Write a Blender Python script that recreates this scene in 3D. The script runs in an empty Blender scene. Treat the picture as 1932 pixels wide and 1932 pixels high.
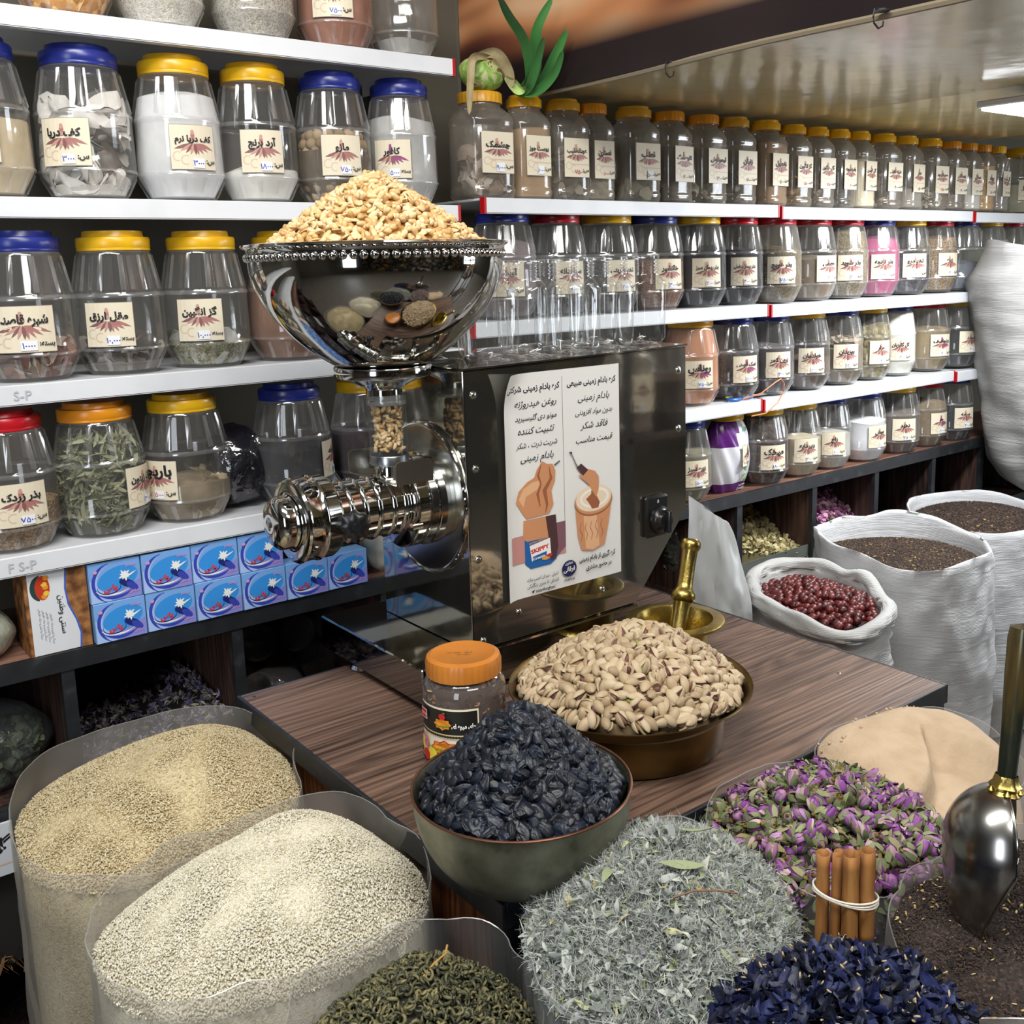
import bpy, math, random, unicodedata
import numpy as np
from mathutils import Vector, Matrix
random.seed(7); rng = np.random.default_rng(11)
PI = math.pi; R = math.radians
SC = bpy.context.scene; COL = SC.collection

# ---------------------------------------------------------------- camera
cd = bpy.data.cameras.new('camera'); cam = bpy.data.objects.new('camera', cd); COL.objects.link(cam)
cd.sensor_width = 36.0; cd.sensor_fit = 'HORIZONTAL'; cd.lens = 1939.53 / 1932 * 36
cd.shift_x = (966 - 1047.86) / 1932; cd.shift_y = (840.79 - 966) / 1932
cd.clip_start = 0.02; cd.clip_end = 60
_r = ((0.7775836, -0.6283349, -0.0236440), (0.1273733, 0.1205820, 0.9844979), (0.6157433, 0.7685410, -0.1737956))
cam.matrix_world = Matrix(((_r[0][0], _r[1][0], -_r[2][0], 0), (_r[0][1], _r[1][1], -_r[2][1], 0), (_r[0][2], _r[1][2], -_r[2][2], 1.5), (0, 0, 0, 1)))
SC.camera = cam
# ---------------------------------------------------------------- colour management, world
vs = SC.view_settings; vs.view_transform = 'Standard'; vs.look = 'None'; vs.gamma = 1.0; vs.use_curve_mapping = False
vs.exposure = 0.2
W = bpy.data.worlds.new('world'); SC.world = W; W.use_nodes = True
W.node_tree.nodes['Background'].inputs[0].default_value = (0.80, 0.88, 1.0, 1)
W.node_tree.nodes['Background'].inputs[1].default_value = 0.28
SC.cycles.transparent_max_bounces = 28; SC.cycles.max_bounces = 10; SC.cycles.diffuse_bounces = 3; SC.cycles.glossy_bounces = 5
SC.cycles.transmission_bounces = 8; SC.cycles.sample_clamp_indirect = 6.0; SC.cycles.caustics_reflective = False; SC.cycles.caustics_refractive = False
SC.cycles.use_denoising = True
# ---------------------------------------------------------------- lights
def area(name, loc, target, sx, sy, power, col=(1, 1, 1)):
    l = bpy.data.lights.new(name, 'AREA'); l.shape = 'RECTANGLE'; l.size = sx; l.size_y = sy; l.energy = power; l.color = col
    o = bpy.data.objects.new(name, l); COL.objects.link(o); o.location = loc
    o.rotation_euler = (Vector(target) - Vector(loc)).to_track_quat('-Z', 'Y').to_euler(); return o
area('doorway_daylight_left', (-2.3, -0.9, 1.75), (0.8, 1.9, 1.3), 0.8, 2.0, 34, (0.86, 0.92, 1.0))
area('doorway_daylight_right', (5.5, -1.3, 1.7), (2.6, 1.9, 1.3), 1.3, 1.7, 80, (0.86, 0.92, 1.0))
area('ceiling_panel_front', (0.0, 0.55, 2.9), (0.55, 1.25, 0.9), 1.4, 0.4, 43, (1.0, 0.985, 0.955))
area('ceiling_panel_rear', (0.6, -0.9, 2.9), (1.2, 0.6, 0.9), 1.4, 0.4, 31, (1.0, 0.985, 0.955))
area('low_ceiling_panel', (2.72, 1.28, 1.838), (2.72, 1.3, 0.0), 0.5, 0.22, 26, (0.95, 0.97, 1.0))

# ---------------------------------------------------------------- small helpers
def lin(h):
    h = h.lstrip('#'); v = [int(h[i:i + 2], 16) / 255 for i in (0, 2, 4)]
    return tuple(((x / 12.92) if x <= .04045 else ((x + .055) / 1.055) ** 2.4) for x in v) + (1,)
MATS = {}
class NT:
    def __init__(s, name):
        s.m = bpy.data.materials.new(name); s.m.use_nodes = True; s.t = s.m.node_tree; s.b = s.t.nodes['Principled BSDF']; MATS[name] = s.m
    def n(s, typ, **kw):
        n = s.t.nodes.new(typ)
        for k, v in kw.items():
            if k in n.inputs: n.inputs[k].default_value = v
            else: setattr(n, k, v)
        return n
    def l(s, a, b): s.t.links.new(a, b)
    def coord(s, scale=(1, 1, 1), kind='Object'):
        tc = s.n('ShaderNodeTexCoord'); mp = s.n('ShaderNodeMapping'); mp.inputs['Scale'].default_value = scale
        s.l(tc.outputs[kind], mp.inputs['Vector']); return mp.outputs[0]
    def ramp(s, fac, stops):
        r = s.n('ShaderNodeValToRGB'); e = r.color_ramp.elements
        while len(e) < len(stops): e.new(0.5)
        for i, (p, c) in enumerate(stops): e[i].position = p; e[i].color = lin(c) if isinstance(c, str) else c
        s.l(fac, r.inputs[0]); return r.outputs[0]
    def bump(s, h, strength=.3, dist=.002):
        b = s.n('ShaderNodeBump'); b.inputs['Strength'].default_value = strength; b.inputs['Distance'].default_value = dist
        s.l(h, b.inputs['Height']); s.l(b.outputs[0], s.b.inputs['Normal'])
    def set(s, rough=.5, metal=0, color=None, spec=None, sss=None):
        s.b.inputs['Roughness'].default_value = rough; s.b.inputs['Metallic'].default_value = metal
        if color: s.b.inputs['Base Color'].default_value = lin(color) if isinstance(color, str) else color
        if spec is not None: s.b.inputs['Specular IOR Level'].default_value = spec
        return s
def plain(name, color, rough=.5, metal=0, spec=None):
    if name in MATS: return MATS[name]
    return NT(name).set(rough, metal, color, spec).m
def noisy(name, stops, scale=40, rough=.6, bump=0, detail=4, dist=.002, metal=0, sc3=(1, 1, 1), kind='Object', spec=None, bscale=None):
    if name in MATS: return MATS[name]
    t = NT(name).set(rough, metal, spec=spec); v = t.coord(sc3, kind)
    nz = t.n('ShaderNodeTexNoise', Scale=scale, Detail=detail); t.l(v, nz.inputs['Vector'])
    t.l(t.ramp(nz.outputs['Fac'], stops), t.b.inputs['Base Color'])
    if bump:
        h = nz.outputs['Fac']
        if bscale: n2 = t.n('ShaderNodeTexNoise', Scale=bscale, Detail=3.0); t.l(v, n2.inputs['Vector']); h = n2.outputs['Fac']
        t.bump(h, bump, dist)
    return t.m
def grain(name, stops, scale=300, rough=.7, bump=.6, dist=.0015):
    """granular stuff: voronoi cells, each its own tint"""
    if name in MATS: return MATS[name]
    t = NT(name).set(rough); v = t.coord()
    vo = t.n('ShaderNodeTexVoronoi', Scale=scale); t.l(v, vo.inputs['Vector'])
    sp = t.n('ShaderNodeSeparateColor'); t.l(vo.outputs['Color'], sp.inputs[0])
    t.l(t.ramp(sp.outputs[0], stops), t.b.inputs['Base Color'])
    iv = t.n('ShaderNodeMath', operation='MULTIPLY'); iv.inputs[1].default_value = -1; t.l(vo.outputs['Distance'], iv.inputs[0])
    t.bump(iv.outputs[0], bump, dist); return t.m
def piece(name, stops, rough=.5, bump=0, bscale=200, spec=None, sheen=0, aniso=(1, 1, 1)):
    """separate pieces: each loose island and each object copy gets its own tint"""
    if name in MATS: return MATS[name]
    t = NT(name).set(rough, spec=spec)
    g = t.n('ShaderNodeNewGeometry'); oi = t.n('ShaderNodeObjectInfo')
    a = t.n('ShaderNodeMath', operation='ADD'); t.l(g.outputs['Random Per Island'], a.inputs[0]); t.l(oi.outputs['Random'], a.inputs[1])
    f = t.n('ShaderNodeMath', operation='FRACT'); t.l(a.outputs[0], f.inputs[0])
    t.l(t.ramp(f.outputs[0], stops), t.b.inputs['Base Color'])
    if bump:
        v = t.coord(aniso); nz = t.n('ShaderNodeTexNoise', Scale=bscale, Detail=3.0); t.l(v, nz.inputs['Vector']); t.bump(nz.outputs['Fac'], bump, .001)
    return t.m
def film(name, tint=(0.9, 0.92, 0.92, 1), clear=.8, gloss=.1, haze=(.8, .8, .78, 1), rough=.12, wrinkle=0, wscale=30, transl=.5, fres=.6):
    """thin clear or milky plastic: transparent + white haze + fresnel gloss"""
    if name in MATS: return MATS[name]
    t = NT(name); t.t.nodes.remove(t.b); out = t.t.nodes['Material Output']
    tr = t.n('ShaderNodeBsdfTransparent', Color=tint); df = t.n('ShaderNodeBsdfDiffuse', Color=haze); tl = t.n('ShaderNodeBsdfTranslucent', Color=haze)
    m0 = t.n('ShaderNodeMixShader'); m0.inputs[0].default_value = transl; t.l(df.outputs[0], m0.inputs[1]); t.l(tl.outputs[0], m0.inputs[2])
    m1 = t.n('ShaderNodeMixShader'); m1.inputs[0].default_value = 1 - clear; t.l(tr.outputs[0], m1.inputs[1]); t.l(m0.outputs[0], m1.inputs[2])
    gl = t.n('ShaderNodeBsdfGlossy', Roughness=rough); gl.inputs['Color'].default_value = (1, 1, 1, 1)
    lw = t.n('ShaderNodeLayerWeight', Blend=.5); pw = t.n('ShaderNodeMath', operation='POWER'); pw.inputs[1].default_value = 4.0; t.l(lw.outputs['Facing'], pw.inputs[0])
    fr = pw; ad = t.n('ShaderNodeMath', operation='MULTIPLY_ADD', use_clamp=True); ad.inputs[1].default_value = fres; ad.inputs[2].default_value = gloss
    t.l(fr.outputs[0], ad.inputs[0])
    m2 = t.n('ShaderNodeMixShader'); t.l(ad.outputs[0], m2.inputs[0]); t.l(m1.outputs[0], m2.inputs[1]); t.l(gl.outputs[0], m2.inputs[2])
    t.l(m2.outputs[0], out.inputs['Surface'])
    if wrinkle:
        v = t.coord(); nz = t.n('ShaderNodeTexNoise', Scale=wscale, Detail=3.0); t.l(v, nz.inputs['Vector'])
        b = t.n('ShaderNodeBump'); b.inputs['Strength'].default_value = wrinkle; b.inputs['Distance'].default_value = .01
        t.l(nz.outputs['Fac'], b.inputs['Height'])
        for q in (gl, df): t.l(b.outputs[0], q.inputs['Normal'])
        t.l(b.outputs[0], lw.inputs['Normal'])
    return t.m
def wood(name, stops, axis=0, rough=.45, scale=1.0, bump=.25, knots=.55):
    """laminate wood: contour lines of a stretched noise give the arched grain, fine streaks run along AXIS"""
    if name in MATS: return MATS[name]
    t = NT(name).set(rough, spec=.35); s = [7.5 * scale] * 3; s[axis] = .75 * scale; v = t.coord(tuple(s))
    n1 = t.n('ShaderNodeTexNoise', Scale=1.0, Detail=2.5, Roughness=.45, Distortion=.35); t.l(v, n1.inputs['Vector'])
    m1 = t.n('ShaderNodeMath', operation='MULTIPLY'); m1.inputs[1].default_value = 26.0; t.l(n1.outputs['Fac'], m1.inputs[0])
    fr = t.n('ShaderNodeMath', operation='PINGPONG'); fr.inputs[1].default_value = .5; t.l(m1.outputs[0], fr.inputs[0])          # 0..0.5, sharp valleys
    s2 = [120 * scale] * 3; s2[axis] = 3 * scale; v2 = t.coord(tuple(s2)); n2 = t.n('ShaderNodeTexNoise', Scale=1.0, Detail=3.0, Distortion=.2); t.l(v2, n2.inputs['Vector'])
    s3 = [4 * scale] * 3; s3[axis] = .8 * scale; v3 = t.coord(tuple(s3)); n3 = t.n('ShaderNodeTexNoise', Scale=1.0, Detail=2.0); t.l(v3, n3.inputs['Vector'])
    a = t.n('ShaderNodeMath', operation='MULTIPLY_ADD'); a.inputs[1].default_value = knots; t.l(fr.outputs[0], a.inputs[0]); t.l(n2.outputs['Fac'], a.inputs[2])
    b = t.n('ShaderNodeMath', operation='MULTIPLY_ADD'); b.inputs[1].default_value = 1.0; t.l(n3.outputs['Fac'], b.inputs[0]); t.l(a.outputs[0], b.inputs[2])
    sb = t.n('ShaderNodeMath', operation='SUBTRACT'); sb.inputs[1].default_value = .62; t.l(b.outputs[0], sb.inputs[0])
    t.l(t.ramp(sb.outputs[0], stops), t.b.inputs['Base Color']); t.bump(a.outputs[0], bump, .0012); return t.m

# ---- mesh building
def new_mesh(name, V, F, mats, mi=None, smooth=True):
    me = bpy.data.meshes.new(name); V = np.asarray(V, np.float32)
    if isinstance(F, np.ndarray) and F.ndim == 2:
        n, k = F.shape; me.vertices.add(len(V)); me.vertices.foreach_set('co', V.ravel())
        me.loops.add(n * k); me.loops.foreach_set('vertex_index', F.ravel().astype(np.int32))
        me.polygons.add(n); me.polygons.foreach_set('loop_start', np.arange(0, n * k, k, dtype=np.int32))
        try: me.polygons.foreach_set('loop_total', np.full(n, k, np.int32))
        except Exception: pass
    else:
        me.from_pydata([tuple(map(float, v)) for v in V], [], [tuple(map(int, f)) for f in F])
    for m in (mats if isinstance(mats, (list, tuple)) else [mats]): me.materials.append(m)
    if mi is not None: me.polygons.foreach_set('material_index', np.asarray(mi, np.int32))
    me.polygons.foreach_set('use_smooth', np.full(len(me.polygons), bool(smooth)))
    me.update(calc_edges=True); me.validate(); return me
def ob(name, me, parent=None, loc=(0, 0, 0), rot=(0, 0, 0), scale=(1, 1, 1)):
    o = bpy.data.objects.new(name, me); COL.objects.link(o); o.location = loc; o.rotation_euler = rot; o.scale = scale
    if parent: o.parent = parent
    return o
def tag(o, label=None, cat=None, group=None, kind=None):
    for k, v in (('label', label), ('category', cat), ('group', group), ('kind', kind)):
        if v: o[k] = v
    return o
def empty(name, loc, label=None, cat=None, group=None, rz=0):
    o = bpy.data.objects.new(name, None); COL.objects.link(o); o.location = loc; o.rotation_euler = (0, 0, rz); o.empty_display_size = .02
    return tag(o, label, cat, group)
class MB:
    def __init__(s): s.V = []; s.F = []; s.M = []; s.S = []
    def add(s, V, F, mi=0, sm=True):
        b = len(s.V); s.V += [tuple(v) for v in V]; s.F += [tuple(i + b for i in f) for f in F]; s.M += [mi] * len(F); s.S += [sm] * len(F); return s
    def box(s, x0, x1, y0, y1, z0, z1, mi=0, bev=0, mat=None):
        b = min(bev, (x1 - x0) / 2.1, (y1 - y0) / 2.1, (z1 - z0) / 2.1)
        if b <= 0:
            V = [(x, y, z) for x in (x0, x1) for y in (y0, y1) for z in (z0, z1)]; F = [(0, 1, 3, 2), (4, 6, 7, 5), (0, 4, 5, 1), (2, 3, 7, 6), (0, 2, 6, 4), (1, 5, 7, 3)]
        else:
            V = []; F = []; ix = {}
            for i, x in enumerate((x0, x1)):
                for j, y in enumerate((y0, y1)):
                    for k, z in enumerate((z0, z1)):
                        sx = b if i == 0 else -b; sy = b if j == 0 else -b; sz = b if k == 0 else -b
                        for a, p in enumerate(((x, y + sy, z + sz), (x + sx, y, z + sz), (x + sx, y + sy, z))): ix[i, j, k, a] = len(V); V.append(p)
            def q(*c): F.append(tuple(ix[t] for t in c))
            for i in (0, 1): q((i, 0, 0, 0), (i, 0, 1, 0), (i, 1, 1, 0), (i, 1, 0, 0)); q((0, i, 0, 1), (0, i, 1, 1), (1, i, 1, 1), (1, i, 0, 1)); q((0, 0, i, 2), (0, 1, i, 2), (1, 1, i, 2), (1, 0, i, 2))
            for i in (0, 1):
                for j in (0, 1):
                    q((i, j, 0, 0), (i, j, 1, 0), (i, j, 1, 1), (i, j, 0, 1)); q((i, 0, j, 0), (i, 1, j, 0), (i, 1, j, 2), (i, 0, j, 2)); q((0, i, j, 1), (1, i, j, 1), (1, i, j, 2), (0, i, j, 2))
                    for k in (0, 1): q((i, j, k, 0), (i, j, k, 1), (i, j, k, 2))
        if mat: V = [tuple(mat @ Vector(v)) for v in V]
        return s.add(V, F, mi, False)
    def lathe(s, prof, n=32, mi=0, mat=None, rf=None, closed=False, sm=True):
        V = []; F = []
        for (r, z) in prof:
            for k in range(n):
                a = 2 * PI * k / n; rr = r if rf is None else rf(r, z, a, k); V.append((rr * math.cos(a), rr * math.sin(a), z))
        m = len(prof)
        for i in range(m - 1):
            for k in range(n): k2 = (k + 1) % n; F.append((i * n + k, i * n + k2, (i + 1) * n + k2, (i + 1) * n + k))
        if mat: V = [tuple(mat @ Vector(v)) for v in V]
        return s.add(V, F, mi, sm)
    def tube(s, pts, rad, n=8, mi=0, caps=True):
        pts = [Vector(p) for p in pts]; V = []; F = []; up = Vector((.13, .21, 1)).normalized(); m = len(pts)
        for i, p in enumerate(pts):
            d = (pts[min(i + 1, m - 1)] - pts[max(i - 1, 0)]).normalized(); a = d.cross(up)
            if a.length < .05: a = d.cross(Vector((1, 0, 0)))
            a.normalize(); b = a.cross(d); r = rad[i] if hasattr(rad, '__len__') else rad
            for k in range(n): t = 2 * PI * k / n; V.append(tuple(p + a * (r * math.cos(t)) + b * (r * math.sin(t))))
        for i in range(m - 1):
            for k in range(n): k2 = (k + 1) % n; F.append((i * n + k, (i + 1) * n + k, (i + 1) * n + k2, i * n + k2))
        if caps: F.append(tuple(range(n))); F.append(tuple((m - 1) * n + k for k in reversed(range(n))))
        return s.add(V, F, mi, True)
    def grid(s, fn, nu, nv, mi=0, wrap=False, sm=True):
        V = [fn(i / (nu if wrap else nu - 1), j / (nv - 1)) for j in range(nv) for i in range(nu)]; F = []
        for j in range(nv - 1):
            for i in range(nu if wrap else nu - 1): i2 = (i + 1) % nu; F.append((j * nu + i, j * nu + i2, (j + 1) * nu + i2, (j + 1) * nu + i))
        return s.add(V, F, mi, sm)
    def obj(s, name, mats, parent=None, loc=(0, 0, 0), rot=(0, 0, 0)):
        me = s.mesh(name, mats); return ob(name, me, parent, loc, rot)
    def mesh(s, name, mats):
        me = bpy.data.meshes.new(name); me.from_pydata(s.V, [], s.F)
        for m in (mats if isinstance(mats, (list, tuple)) else [mats]): me.materials.append(m)
        me.polygons.foreach_set('material_index', s.M); me.polygons.foreach_set('use_smooth', s.S); me.update(); me.set_sharp_from_angle(angle=R(38)); return me
def ico(sub=2):
    t = (1 + 5 ** .5) / 2
    V = [(-1, t, 0), (1, t, 0), (-1, -t, 0), (1, -t, 0), (0, -1, t), (0, 1, t), (0, -1, -t), (0, 1, -t), (t, 0, -1), (t, 0, 1), (-t, 0, -1), (-t, 0, 1)]
    V = [np.array(v) / np.linalg.norm(v) for v in V]
    F = [(0, 11, 5), (0, 5, 1), (0, 1, 7), (0, 7, 10), (0, 10, 11), (1, 5, 9), (5, 11, 4), (11, 10, 2), (10, 7, 6), (7, 1, 8), (3, 9, 4), (3, 4, 2), (3, 2, 6), (3, 6, 8), (3, 8, 9), (4, 9, 5), (2, 4, 11), (6, 2, 10), (8, 6, 7), (9, 8, 1)]
    for _ in range(sub - 1):
        c = {}; G = []
        def mid(a, b):
            k = (min(a, b), max(a, b))
            if k not in c: m = V[a] + V[b]; c[k] = len(V); V.append(m / np.linalg.norm(m))
            return c[k]
        for a, b, d in F: x, y, z = mid(a, b), mid(b, d), mid(d, a); G += [(a, x, z), (b, y, x), (d, z, y), (x, y, z)]
        F = G
    return np.array(V), np.array(F)
ICO = {k: ico(k) for k in (1, 2, 3, 4)}
class Noise:
    """cheap smooth 3-d value noise made of sines"""
    def __init__(s, seed, n=10, f0=1.0, f1=3.0):
        r = np.random.default_rng(seed); d = r.normal(size=(n, 3)); d /= np.linalg.norm(d, axis=1)[:, None]
        s.k = d * r.uniform(f0, f1, n)[:, None]; s.p = r.uniform(0, 2 * PI, n); s.n = n
    def __call__(s, P): return np.sin(np.asarray(P) @ s.k.T + s.p).sum(-1) / math.sqrt(s.n)
def rotmats(n, r=rng, normals=None, tilt=1.0):
    """random rotations; with normals: local z near the normal, tilted by up to tilt"""
    if normals is None: normals = np.tile((0, 0, 1.), (n, 1))
    z = normals + r.normal(size=(n, 3)) * tilt * .5; z /= np.linalg.norm(z, axis=1)[:, None]
    x = r.normal(size=(n, 3)); x -= (x * z).sum(1)[:, None] * z; x /= np.linalg.norm(x, axis=1)[:, None]; y = np.cross(z, x)
    return np.stack([x, y, z], axis=2)
def join(temps, pos, rot, scl, pick=None):
    """temps: list of (V, F, mi); joins len(pos) copies into one set of arrays (all faces triangles)"""
    VV = []; FF = []; MM = []; b = 0; pick = pick if pick is not None else rng.integers(0, len(temps), len(pos))
    for t in range(len(temps)):
        V, F, mi = temps[t]; ix = np.where(pick == t)[0]
        if not len(ix): continue
        P = np.einsum('nij,vj->nvi', rot[ix], V) * np.asarray(scl)[ix][:, None, None] + pos[ix][:, None, :]
        n, v = len(ix), len(V); VV.append(P.reshape(-1, 3)); FF.append((F[None] + (np.arange(n) * v)[:, None, None] + b).reshape(-1, 3)); MM.append(np.tile(mi, n)); b += n * v
    return np.concatenate(VV), np.concatenate(FF), np.concatenate(MM)
def tris(mb):
    F = []; M = []
    for f, m in zip(mb.F, mb.M):
        for i in range(1, len(f) - 1): F.append((f[0], f[i], f[i + 1])); M.append(m)
    return np.array(mb.V), np.array(F), np.array(M)
CAMP = np.array((0, 0, 1.5))
def individuals(name, temps, mats, pos, rot, scl, label, cat, group, stuffname, stufflabel, limit=300, score=None, smooth=True, lod=None):
    """the LIMIT pieces that show largest as objects of their own, the rest as one object of stuff"""
    pick = rng.integers(0, len(temps), len(pos)); d = np.linalg.norm(pos - CAMP, axis=1)
    s = d if score is None else score(pos, d); order = np.argsort(s); mes = [new_mesh(name, V, F, mats, mi, smooth) for V, F, mi in temps]
    for i in order[:limit]:
        o = bpy.data.objects.new(name, mes[pick[i]]); COL.objects.link(o)
        M = Matrix([list(rot[i][r] * scl[i]) + [pos[i][r]] for r in range(3)] + [[0, 0, 0, 1]]); o.matrix_world = M
        tag(o, label, cat, group)
    rest = order[limit:]
    if len(rest):
        V, F, mi = join(lod or temps, pos[rest] * 50, rot[rest], scl[rest] * 50, pick[rest]); tag(ob(stuffname, new_mesh(stuffname, V, F, mats, mi, smooth), scale=(.02, .02, .02)), stufflabel, cat, kind='stuff')

# ---- writing: Persian letters joined by hand into presentation forms, then laid out right to left
FORMS = {}
for _c in list(range(0xFB50, 0xFBFF + 1)) + list(range(0xFE80, 0xFEFD)):
    _d = unicodedata.decomposition(chr(_c)).split()
    if len(_d) == 2 and _d[0] in ('<isolated>', '<initial>', '<medial>', '<final>'): FORMS.setdefault(int(_d[1], 16), {})[_d[0][1:-1]] = chr(_c)
    elif len(_d) == 3 and _d[0] in ('<isolated>', '<final>') and _d[1] == '0644': FORMS.setdefault((0x644, int(_d[2], 16)), {})[_d[0][1:-1]] = chr(_c)
def shape(s):
    out = []; i = 0; prev = False
    while i < len(s):
        c = ord(s[i])
        if c == 0x644 and i + 1 < len(s) and (0x644, ord(s[i + 1])) in FORMS:
            f = FORMS[(0x644, ord(s[i + 1]))]; out.append(f.get('final' if prev else 'isolated', s[i])); prev = False; i += 2; continue
        f = FORMS.get(c)
        if not f: out.append(s[i]); prev = False; i += 1; continue
        nx = i + 1 < len(s) and ord(s[i + 1]) in FORMS and 'initial' in f
        k = ('medial' if nx else 'final') if prev else ('initial' if nx else 'isolated')
        out.append(f.get(k, s[i])); prev = nx; i += 1
    toks = []; run = ''                     # digits keep their own left-to-right order
    for ch in out:
        if ch.isdigit() or (run and ch in '.,/'): run += ch
        else:
            if run: toks.append(run); run = ''
            toks.append(ch)
    if run: toks.append(run)
    return ''.join(reversed(toks))
TXT = {}
def text2d(s, size, w=None, bold=0.0, rtl=True, shear=0.0):
    """flat letters as (verts, faces) centred on their width, baseline at 0"""
    k = (s, bold, rtl, shear)
    if k not in TXT:
        c = bpy.data.curves.new('lettering', 'FONT'); c.body = shape(s) if rtl else s; c.size = 1; c.offset = bold; c.resolution_u = 2; c.shear = shear
        o = bpy.data.objects.new('lettering', c); COL.objects.link(o); bpy.context.view_layer.update()
        dg = bpy.context.evaluated_depsgraph_get(); me = bpy.data.meshes.new_from_object(o.evaluated_get(dg), depsgraph=dg)
        V = np.array([v.co[:] for v in me.vertices]).reshape(-1, 3)[:, :2]; F = [tuple(p.vertices) for p in me.polygons]
        bpy.data.objects.remove(o); bpy.data.curves.remove(c); bpy.data.meshes.remove(me)
        if len(V): V = V - np.array([(V[:, 0].min() + V[:, 0].max()) / 2, 0])
        TXT[k] = (V, F)
    V, F = TXT[k]; V = V * size
    if w and len(V):
        ww = V[:, 0].max() - V[:, 0].min()
        if ww > w: V = V * np.array([w / ww, max(w / ww, .8)])
    return V, F
class Flat:
    """layers of flat print: each add() is a set of 2-d polygons with a material, drawn a hair above the one before"""
    def __init__(s): s.L = []
    def poly(s, pts, m): s.L.append((np.array(pts, float), [tuple(range(len(pts)))], m)); return s
    def rect(s, x0, x1, y0, y1, m, nx=1):
        xs = np.linspace(x0, x1, nx + 1); V = [(x, y) for x in xs for y in (y0, y1)]; s.L.append((np.array(V), [(2 * i, 2 * i + 2, 2 * i + 3, 2 * i + 1) for i in range(nx)], m)); return s
    def text(s, t, x, y, size, m, w=None, bold=.02, rtl=True, ang=0, align='c', shear=0.0):
        V, F = text2d(t, size, w, bold, rtl, shear)
        if not len(V): return s
        if align == 'r': V = V - np.array([V[:, 0].max(), 0])
        if align == 'l': V = V - np.array([V[:, 0].min(), 0])
        c, n = math.cos(ang), math.sin(ang); V = V @ np.array([[c, n], [-n, c]]) + np.array([x, y]); s.L.append((V, F, m)); return s
    def ell(s, x, y, a, b, m, n=20, ang=0, t0=0, t1=2 * PI):
        c, sn = math.cos(ang), math.sin(ang); P = []
        for i in range(n): t = t0 + (t1 - t0) * i / n; u, v = a * math.cos(t), b * math.sin(t); P.append((x + u * c - v * sn, y + u * sn + v * c))
        return s.poly(P, m)
    def ribbon(s, pts, w, m):
        V = []
        for i, p in enumerate(pts):
            a = np.array(pts[max(i - 1, 0)]); b = np.array(pts[min(i + 1, len(pts) - 1)]); d = (b - a) / (np.linalg.norm(b - a) + 1e-9); n = np.array([-d[1], d[0]]); ww = w[i] if hasattr(w, '__len__') else w
            V += [np.array(p) + n * ww / 2, np.array(p) - n * ww / 2]
        s.L.append((np.array(V), [(2 * i, 2 * i + 1, 2 * i + 3, 2 * i + 2) for i in range(len(pts) - 1)], m)); return s
    def build(s, name, fn, mats, parent=None, eps=.00025, smooth=False):
        """fn(u, v, height) -> point; mats: the materials used, in order of index"""
        V = []; F = []; M = []
        for i, (P, G, m) in enumerate(s.L):
            b = len(V); V += [fn(u, v, eps * (1 + i * .35)) for u, v in P]; F += [tuple(k + b for k in g) for g in G]; M += [m] * len(G)
        me = bpy.data.meshes.new(name); me.from_pydata(V, [], F)
        for m in mats: me.materials.append(m)
        me.polygons.foreach_set('material_index', M); me.update(); return ob(name, me, parent)
# ================================================================ MATERIALS USED WIDELY
M_WHITE = noisy('shelf_white_enamel', [(0, '#c9ccd0'), (.5, '#dfe2e6'), (1, '#e8eaee')], 9, .32, spec=.5)
M_RED = plain('red_end_clip', '#b5121c', .4)
M_TOP = wood('counter_laminate', [(.05, '#1f1613'), (.28, '#3a2a23'), (.45, '#5a463b'), (.62, '#725a4c'), (.80, '#876d5d'), (1, '#9a8271')], 0, .40, 1.0, .8, .36)
M_SIDE = wood('counter_side_wood', [(.0, '#20120d'), (.3, '#4a2c1c'), (.6, '#7c4a2c'), (1, '#a86c42')], 2, .5, 1.0, .3)
M_CAB = wood('cabinet_wood', [(.1, '#171110'), (.35, '#2a1e1a'), (.6, '#43302a'), (1, '#634a3e')], 2, .55, .8, .3)
M_CABX = wood('cabinet_top_wood', [(.0, '#3b2620'), (.3, '#5c3f35'), (.6, '#7b5748'), (1, '#a88270')], 0, .5, .9, .2)
M_BLK = noisy('black_steel_edge', [(0, '#141518'), (.6, '#26282b'), (1, '#4b5054')], 30, .42, metal=0, spec=.5)
M_WALL = noisy('wall_panel', [(0, '#4c483e'), (1, '#625d50')], 4, .8)
# ================================================================ THE SETTING
def struct(name, x0, x1, y0, y1, z0, z1, m):
    return tag(MB().box(x0, x1, y0, y1, z0, z1).obj(name, m), kind='structure')
def goods_wall():
    t = NT('goods_wall').set(.7); v = t.coord((3.2, 1, 2.6)); vo = t.n('ShaderNodeTexVoronoi', Scale=1.6); t.l(v, vo.inputs['Vector']); sp = t.n('ShaderNodeSeparateColor'); t.l(vo.outputs['Color'], sp.inputs[0])
    t.l(t.ramp(sp.outputs[0], [(0, '#15120f'), (.4, '#2d2620'), (.55, '#6b5a40'), (.65, '#1e2a28'), (.75, '#8a8273'), (.85, '#b58a32'), (.92, '#2b3c6a'), (1, '#c9c6be')]), t.b.inputs['Base Color']); return t.m
struct('floor', -3.2, 6.0, -3.0, 2.4, -.1, 0, noisy('floor_tile', [(0, '#57524c'), (1, '#726c64')], 6, .45))
struct('wall_back', -3.2, 6.0, 2.24, 2.4, 0, 3.0, M_WALL)
struct('wall_left', -3.3, -3.2, -3.0, 2.4, 0, 3.0, noisy('wall_dark', [(0, '#3a3630'), (1, '#575048')], 3, .8))
struct('wall_front', -3.2, 6.0, -3.1, -3.0, 0, 3.0, goods_wall())
struct('wall_right', 6.0, 6.1, -3.0, 2.4, 0, 3.0, MATS['wall_dark'])
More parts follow.
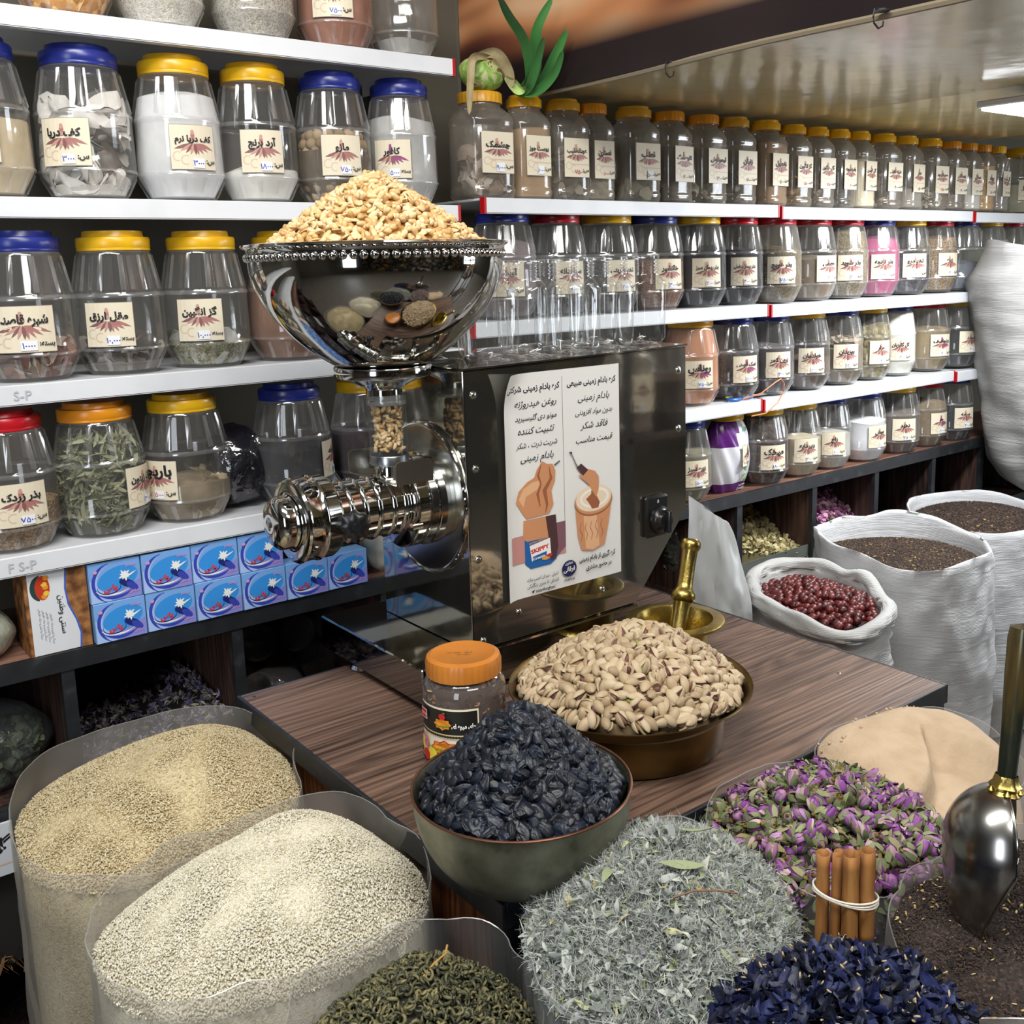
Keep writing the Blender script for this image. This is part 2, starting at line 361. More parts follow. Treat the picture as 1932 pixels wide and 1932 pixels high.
struct('ceiling', -3.2, 6.0, -3.0, 2.4, 3.0, 3.1, noisy('ceiling_paint', [(0, '#8f8b80'), (1, '#a8a396')], 3, .8))
# printed fascia banner that closes the step down to the low ceiling
def banner_mat():
    t = NT('fascia_print').set(.38, spec=.5); v = t.coord((1, 1, 1))
    nz = t.n('ShaderNodeTexNoise', Scale=2.3, Detail=1.0, Distortion=.3); mp = t.n('ShaderNodeMapping'); mp.inputs['Scale'].default_value = (1, .8, 3.2); t.l(v, mp.inputs[0]); t.l(mp.outputs[0], nz.inputs['Vector'])
    col = t.ramp(nz.outputs['Fac'], [(.34, '#1c1113'), (.42, '#3a2022'), (.48, '#7d4630'), (.58, '#c98a5c'), (.7, '#e0b48a')])
    col2 = t.ramp(nz.outputs['Fac'], [(.3, '#150f11'), (.6, '#24191c'), (1, '#33242a')])
    sp = t.n('ShaderNodeSeparateXYZ'); t.l(v, sp.inputs[0])
    mr = t.n('ShaderNodeMapRange'); mr.inputs[1].default_value = 1.955; mr.inputs[2].default_value = 2.02; t.l(sp.outputs['Z'], mr.inputs[0])
    mx = t.n('ShaderNodeMix', data_type='RGBA'); t.l(mr.outputs[0], mx.inputs[0]); t.l(col2, mx.inputs[6]); t.l(col, mx.inputs[7]); t.l(mx.outputs[2], t.b.inputs['Base Color']); return t.m
bn = MB(); wv = Noise(3, 6, 1.5, 5)
bn.grid(lambda u, v: (1.53 + .012 * float(wv((0, u * 3.5, v))), 2.235 - 3.6 * u, 1.885 + 1.0 * v), 60, 16)
o = bn.obj('fascia_banner', banner_mat()); tag(o, 'dark brown printed fascia banner hanging above the right shelves', 'banner')
hem = MB(); hem.tube([(1.526, 2.23 - 3.6 * i / 30, 1.884 + .002 * math.sin(i)) for i in range(31)], .006, 6); hem.obj('hem', plain('hem_grey', '#8b7f68', .6), o)
def pvc(name, a, b):
    t = NT(name).set(.17, spec=.6); v = t.coord((1, 1, 1)); nz = t.n('ShaderNodeTexNoise', Scale=2.2, Detail=3.0, Distortion=.8); t.l(v, nz.inputs['Vector'])
    t.l(t.ramp(nz.outputs['Fac'], [(.2, a), (.8, b)]), t.b.inputs['Base Color']); w = t.coord((1, 1, 1))
    n2 = t.n('ShaderNodeTexNoise', Scale=9.0, Detail=2.0); t.l(w, n2.inputs['Vector']); t.bump(n2.outputs['Fac'], .12, .02); return t.m
sg = Noise(5, 8, 1.2, 4.5); sg2 = Noise(9, 8, 2, 6)
def canopy(name, x0, x1, zf, label, m):
    g = MB(); g.grid(lambda u, v: (x0 + (x1 - x0) * u, 2.235 - 4.4 * v, zf(u, v) + .0025 * float(sg((3 * u, 5 * v, 0)))), 26, 44)
    o = g.obj(name, m); return tag(o, label, 'canopy')
canopy('ceiling_sheet', 1.54, 2.47, lambda u, v: 1.903 - .010 * u - .006 * math.sin(PI * u) + .02 * (v > .2) * (v - .2), 'first slack beige plastic ceiling sheet, beside the brown fascia banner', pvc('pvc_beige', '#c4b07a', '#dccfa4'))
canopy('ceiling_sheet', 2.44, 3.50, lambda u, v: 1.904 - .012 * u - .006 * math.sin(PI * u), 'second glossy beige plastic ceiling sheet, over the far right jars', pvc('pvc_cream', '#cfba74', '#e2d6a8'))
canopy('ceiling_sheet', 3.49, 5.9, lambda u, v: 1.97, 'farthest grey plastic ceiling sheet beyond the last seam', MATS['pvc_cream'])
for i, (x, y) in enumerate(((1.512, 1.51), (1.487, 1.02))):
    h = MB(); z = 1.887; h.tube([(x + .03, y, z + .005), (x, y, z), (x - .002, y, z - .012), (x - .004, y - .003, z - .022), (x + .004, y - .006, z - .03), (x + .012, y - .008, z - .026), (x + .014, y - .008, z - .018)], .0017, 6)
    h.lathe([(0, -.001), (.014, -.001), (.014, .001), (0, .001)], 12, mat=Matrix.Translation((x + .02, y, z)))
    tag(h.obj('ceiling_hook', M_BLK), ('small wire hook under the low ceiling above the squat jars', 'small wire hook under the low ceiling near the top right corner')[i], 'hook')
lp = MB().box(2.46, 2.98, 1.17, 1.39, 1.852, 1.868, bev=.003); lt = NT('lamp_diffuser'); lt.b.inputs['Emission Color'].default_value = (.94, .97, 1, 1); lt.b.inputs['Emission Strength'].default_value = 9
lp = lp.obj('ceiling_lamp', plain('lamp_frame', '#d8d8d8', .4)); tag(lp, 'flat white lamp panel glowing on the low ceiling at far right', 'lamp')
MB().box(2.47, 2.97, 1.18, 1.38, 1.8455, 1.853).obj('diffuser', lt.m, lp)

# ================================================================ WALL SHELVES
def wall_shelf(x0, x1, zt, label, lip=.034, clips=(1, 1), emb=None, y0=1.885, y1=2.225, group=None):
    e = empty('wall_shelf', ((x0 + x1) / 2, 2.05, zt), label, 'shelf'); L = (x1 - x0) / 2; yf = y0 - 2.05; yb = y1 - 2.05
    MB().box(-L, L, yf + .004, yb, -.006, 0, bev=.0015).obj('shelf_panel', M_WHITE, e)
    b = MB(); b.box(-L, L, yf, yf + .003, -lip, 0, bev=.001); b.box(-L, L, yf, yf + .02, -lip, -lip + .002); b.obj('front_lip', M_WHITE, e)
    for s, c in ((-1, clips[0]), (1, clips[1])):
        if c: MB().box(s * L - .003, s * L + .003, yf - .001, yf + .016, -lip, .001).obj('end_clip', M_RED, e)
    for x in (-L + .03, L - .03):                # gusset under the panel at the uprights
        MB().box(x - .001, x + .001, yb - .16, yb, -lip, -.006).obj('bracket', M_WHITE, e)
    if emb:
        for t, x in emb: Flat().text(t, 0, 0, .022, 0, bold=.015, rtl=False).build('embossed_letters', lambda u, v, h, x=x: (x - e.location.x + u, yf - .0012, -.025 + v), [plain('emboss', '#b9bdc4', .4)], e)
    return e
wall_shelf(-.75, 1.262, 1.928, 'topmost white metal shelf of the left unit', clips=(0, 1))
wall_shelf(-.75, 1.262, 1.629, 'second white metal shelf of the left unit, level with the peanuts')
wall_shelf(-.75, 1.262, 1.323, 'third white metal shelf of the left unit, behind the steel bowl', emb=[('S-P', .375)])
wall_shelf(-.75, 1.262, 1.034, 'lowest white metal shelf of the left unit, above the soap boxes', emb=[('F S-P', .345)])
wall_shelf(1.33, 2.326, 1.647, 'topmost white shelf of the right unit, part nearest the fascia banner')
wall_shelf(2.342, 3.352, 1.643, 'topmost white shelf of the right unit, middle part')
wall_shelf(3.368, 4.6, 1.640, 'topmost white shelf of the right unit, far right end', clips=(1, 0))
wall_shelf(1.29, 2.286, 1.376, 'white shelf behind the empty glass jars, right unit')
wall_shelf(2.302, 3.9, 1.372, 'white shelf holding the pink powder jar, right unit', clips=(1, 0))
wall_shelf(1.29, 2.262, 1.110, 'lower white shelf behind the steel machine, with scissors')
wall_shelf(2.276, 3.276, 1.106, 'lower white shelf of the right unit, below the cream powder jar')
wall_shelf(3.292, 4.3, 1.100, 'lower white shelf beside the tall upright sack', clips=(1, 0))
for i, x in enumerate((1.277, 2.334, 3.36)):
    up = MB().box(x - .018, x + .018, 2.19, 2.235, .85, 1.66 if i else 1.95).obj('shelf_upright', plain('upright_grey', '#8e8f90', .5))
    tag(up, ('grey steel upright where the left and right shelf units meet', 'grey steel upright behind the middle jars', 'grey steel upright near the tall upright sack')[i], 'upright')

# ================================================================ LOW CABINET UNDER THE SHELVES
cab = empty('storage_cabinet', (1.6, 2.05, 0), 'long dark wooden cabinet of open bins with black edges below all shelves', 'cabinet')
X0, X1 = -.8, 4.6; ox, oy = 1.6, 2.05
def cpart(name, x0, x1, y0, y1, z0, z1, m): return MB().box(x0 - ox, x1 - ox, y0 - oy, y1 - oy, z0, z1).obj(name, m, cab)
cpart('top_board', X0, X1, 1.903, 2.235, .820, .845, M_CABX)
cpart('front_edge', X0, X1, 1.893, 1.905, .812, .8465, M_BLK)
cpart('back_board', X0, X1, 2.222, 2.236, .05, .82, M_CAB)
cpart('middle_board', X0, X1, 1.91, 2.222, .565, .585, M_CAB)
cpart('middle_edge', X0, X1, 1.9, 1.912, .56, .588, M_BLK)
cpart('bottom_board', X0, X1, 1.91, 2.222, .05, .08, M_CAB)
for x in (-.5, -.2, .09, .39, .70, 1.03, 1.36, 1.69, 2.0, 2.177, 2.52, 2.844, 3.18, 3.5, 3.9, 4.3):
    cpart('divider', x, x + .018, 1.908, 2.222, .05, .82, M_CAB); cpart('divider_edge', x - .002, x + .02, 1.896, 1.909, .05, .814, M_BLK)
# ================================================================ COUNTER TABLE
tb = empty('display_counter', (1.047, 1.23, 0), 'brown wood-grain counter with black metal edging carrying the steel machine', 'counter')
def tpart(name, x0, x1, y0, y1, z0, z1, m, bev=0): return MB().box(x0 - 1.047, x1 - 1.047, y0 - 1.23, y1 - 1.23, z0, z1, bev=bev).obj(name, m, tb)
tpart('top_board', .597, 1.497, .857, 1.602, .785, .8, M_TOP)
for a in ((.591, .597, .851, 1.608), (1.497, 1.503, .851, 1.608)): tpart('edge_bar', *a, .768, .8005, M_BLK, .001)
for a in ((.597, 1.497, .851, .857), (.597, 1.497, 1.602, 1.608)): tpart('edge_bar', *a, .768, .8005, M_BLK, .001)
tpart('side_panel', .604, .616, .875, 1.59, .03, .785, M_SIDE); tpart('side_panel', 1.478, 1.49, .875, 1.59, .03, .785, M_SIDE)
tpart('front_panel', .616, 1.478, .864, .876, .03, .785, M_SIDE); tpart('back_panel', .616, 1.478, 1.585, 1.597, .03, .785, M_SIDE)
for x in (.595, 1.479):
    for y in (.855, 1.585): tpart('corner_post', x, x + .02, y, y + .02, 0, .785, M_BLK)
def screw_mesh():
    b = MB(); b.lathe([(0, .0022), (.0035, .002), (.0052, .001), (.0058, 0)], 14, 0)
    b.box(-.0028, .0028, -.0005, .0005, .0018, .00235, 1); b.box(-.0005, .0005, -.0028, .0028, .0018, .00235, 1); b.lathe([(.0058, .0004), (.0072, .0003), (.0074, -.0006)], 14, 0)
    return b.mesh('screw', [plain('screw_zinc', '#b8b8b0', .25, 1), plain('screw_slot', '#2a2a28', .6)])
ME_SCREW = screw_mesh()
for x, y in ((.612, 1.586), (.67, .93), (1.41, 1.0), (1.40, 1.30)): ob('screw', ME_SCREW, tb, (x - 1.047, y - 1.23, .7995), scale=(.8, .8, .6))
# ================================================================ STEEL NUT GRINDER
def steel(name, col, rough, bump=0, aniso=None):
    t = NT(name).set(rough, 1, col)
    if bump:
        v = t.coord(aniso or (1, 1, 1)); nz = t.n('ShaderNodeTexNoise', Scale=14.0, Detail=3.0); t.l(v, nz.inputs['Vector']); t.bump(nz.outputs['Fac'], bump, .004)
        rr = t.n('ShaderNodeMapRange'); rr.inputs[3].default_value = rough * .6; rr.inputs[4].default_value = rough * 1.8; t.l(nz.outputs['Fac'], rr.inputs[0]); t.l(rr.outputs[0], t.b.inputs['Roughness'])
    return t.m
M_MIR = steel('mirror_steel', '#b4b1a8', .05, .05); M_MIR.node_tree.nodes['Principled BSDF'].inputs['Metallic'].default_value = .965
M_MIRD = steel('mirror_steel_plinth', '#96958f', .03, .03)
M_CHR = steel('chrome', '#c9c9c6', .085)
M_BOWL = steel('bowl_steel', '#bdbcb8', .045, .10)
M_BRU = steel('brushed_steel', '#a7a39b', .3)
mc = empty('nut_grinder', (1.145, 1.485, .8), 'polished stainless steel nut butter grinder with hopper bowl standing on the counter', 'grinder')
mo = (1.145, 1.485, .8)
def mobj(b, name, mats, par=mc):
    o = b.obj(name, mats, par)
    if par is mc: o.location = (-mo[0], -mo[1], -mo[2])
    return o
def prism(poly, y0, y1, bev=.0):
    b = MB(); n = len(poly); V = [(x, y0, z) for x, z in poly] + [(x, y1, z) for x, z in poly]
    b.add(V, [tuple(range(n)), tuple(n + i for i in reversed(range(n)))] + [(i, n + i, n + (i + 1) % n, (i + 1) % n) for i in range(n)], 0, False); return b
body = [(.895, .874), (1.262, .874), (1.396, 1.032), (1.396, 1.343), (.895, 1.337)]
mobj(prism(body, 1.3475, 1.625), 'housing', M_MIR)
fp = [(.8965, .876), (1.2605, .876), (1.3945, 1.033), (1.3945, 1.3405), (.8965, 1.3345)]
mobj(prism(fp, 1.3452, 1.3474), 'front_cover', M_MIR)
for s in (0,):
    b = MB(); b.box(.8925, .8953, 1.3435, 1.627, .874, 1.338, bev=.001); mobj(b, 'side_cover', M_MIR)
b = MB(); b.box(.893, 1.398, 1.343, 1.628, 1.3385, 1.3415); b.V = [(x, y, z + (x - .893) * .0125) for x, y, z in b.V]; mobj(b, 'top_cover', M_MIR)
for x, z in ((.913, 1.298), (.913, 1.179), (.911, 1.028), (.915, .888), (.99, .92), (1.178, .919), (1.375, 1.3), (1.375, 1.19)):
    ob('screw', ME_SCREW, mc, (x - mo[0], 1.345 - mo[1], z - mo[2]), (R(90), rng.uniform(0, 2), 0))
b = MB(); b.box(.79, 1.262, 1.337, 1.69, .812, .873, bev=.0025); mobj(b, 'plinth', M_MIRD)
for x, y in ((.815, 1.575), (.83, 1.37), (1.23, 1.37), (1.23, 1.65)):
    b = MB(); b.lathe([(0, .8005), (.024, .8005), (.026, .803), (.022, .809), (.008, .8125), (.008, .815)], 24); 
    b.V = [(p[0] + x, p[1] + y, p[2]) for p in b.V]; mobj(b, 'foot', M_CHR)
AX, AZ = 1.465, 1.118
RX = Matrix.Translation((0, AX, AZ)) @ Matrix.Rotation(R(90), 4, 'Y')     # local z -> world +x
def xl(prof, name, m, n=64, par=mc):
    b = MB(); b.lathe([(r, x) for r, x in prof], n, mat=RX); return mobj(b, name, m, par)
xl([(0, .884), (.120, .884), (.1265, .886), (.1275, .889), (.1265, .8925), (.10, .8935), (0, .8935)], 'flange_disc', steel('satin_steel', '#b5b4ae', .2))
b = MB(); b.tube([(.8865, AX + .1265 * math.cos(t), AZ + .1265 * math.sin(t)) for t in [2 * PI * i / 64 for i in range(65)]], .0032, 8, caps=False); mobj(b, 'flange_rim', M_CHR)
xl([(0, .832), (.073, .832), (.0765, .834), (.0765, .852), (.0745, .853), (.0745, .8545), (.0765, .8555), (.0765, .869), (.0745, .870), (.0745, .8715), (.079, .873), (.079, .886)], 'bearing_block', M_CHR)
prof = [(.049, .705)]
for c in (.728, .752, .777, .803, .824): prof += [(.0495, c - .005), (.0512, c - .0035), (.053, c - .001), (.053, c + .001), (.0512, c + .0035), (.0495, c + .005)]
xl(prof + [(.0495, .833)], 'grinding_barrel', M_CHR)
xl([(.048, .6445), (.060, .6445), (.0655, .6465), (.0675, .650), (.066, .654), (.0655, .668), (.0655, .676), (.0678, .679), (.0655, .683), (.0655, .700), (.062, .706), (.050, .7105)], 'front_collar', M_CHR)
xl([(0, .6115), (.004, .6115), (.006, .6105), (.024, .6115), (.0345, .6155), (.0405, .622), (.0415, .628), (.0415, .638), (.0435, .6405), (.0435, .6445), (.047, .6455)], 'end_cap', M_CHR)
xl([(0, .6085), (.0038, .6085), (.0045, .6095), (.0045, .612)], 'cap_screw', M_BRU, 6)
b = MB(); b.tube([(.836, 1.392, 1.091), (.815, 1.392, 1.091)], .0052, 12); b.tube([(.817, 1.392, 1.091), (.8115, 1.392, 1.091)], .0066, 6); mobj(b, 'clamp_bolt', M_CHR)
M_BKPL = plain('black_plastic', '#121214', .3, spec=.6)
b = MB(); K = Matrix.Translation((.715, 1.388, 1.113)) @ Matrix.Rotation(R(90), 4, 'X') @ Matrix.Rotation(R(-30), 4, 'Y')
b.lathe([(0, .012), (.006, .0125), (.0065, .011), (.013, .0115), (.0205, .008), (.0225, .003), (.0225, -.006), (.018, -.010), (.009, -.012), (.0085, -.032)], 64, mat=K, rf=lambda r, z, a, k: r * (1 + (.085 * math.cos(8 * a) if r > .014 else 0)))
mobj(b, 'clamp_knob', M_BKPL)
b = MB(); b.lathe([(0, .0135), (.0055, .0135), (.006, .012)], 16, mat=K); mobj(b, 'knob_cap', M_BKPL)
# chute plate with two turned-up ears
b = MB()
b.box(.79, .858, 1.388, 1.542, 1.1625, 1.1645)
def ear(y):
    p = [(.79, 1.163), (.858, 1.163), (.858, 1.193), (.856, 1.198), (.851, 1.20), (.797, 1.20), (.792, 1.198), (.79, 1.193)]; n = len(p)
    b.add([(x, y, z) for x, z in p] + [(x, y + .002, z) for x, z in p], [tuple(range(n)), tuple(n + i for i in reversed(range(n)))] + [(i, n + i, n + (i + 1) % n, (i + 1) % n) for i in range(n)], 0, False)
ear(1.386); ear(1.542); mobj(b, 'chute_plate', M_BRU)
TX = .824
def zl(prof, name, m, n=64, x=TX, par=mc, rf=None):
    b = MB(); b.lathe(prof, n, mat=Matrix.Translation((x, AX, 0)), rf=rf); return mobj(b, name, m, par)
KR = .885
def zr(prof): return [(r * KR, z) for r, z in prof]
zl(zr([(.033, 1.158), (.030, 1.166), (.028, 1.170), (.028, 1.184)]), 'neck', M_CHR)
zl(zr([(.0345, 1.184), (.0365, 1.186), (.0365, 1.199), (.0355, 1.2005), (.034, 1.2005)]), 'lower_collar', steel('cast_aluminium', '#a4a9ad', .28))
M_CLR = film('clear_acrylic', (.97, .98, .98, 1), .96, .03, rough=.04)
zl(zr([(.0352, 1.2005), (.0358, 1.285), (.0358, 1.300)]), 'feed_tube', M_CLR)
zl(zr([(.0362, 1.283), (.0366, 1.285), (.0366, 1.2885), (.036, 1.290), (.0366, 1.2915), (.0366, 1.2955), (.0362, 1.299)]), 'upper_collar', film('frosted_ring', (.85, .87, .89, 1), .55, .05, rough=.2))
BX = .821
zl(zr([(.033, 1.287), (.033, 1.308), (.036, 1.311), (.050, 1.318), (.086, 1.330)]), 'funnel', M_CHR, x=BX)
zl(zr([(.085, 1.329), (.0875, 1.330), (.0885, 1.332), (.0885, 1.345), (.087, 1.347), (.080, 1.347)]), 'hopper_ring', M_CHR, x=BX)
def bowlr(d): return .1985 * (.35 + .65 * max(0, 1 - d ** 1.9) ** .9)
ds = [1 - (1 - i / 30) ** 1.3 for i in range(31)]; ds = sorted(set(ds), reverse=True)
hp = [(bowlr(d), 1.512 - .166 * d) for d in ds]
hp += [(.1982, 1.526), (.2002, 1.531), (.2055, 1.5335), (.2078, 1.536), (.2070, 1.5385), (.203, 1.5395), (.198, 1.538), (.195, 1.53)] + [(bowlr(d) - .0035, 1.5125 - .163 * d) for d in ds[::-1][::2]] + [(0, 1.351)]
zl(hp, 'hopper_bowl', M_BOWL, 144, BX)
V, F = ICO[3]; me = new_mesh('bead', V * np.array((.0062, .0062, .0066)), F, M_CHR)
for k in range(84):
    a = 2 * PI * k / 84; ob('bead', me, mc, (BX + .1985 * math.cos(a) - mo[0], AX + .1985 * math.sin(a) - mo[1], 1.5195 - mo[2]))
# switch
b = MB(); b.box(1.281, 1.337, 1.3335, 1.3455, .995, 1.073, bev=.004); mobj(b, 'switch_plate', M_BKPL)
b = MB(); K2 = Matrix.Translation((1.314, 1.3335, 1.027)) @ Matrix.Rotation(R(90), 4, 'X')
b.lathe([(0, .020), (.014, .020), (.0165, .0185), (.0185, .010), (.021, .006), (.0255, .004), (.026, 0)], 40, mat=K2); b.box(-.0045, .0045, -.021, .021, .012, .028, bev=.002, mat=K2); mobj(b, 'switch_dial', M_BKPL)
fl = Flat().text('0', 0, 0, .009, 0, rtl=False).rect(-.0007, .0007, -.05, -.044, 0); fo = fl.build('switch_mark', lambda u, v, h: (1.309 + u, 1.3333 - h, 1.0595 + v * 1), [plain('print_white', '#d9d9d5', .5)], mc); fo.location = (-mo[0], -mo[1], -mo[2])
b = MB(); b.tube([(1.30 + .001 * i, 1.60 + .0, .9) for i in range(2)], .001)
b = MB(); b.tube([(1.36, 1.626, .95), (1.42, 1.64, .93), (1.47, 1.635, .88), (1.515, 1.63, .80), (1.53, 1.64, .70), (1.53, 1.66, .5)], .006, 10); mobj(b, 'power_cable', M_BKPL)

# ---------------------------------------------------------------- poster on the machine
PM = [plain('poster_paper', '#e3e2dd', .45), plain('ink_black', '#17171a', .6), plain('poster_tan', '#c98d63', .5), plain('poster_tan_dark', '#9a5c3d', .5), plain('poster_blue', '#1e5fa0', .5),
      plain('poster_red', '#c62b32', .5), plain('poster_white', '#eeeae2', .5), plain('poster_shade', '#4b2f31', .5), plain('poster_rose', '#c08880', .5), plain('poster_cream', '#ead3b4', .5), plain('poster_tan_light', '#dfae84', .5), plain('poster_navy', '#1c2350', .5), plain('poster_orange', '#d99a4e', .5), plain('poster_grey', '#5b5b5c', .5), plain('poster_mauve', '#7d5560', .5)]
PX, PZ, PW, PH = 1.0945, 1.134, .2595, .382
P = Flat(); hw, hh = PW / 2, PH / 2
g = 16
P.rect(-.0008, .0000, -.075, hh - .012, 13)
P.text('کره بادام زمینی طبیعی', .066, hh - .030, .0170, 1, w=.112, bold=.03).text('کره بادام زمینی شرکتی', -.064, hh - .030, .0170, 1, w=.116, bold=.03)
for i, t in enumerate(('بادام زمینی', 'بدون مواد افزودنی', 'فاقد شکر', 'قیمت مناسب')): P.text(t, .07, hh - .058 - .0245 * i, .0165, 1, w=.085, bold=.006, shear=.3)
for i, t in enumerate(('روغن هیدروژنه', 'مونو دی گلیسیرید', 'تثبیت کننده', 'شربت ذرت ، شکر', 'بادام زمینی')): P.text(t, -.058, hh - .056 - .0228 * i, .0160, 1, w=.088, bold=.006, shear=.3)
# left picture: jar with whipped paste
k0 = len(P.L)
P.rect(-hw + .012, -.0005, -.150, -.088, 8, 14); P.poly([(-.022, -.155), (-.0005, -.135), (-.0005, -.075), (-.024, -.075)], 14)
P.poly([(-.090, -.10), (-.022, -.10), (-.018, -.13), (-.022, -.158), (-.035, -.168), (-.078, -.168), (-.090, -.155)], 4)
P.poly([(-.091, -.055), (-.022, -.055), (-.020, -.098), (-.030, -.104), (-.085, -.104), (-.093, -.095)], 2)
P.poly([(-.106, -.012), (-.100, .012), (-.082, .030), (-.066, .038), (-.060, .055), (-.048, .072), (-.038, .064), (-.026, .062), (-.020, .046), (-.022, .022), (-.030, .002), (-.026, -.03), (-.036, -.05), (-.085, -.052), (-.094, -.036)], 2)
P.poly([(-.100, -.006), (-.090, .016), (-.070, .028), (-.052, .030), (-.06, .010), (-.085, -.002), (-.09, -.025)], 10)
P.ribbon([(-.05, .066), (-.058, .042), (-.052, .020), (-.060, 0), (-.055, -.03)], [.001, .005, .003, .006, .002], 3); P.ribbon([(-.034, .058), (-.030, .03), (-.045, .005), (-.04, -.028), (-.044, -.048)], [.001, .006, .009, .005, .001], 3)
P.ribbon([(-.022, .058), (-.010, .066)], [.004, .003], 13)
P.poly([(-.044, -.055), (-.022, -.055), (-.018, -.13), (-.024, -.155), (-.034, -.160), (-.038, -.11)], 7)
P.poly([(-.080, -.115), (-.036, -.106), (-.034, -.142), (-.076, -.152)], 6); P.text('SKIPPY', -.057, -.131, .0155, 5, bold=.045, rtl=False, ang=.16, w=.040); P.text('EXTRA SMOOTH', -.060, -.109, .0055, 12, bold=.03, rtl=False, ang=.16)
P.poly([(-.074, -.141), (-.044, -.135), (-.044, -.146), (-.074, -.152)], 4); P.text('Creamy', -.060, -.148, .008, 6, bold=.03, rtl=False, ang=.16)
P.ell(-.046, -.150, .009, .005, 12); P.ell(-.038, -.146, .006, .004, 5)
for i in range(k0, len(P.L)): V_, F_, m_ = P.L[i]; P.L[i] = (V_ * np.array((1, .76)) + np.array((0, -.015)), F_, m_)
# right picture: tumbler jar of nut butter with knife
k0 = len(P.L)
P.poly([(.022, -.052), (.026, -.115), (.034, -.152), (.060, -.160), (.088, -.150), (.098, -.10), (.106, -.045)], 2); P.poly([(.040, -.07), (.044, -.15), (.060, -.157), (.076, -.15), (.070, -.07)], 10)
P.ell(.064, -.038, .044, .036, 3, 28); P.ell(.064, -.035, .043, .035, 2, 28); P.ell(.064, -.031, .041, .032, 9, 28); P.ell(.066, -.030, .034, .024, 6, 24); P.ell(.066, -.030, .028, .018, 9, 24)
P.poly([(.046, -.030), (.052, -.040), (.060, -.056), (.074, -.056), (.078, -.044), (.070, -.024), (.072, 0), (.060, .010), (.058, -.02)], 3); P.poly([(.030, .030), (.052, .042), (.068, .034), (.076, .020), (.076, -.01), (.070, -.03), (.060, -.012), (.052, .006)], 2)
P.ribbon([(.016, .082), (.024, .060), (.030, .046)], [.0015, .002, .003], 13); P.poly([(.026, .050), (.036, .058), (.052, .040), (.040, .028)], 7); P.poly([(.009, .090), (.016, .090), (.016, .080)], 7)
for i in range(5): P.ribbon([(.034 + .012 * i, -.085), (.030 + .012 * i, -.10), (.036 + .012 * i, -.115), (.032 + .012 * i, -.13)], .0008, 3)
for i in range(k0, len(P.L)): V_, F_, m_ = P.L[i]; P.L[i] = (V_ * np.array((1, .74)) + np.array((0, -.019)), F_, m_)
P.text('کره گیری از بادام زمینی', .070, -.152, .0145, 1, w=.085, bold=.03).text('در حضور مشتری', .073, -.169, .0145, 1, w=.06, bold=.03)
P.ell(.004, -.158, .0165, .0145, 11, 26); P.text('فرقانی', .004, -.163, .014, 6, w=.026, bold=.03); P.text('عطاری', .004, -.1505, .007, 6, w=.018, bold=.02); P.text('۳۸۸۲۷۰۱۸', .004, -.1805, .0078, 1, w=.024, bold=.02)
P.text('تهران ، میدان امینی بیات', -.055, -.163, .0105, 1, w=.068, bold=.012).text('ابتدای ۱۶ متری زنگارکی', -.055, -.1745, .0105, 1, w=.068, bold=.012).text('attariforghani', -.050, -.1855, .0085, 1, w=.042, bold=.02, rtl=False)
P.poly([(-.080, -.182), (-.073, -.1795), (-.0765, -.186)], 1)
def pcurl(u, v, h):      # sheet lies on the steel; its left edge lifts a little and the top left corner folds forward
    e = max(0, (-hw + .03 - u) / .03) ** 2; c = max(0, ((-hw + .035 - u) + (v - hh + .03)) / .035) ** 2
    return (PX + u, 1.3448 - .0007 - h - .009 * e - .006 * c, PZ + v + .0)
PP = MB(); PP.grid(lambda s, t: pcurl(-hw + PW * s, -hh + PH * t, 0), 27, 33); po = PP.obj('poster', PM[0])
tag(po, 'white paper poster on the steel machine, peanut butter pictures under handwritten lists', 'poster')
P.build('print', pcurl, PM, po, eps=.00022)

# dark rack just to the right of the counter, seen mirrored in the steel front
rk = empty('side_rack', (1.95, .74, 0), 'dark wooden side rack right of the counter, mirrored in the steel machine', 'rack')
for z in (.62, 1.06, 1.46): MB().box(-.205, .25, -.10, .06, z - .018, z, bev=.001).obj('rack_board', M_CAB, rk)
for x in (-.19, .24):
    for y in (-.09, .05): MB().box(x - .01, x + .01, y - .01, y + .01, 0, 1.50).obj('rack_post', M_BLK, rk)
# ================================================================ JARS
M_PET = film('jar_plastic', (.97, .975, .97, 1), .90, .05, rough=.07, haze=(.80, .79, .76, 1), fres=.5)
M_PETD = film('jar_plastic_dusty', (.96, .94, .91, 1), .72, .06, rough=.12, haze=(.62, .57, .49, 1), fres=.5)
M_GLASS = film('jar_glass', (.985, .99, .99, 1), .985, .05, rough=.03, fres=.75, haze=(.9, .9, .9, 1))
LID = {'blue': noisy('lid_blue', [(.3, '#1c2770'), (.7, '#26338a')], 20, .28), 'yellow': noisy('lid_yellow', [(.3, '#d09a12'), (.7, '#e6b81e')], 25, .3), 'orange': noisy('lid_orange', [(.3, '#d07f16'), (.7, '#e2961f')], 20, .3), 'red': noisy('lid_red', [(.3, '#a8101c'), (.7, '#c41a28')], 20, .28), 'amber': noisy('lid_amber', [(.3, '#c58a1c'), (.7, '#dca52c')], 25, .35), 'yelloworange': noisy('lid_yelloworange', [(.3, '#dd9c10'), (.7, '#f0b61a')], 25, .3)}
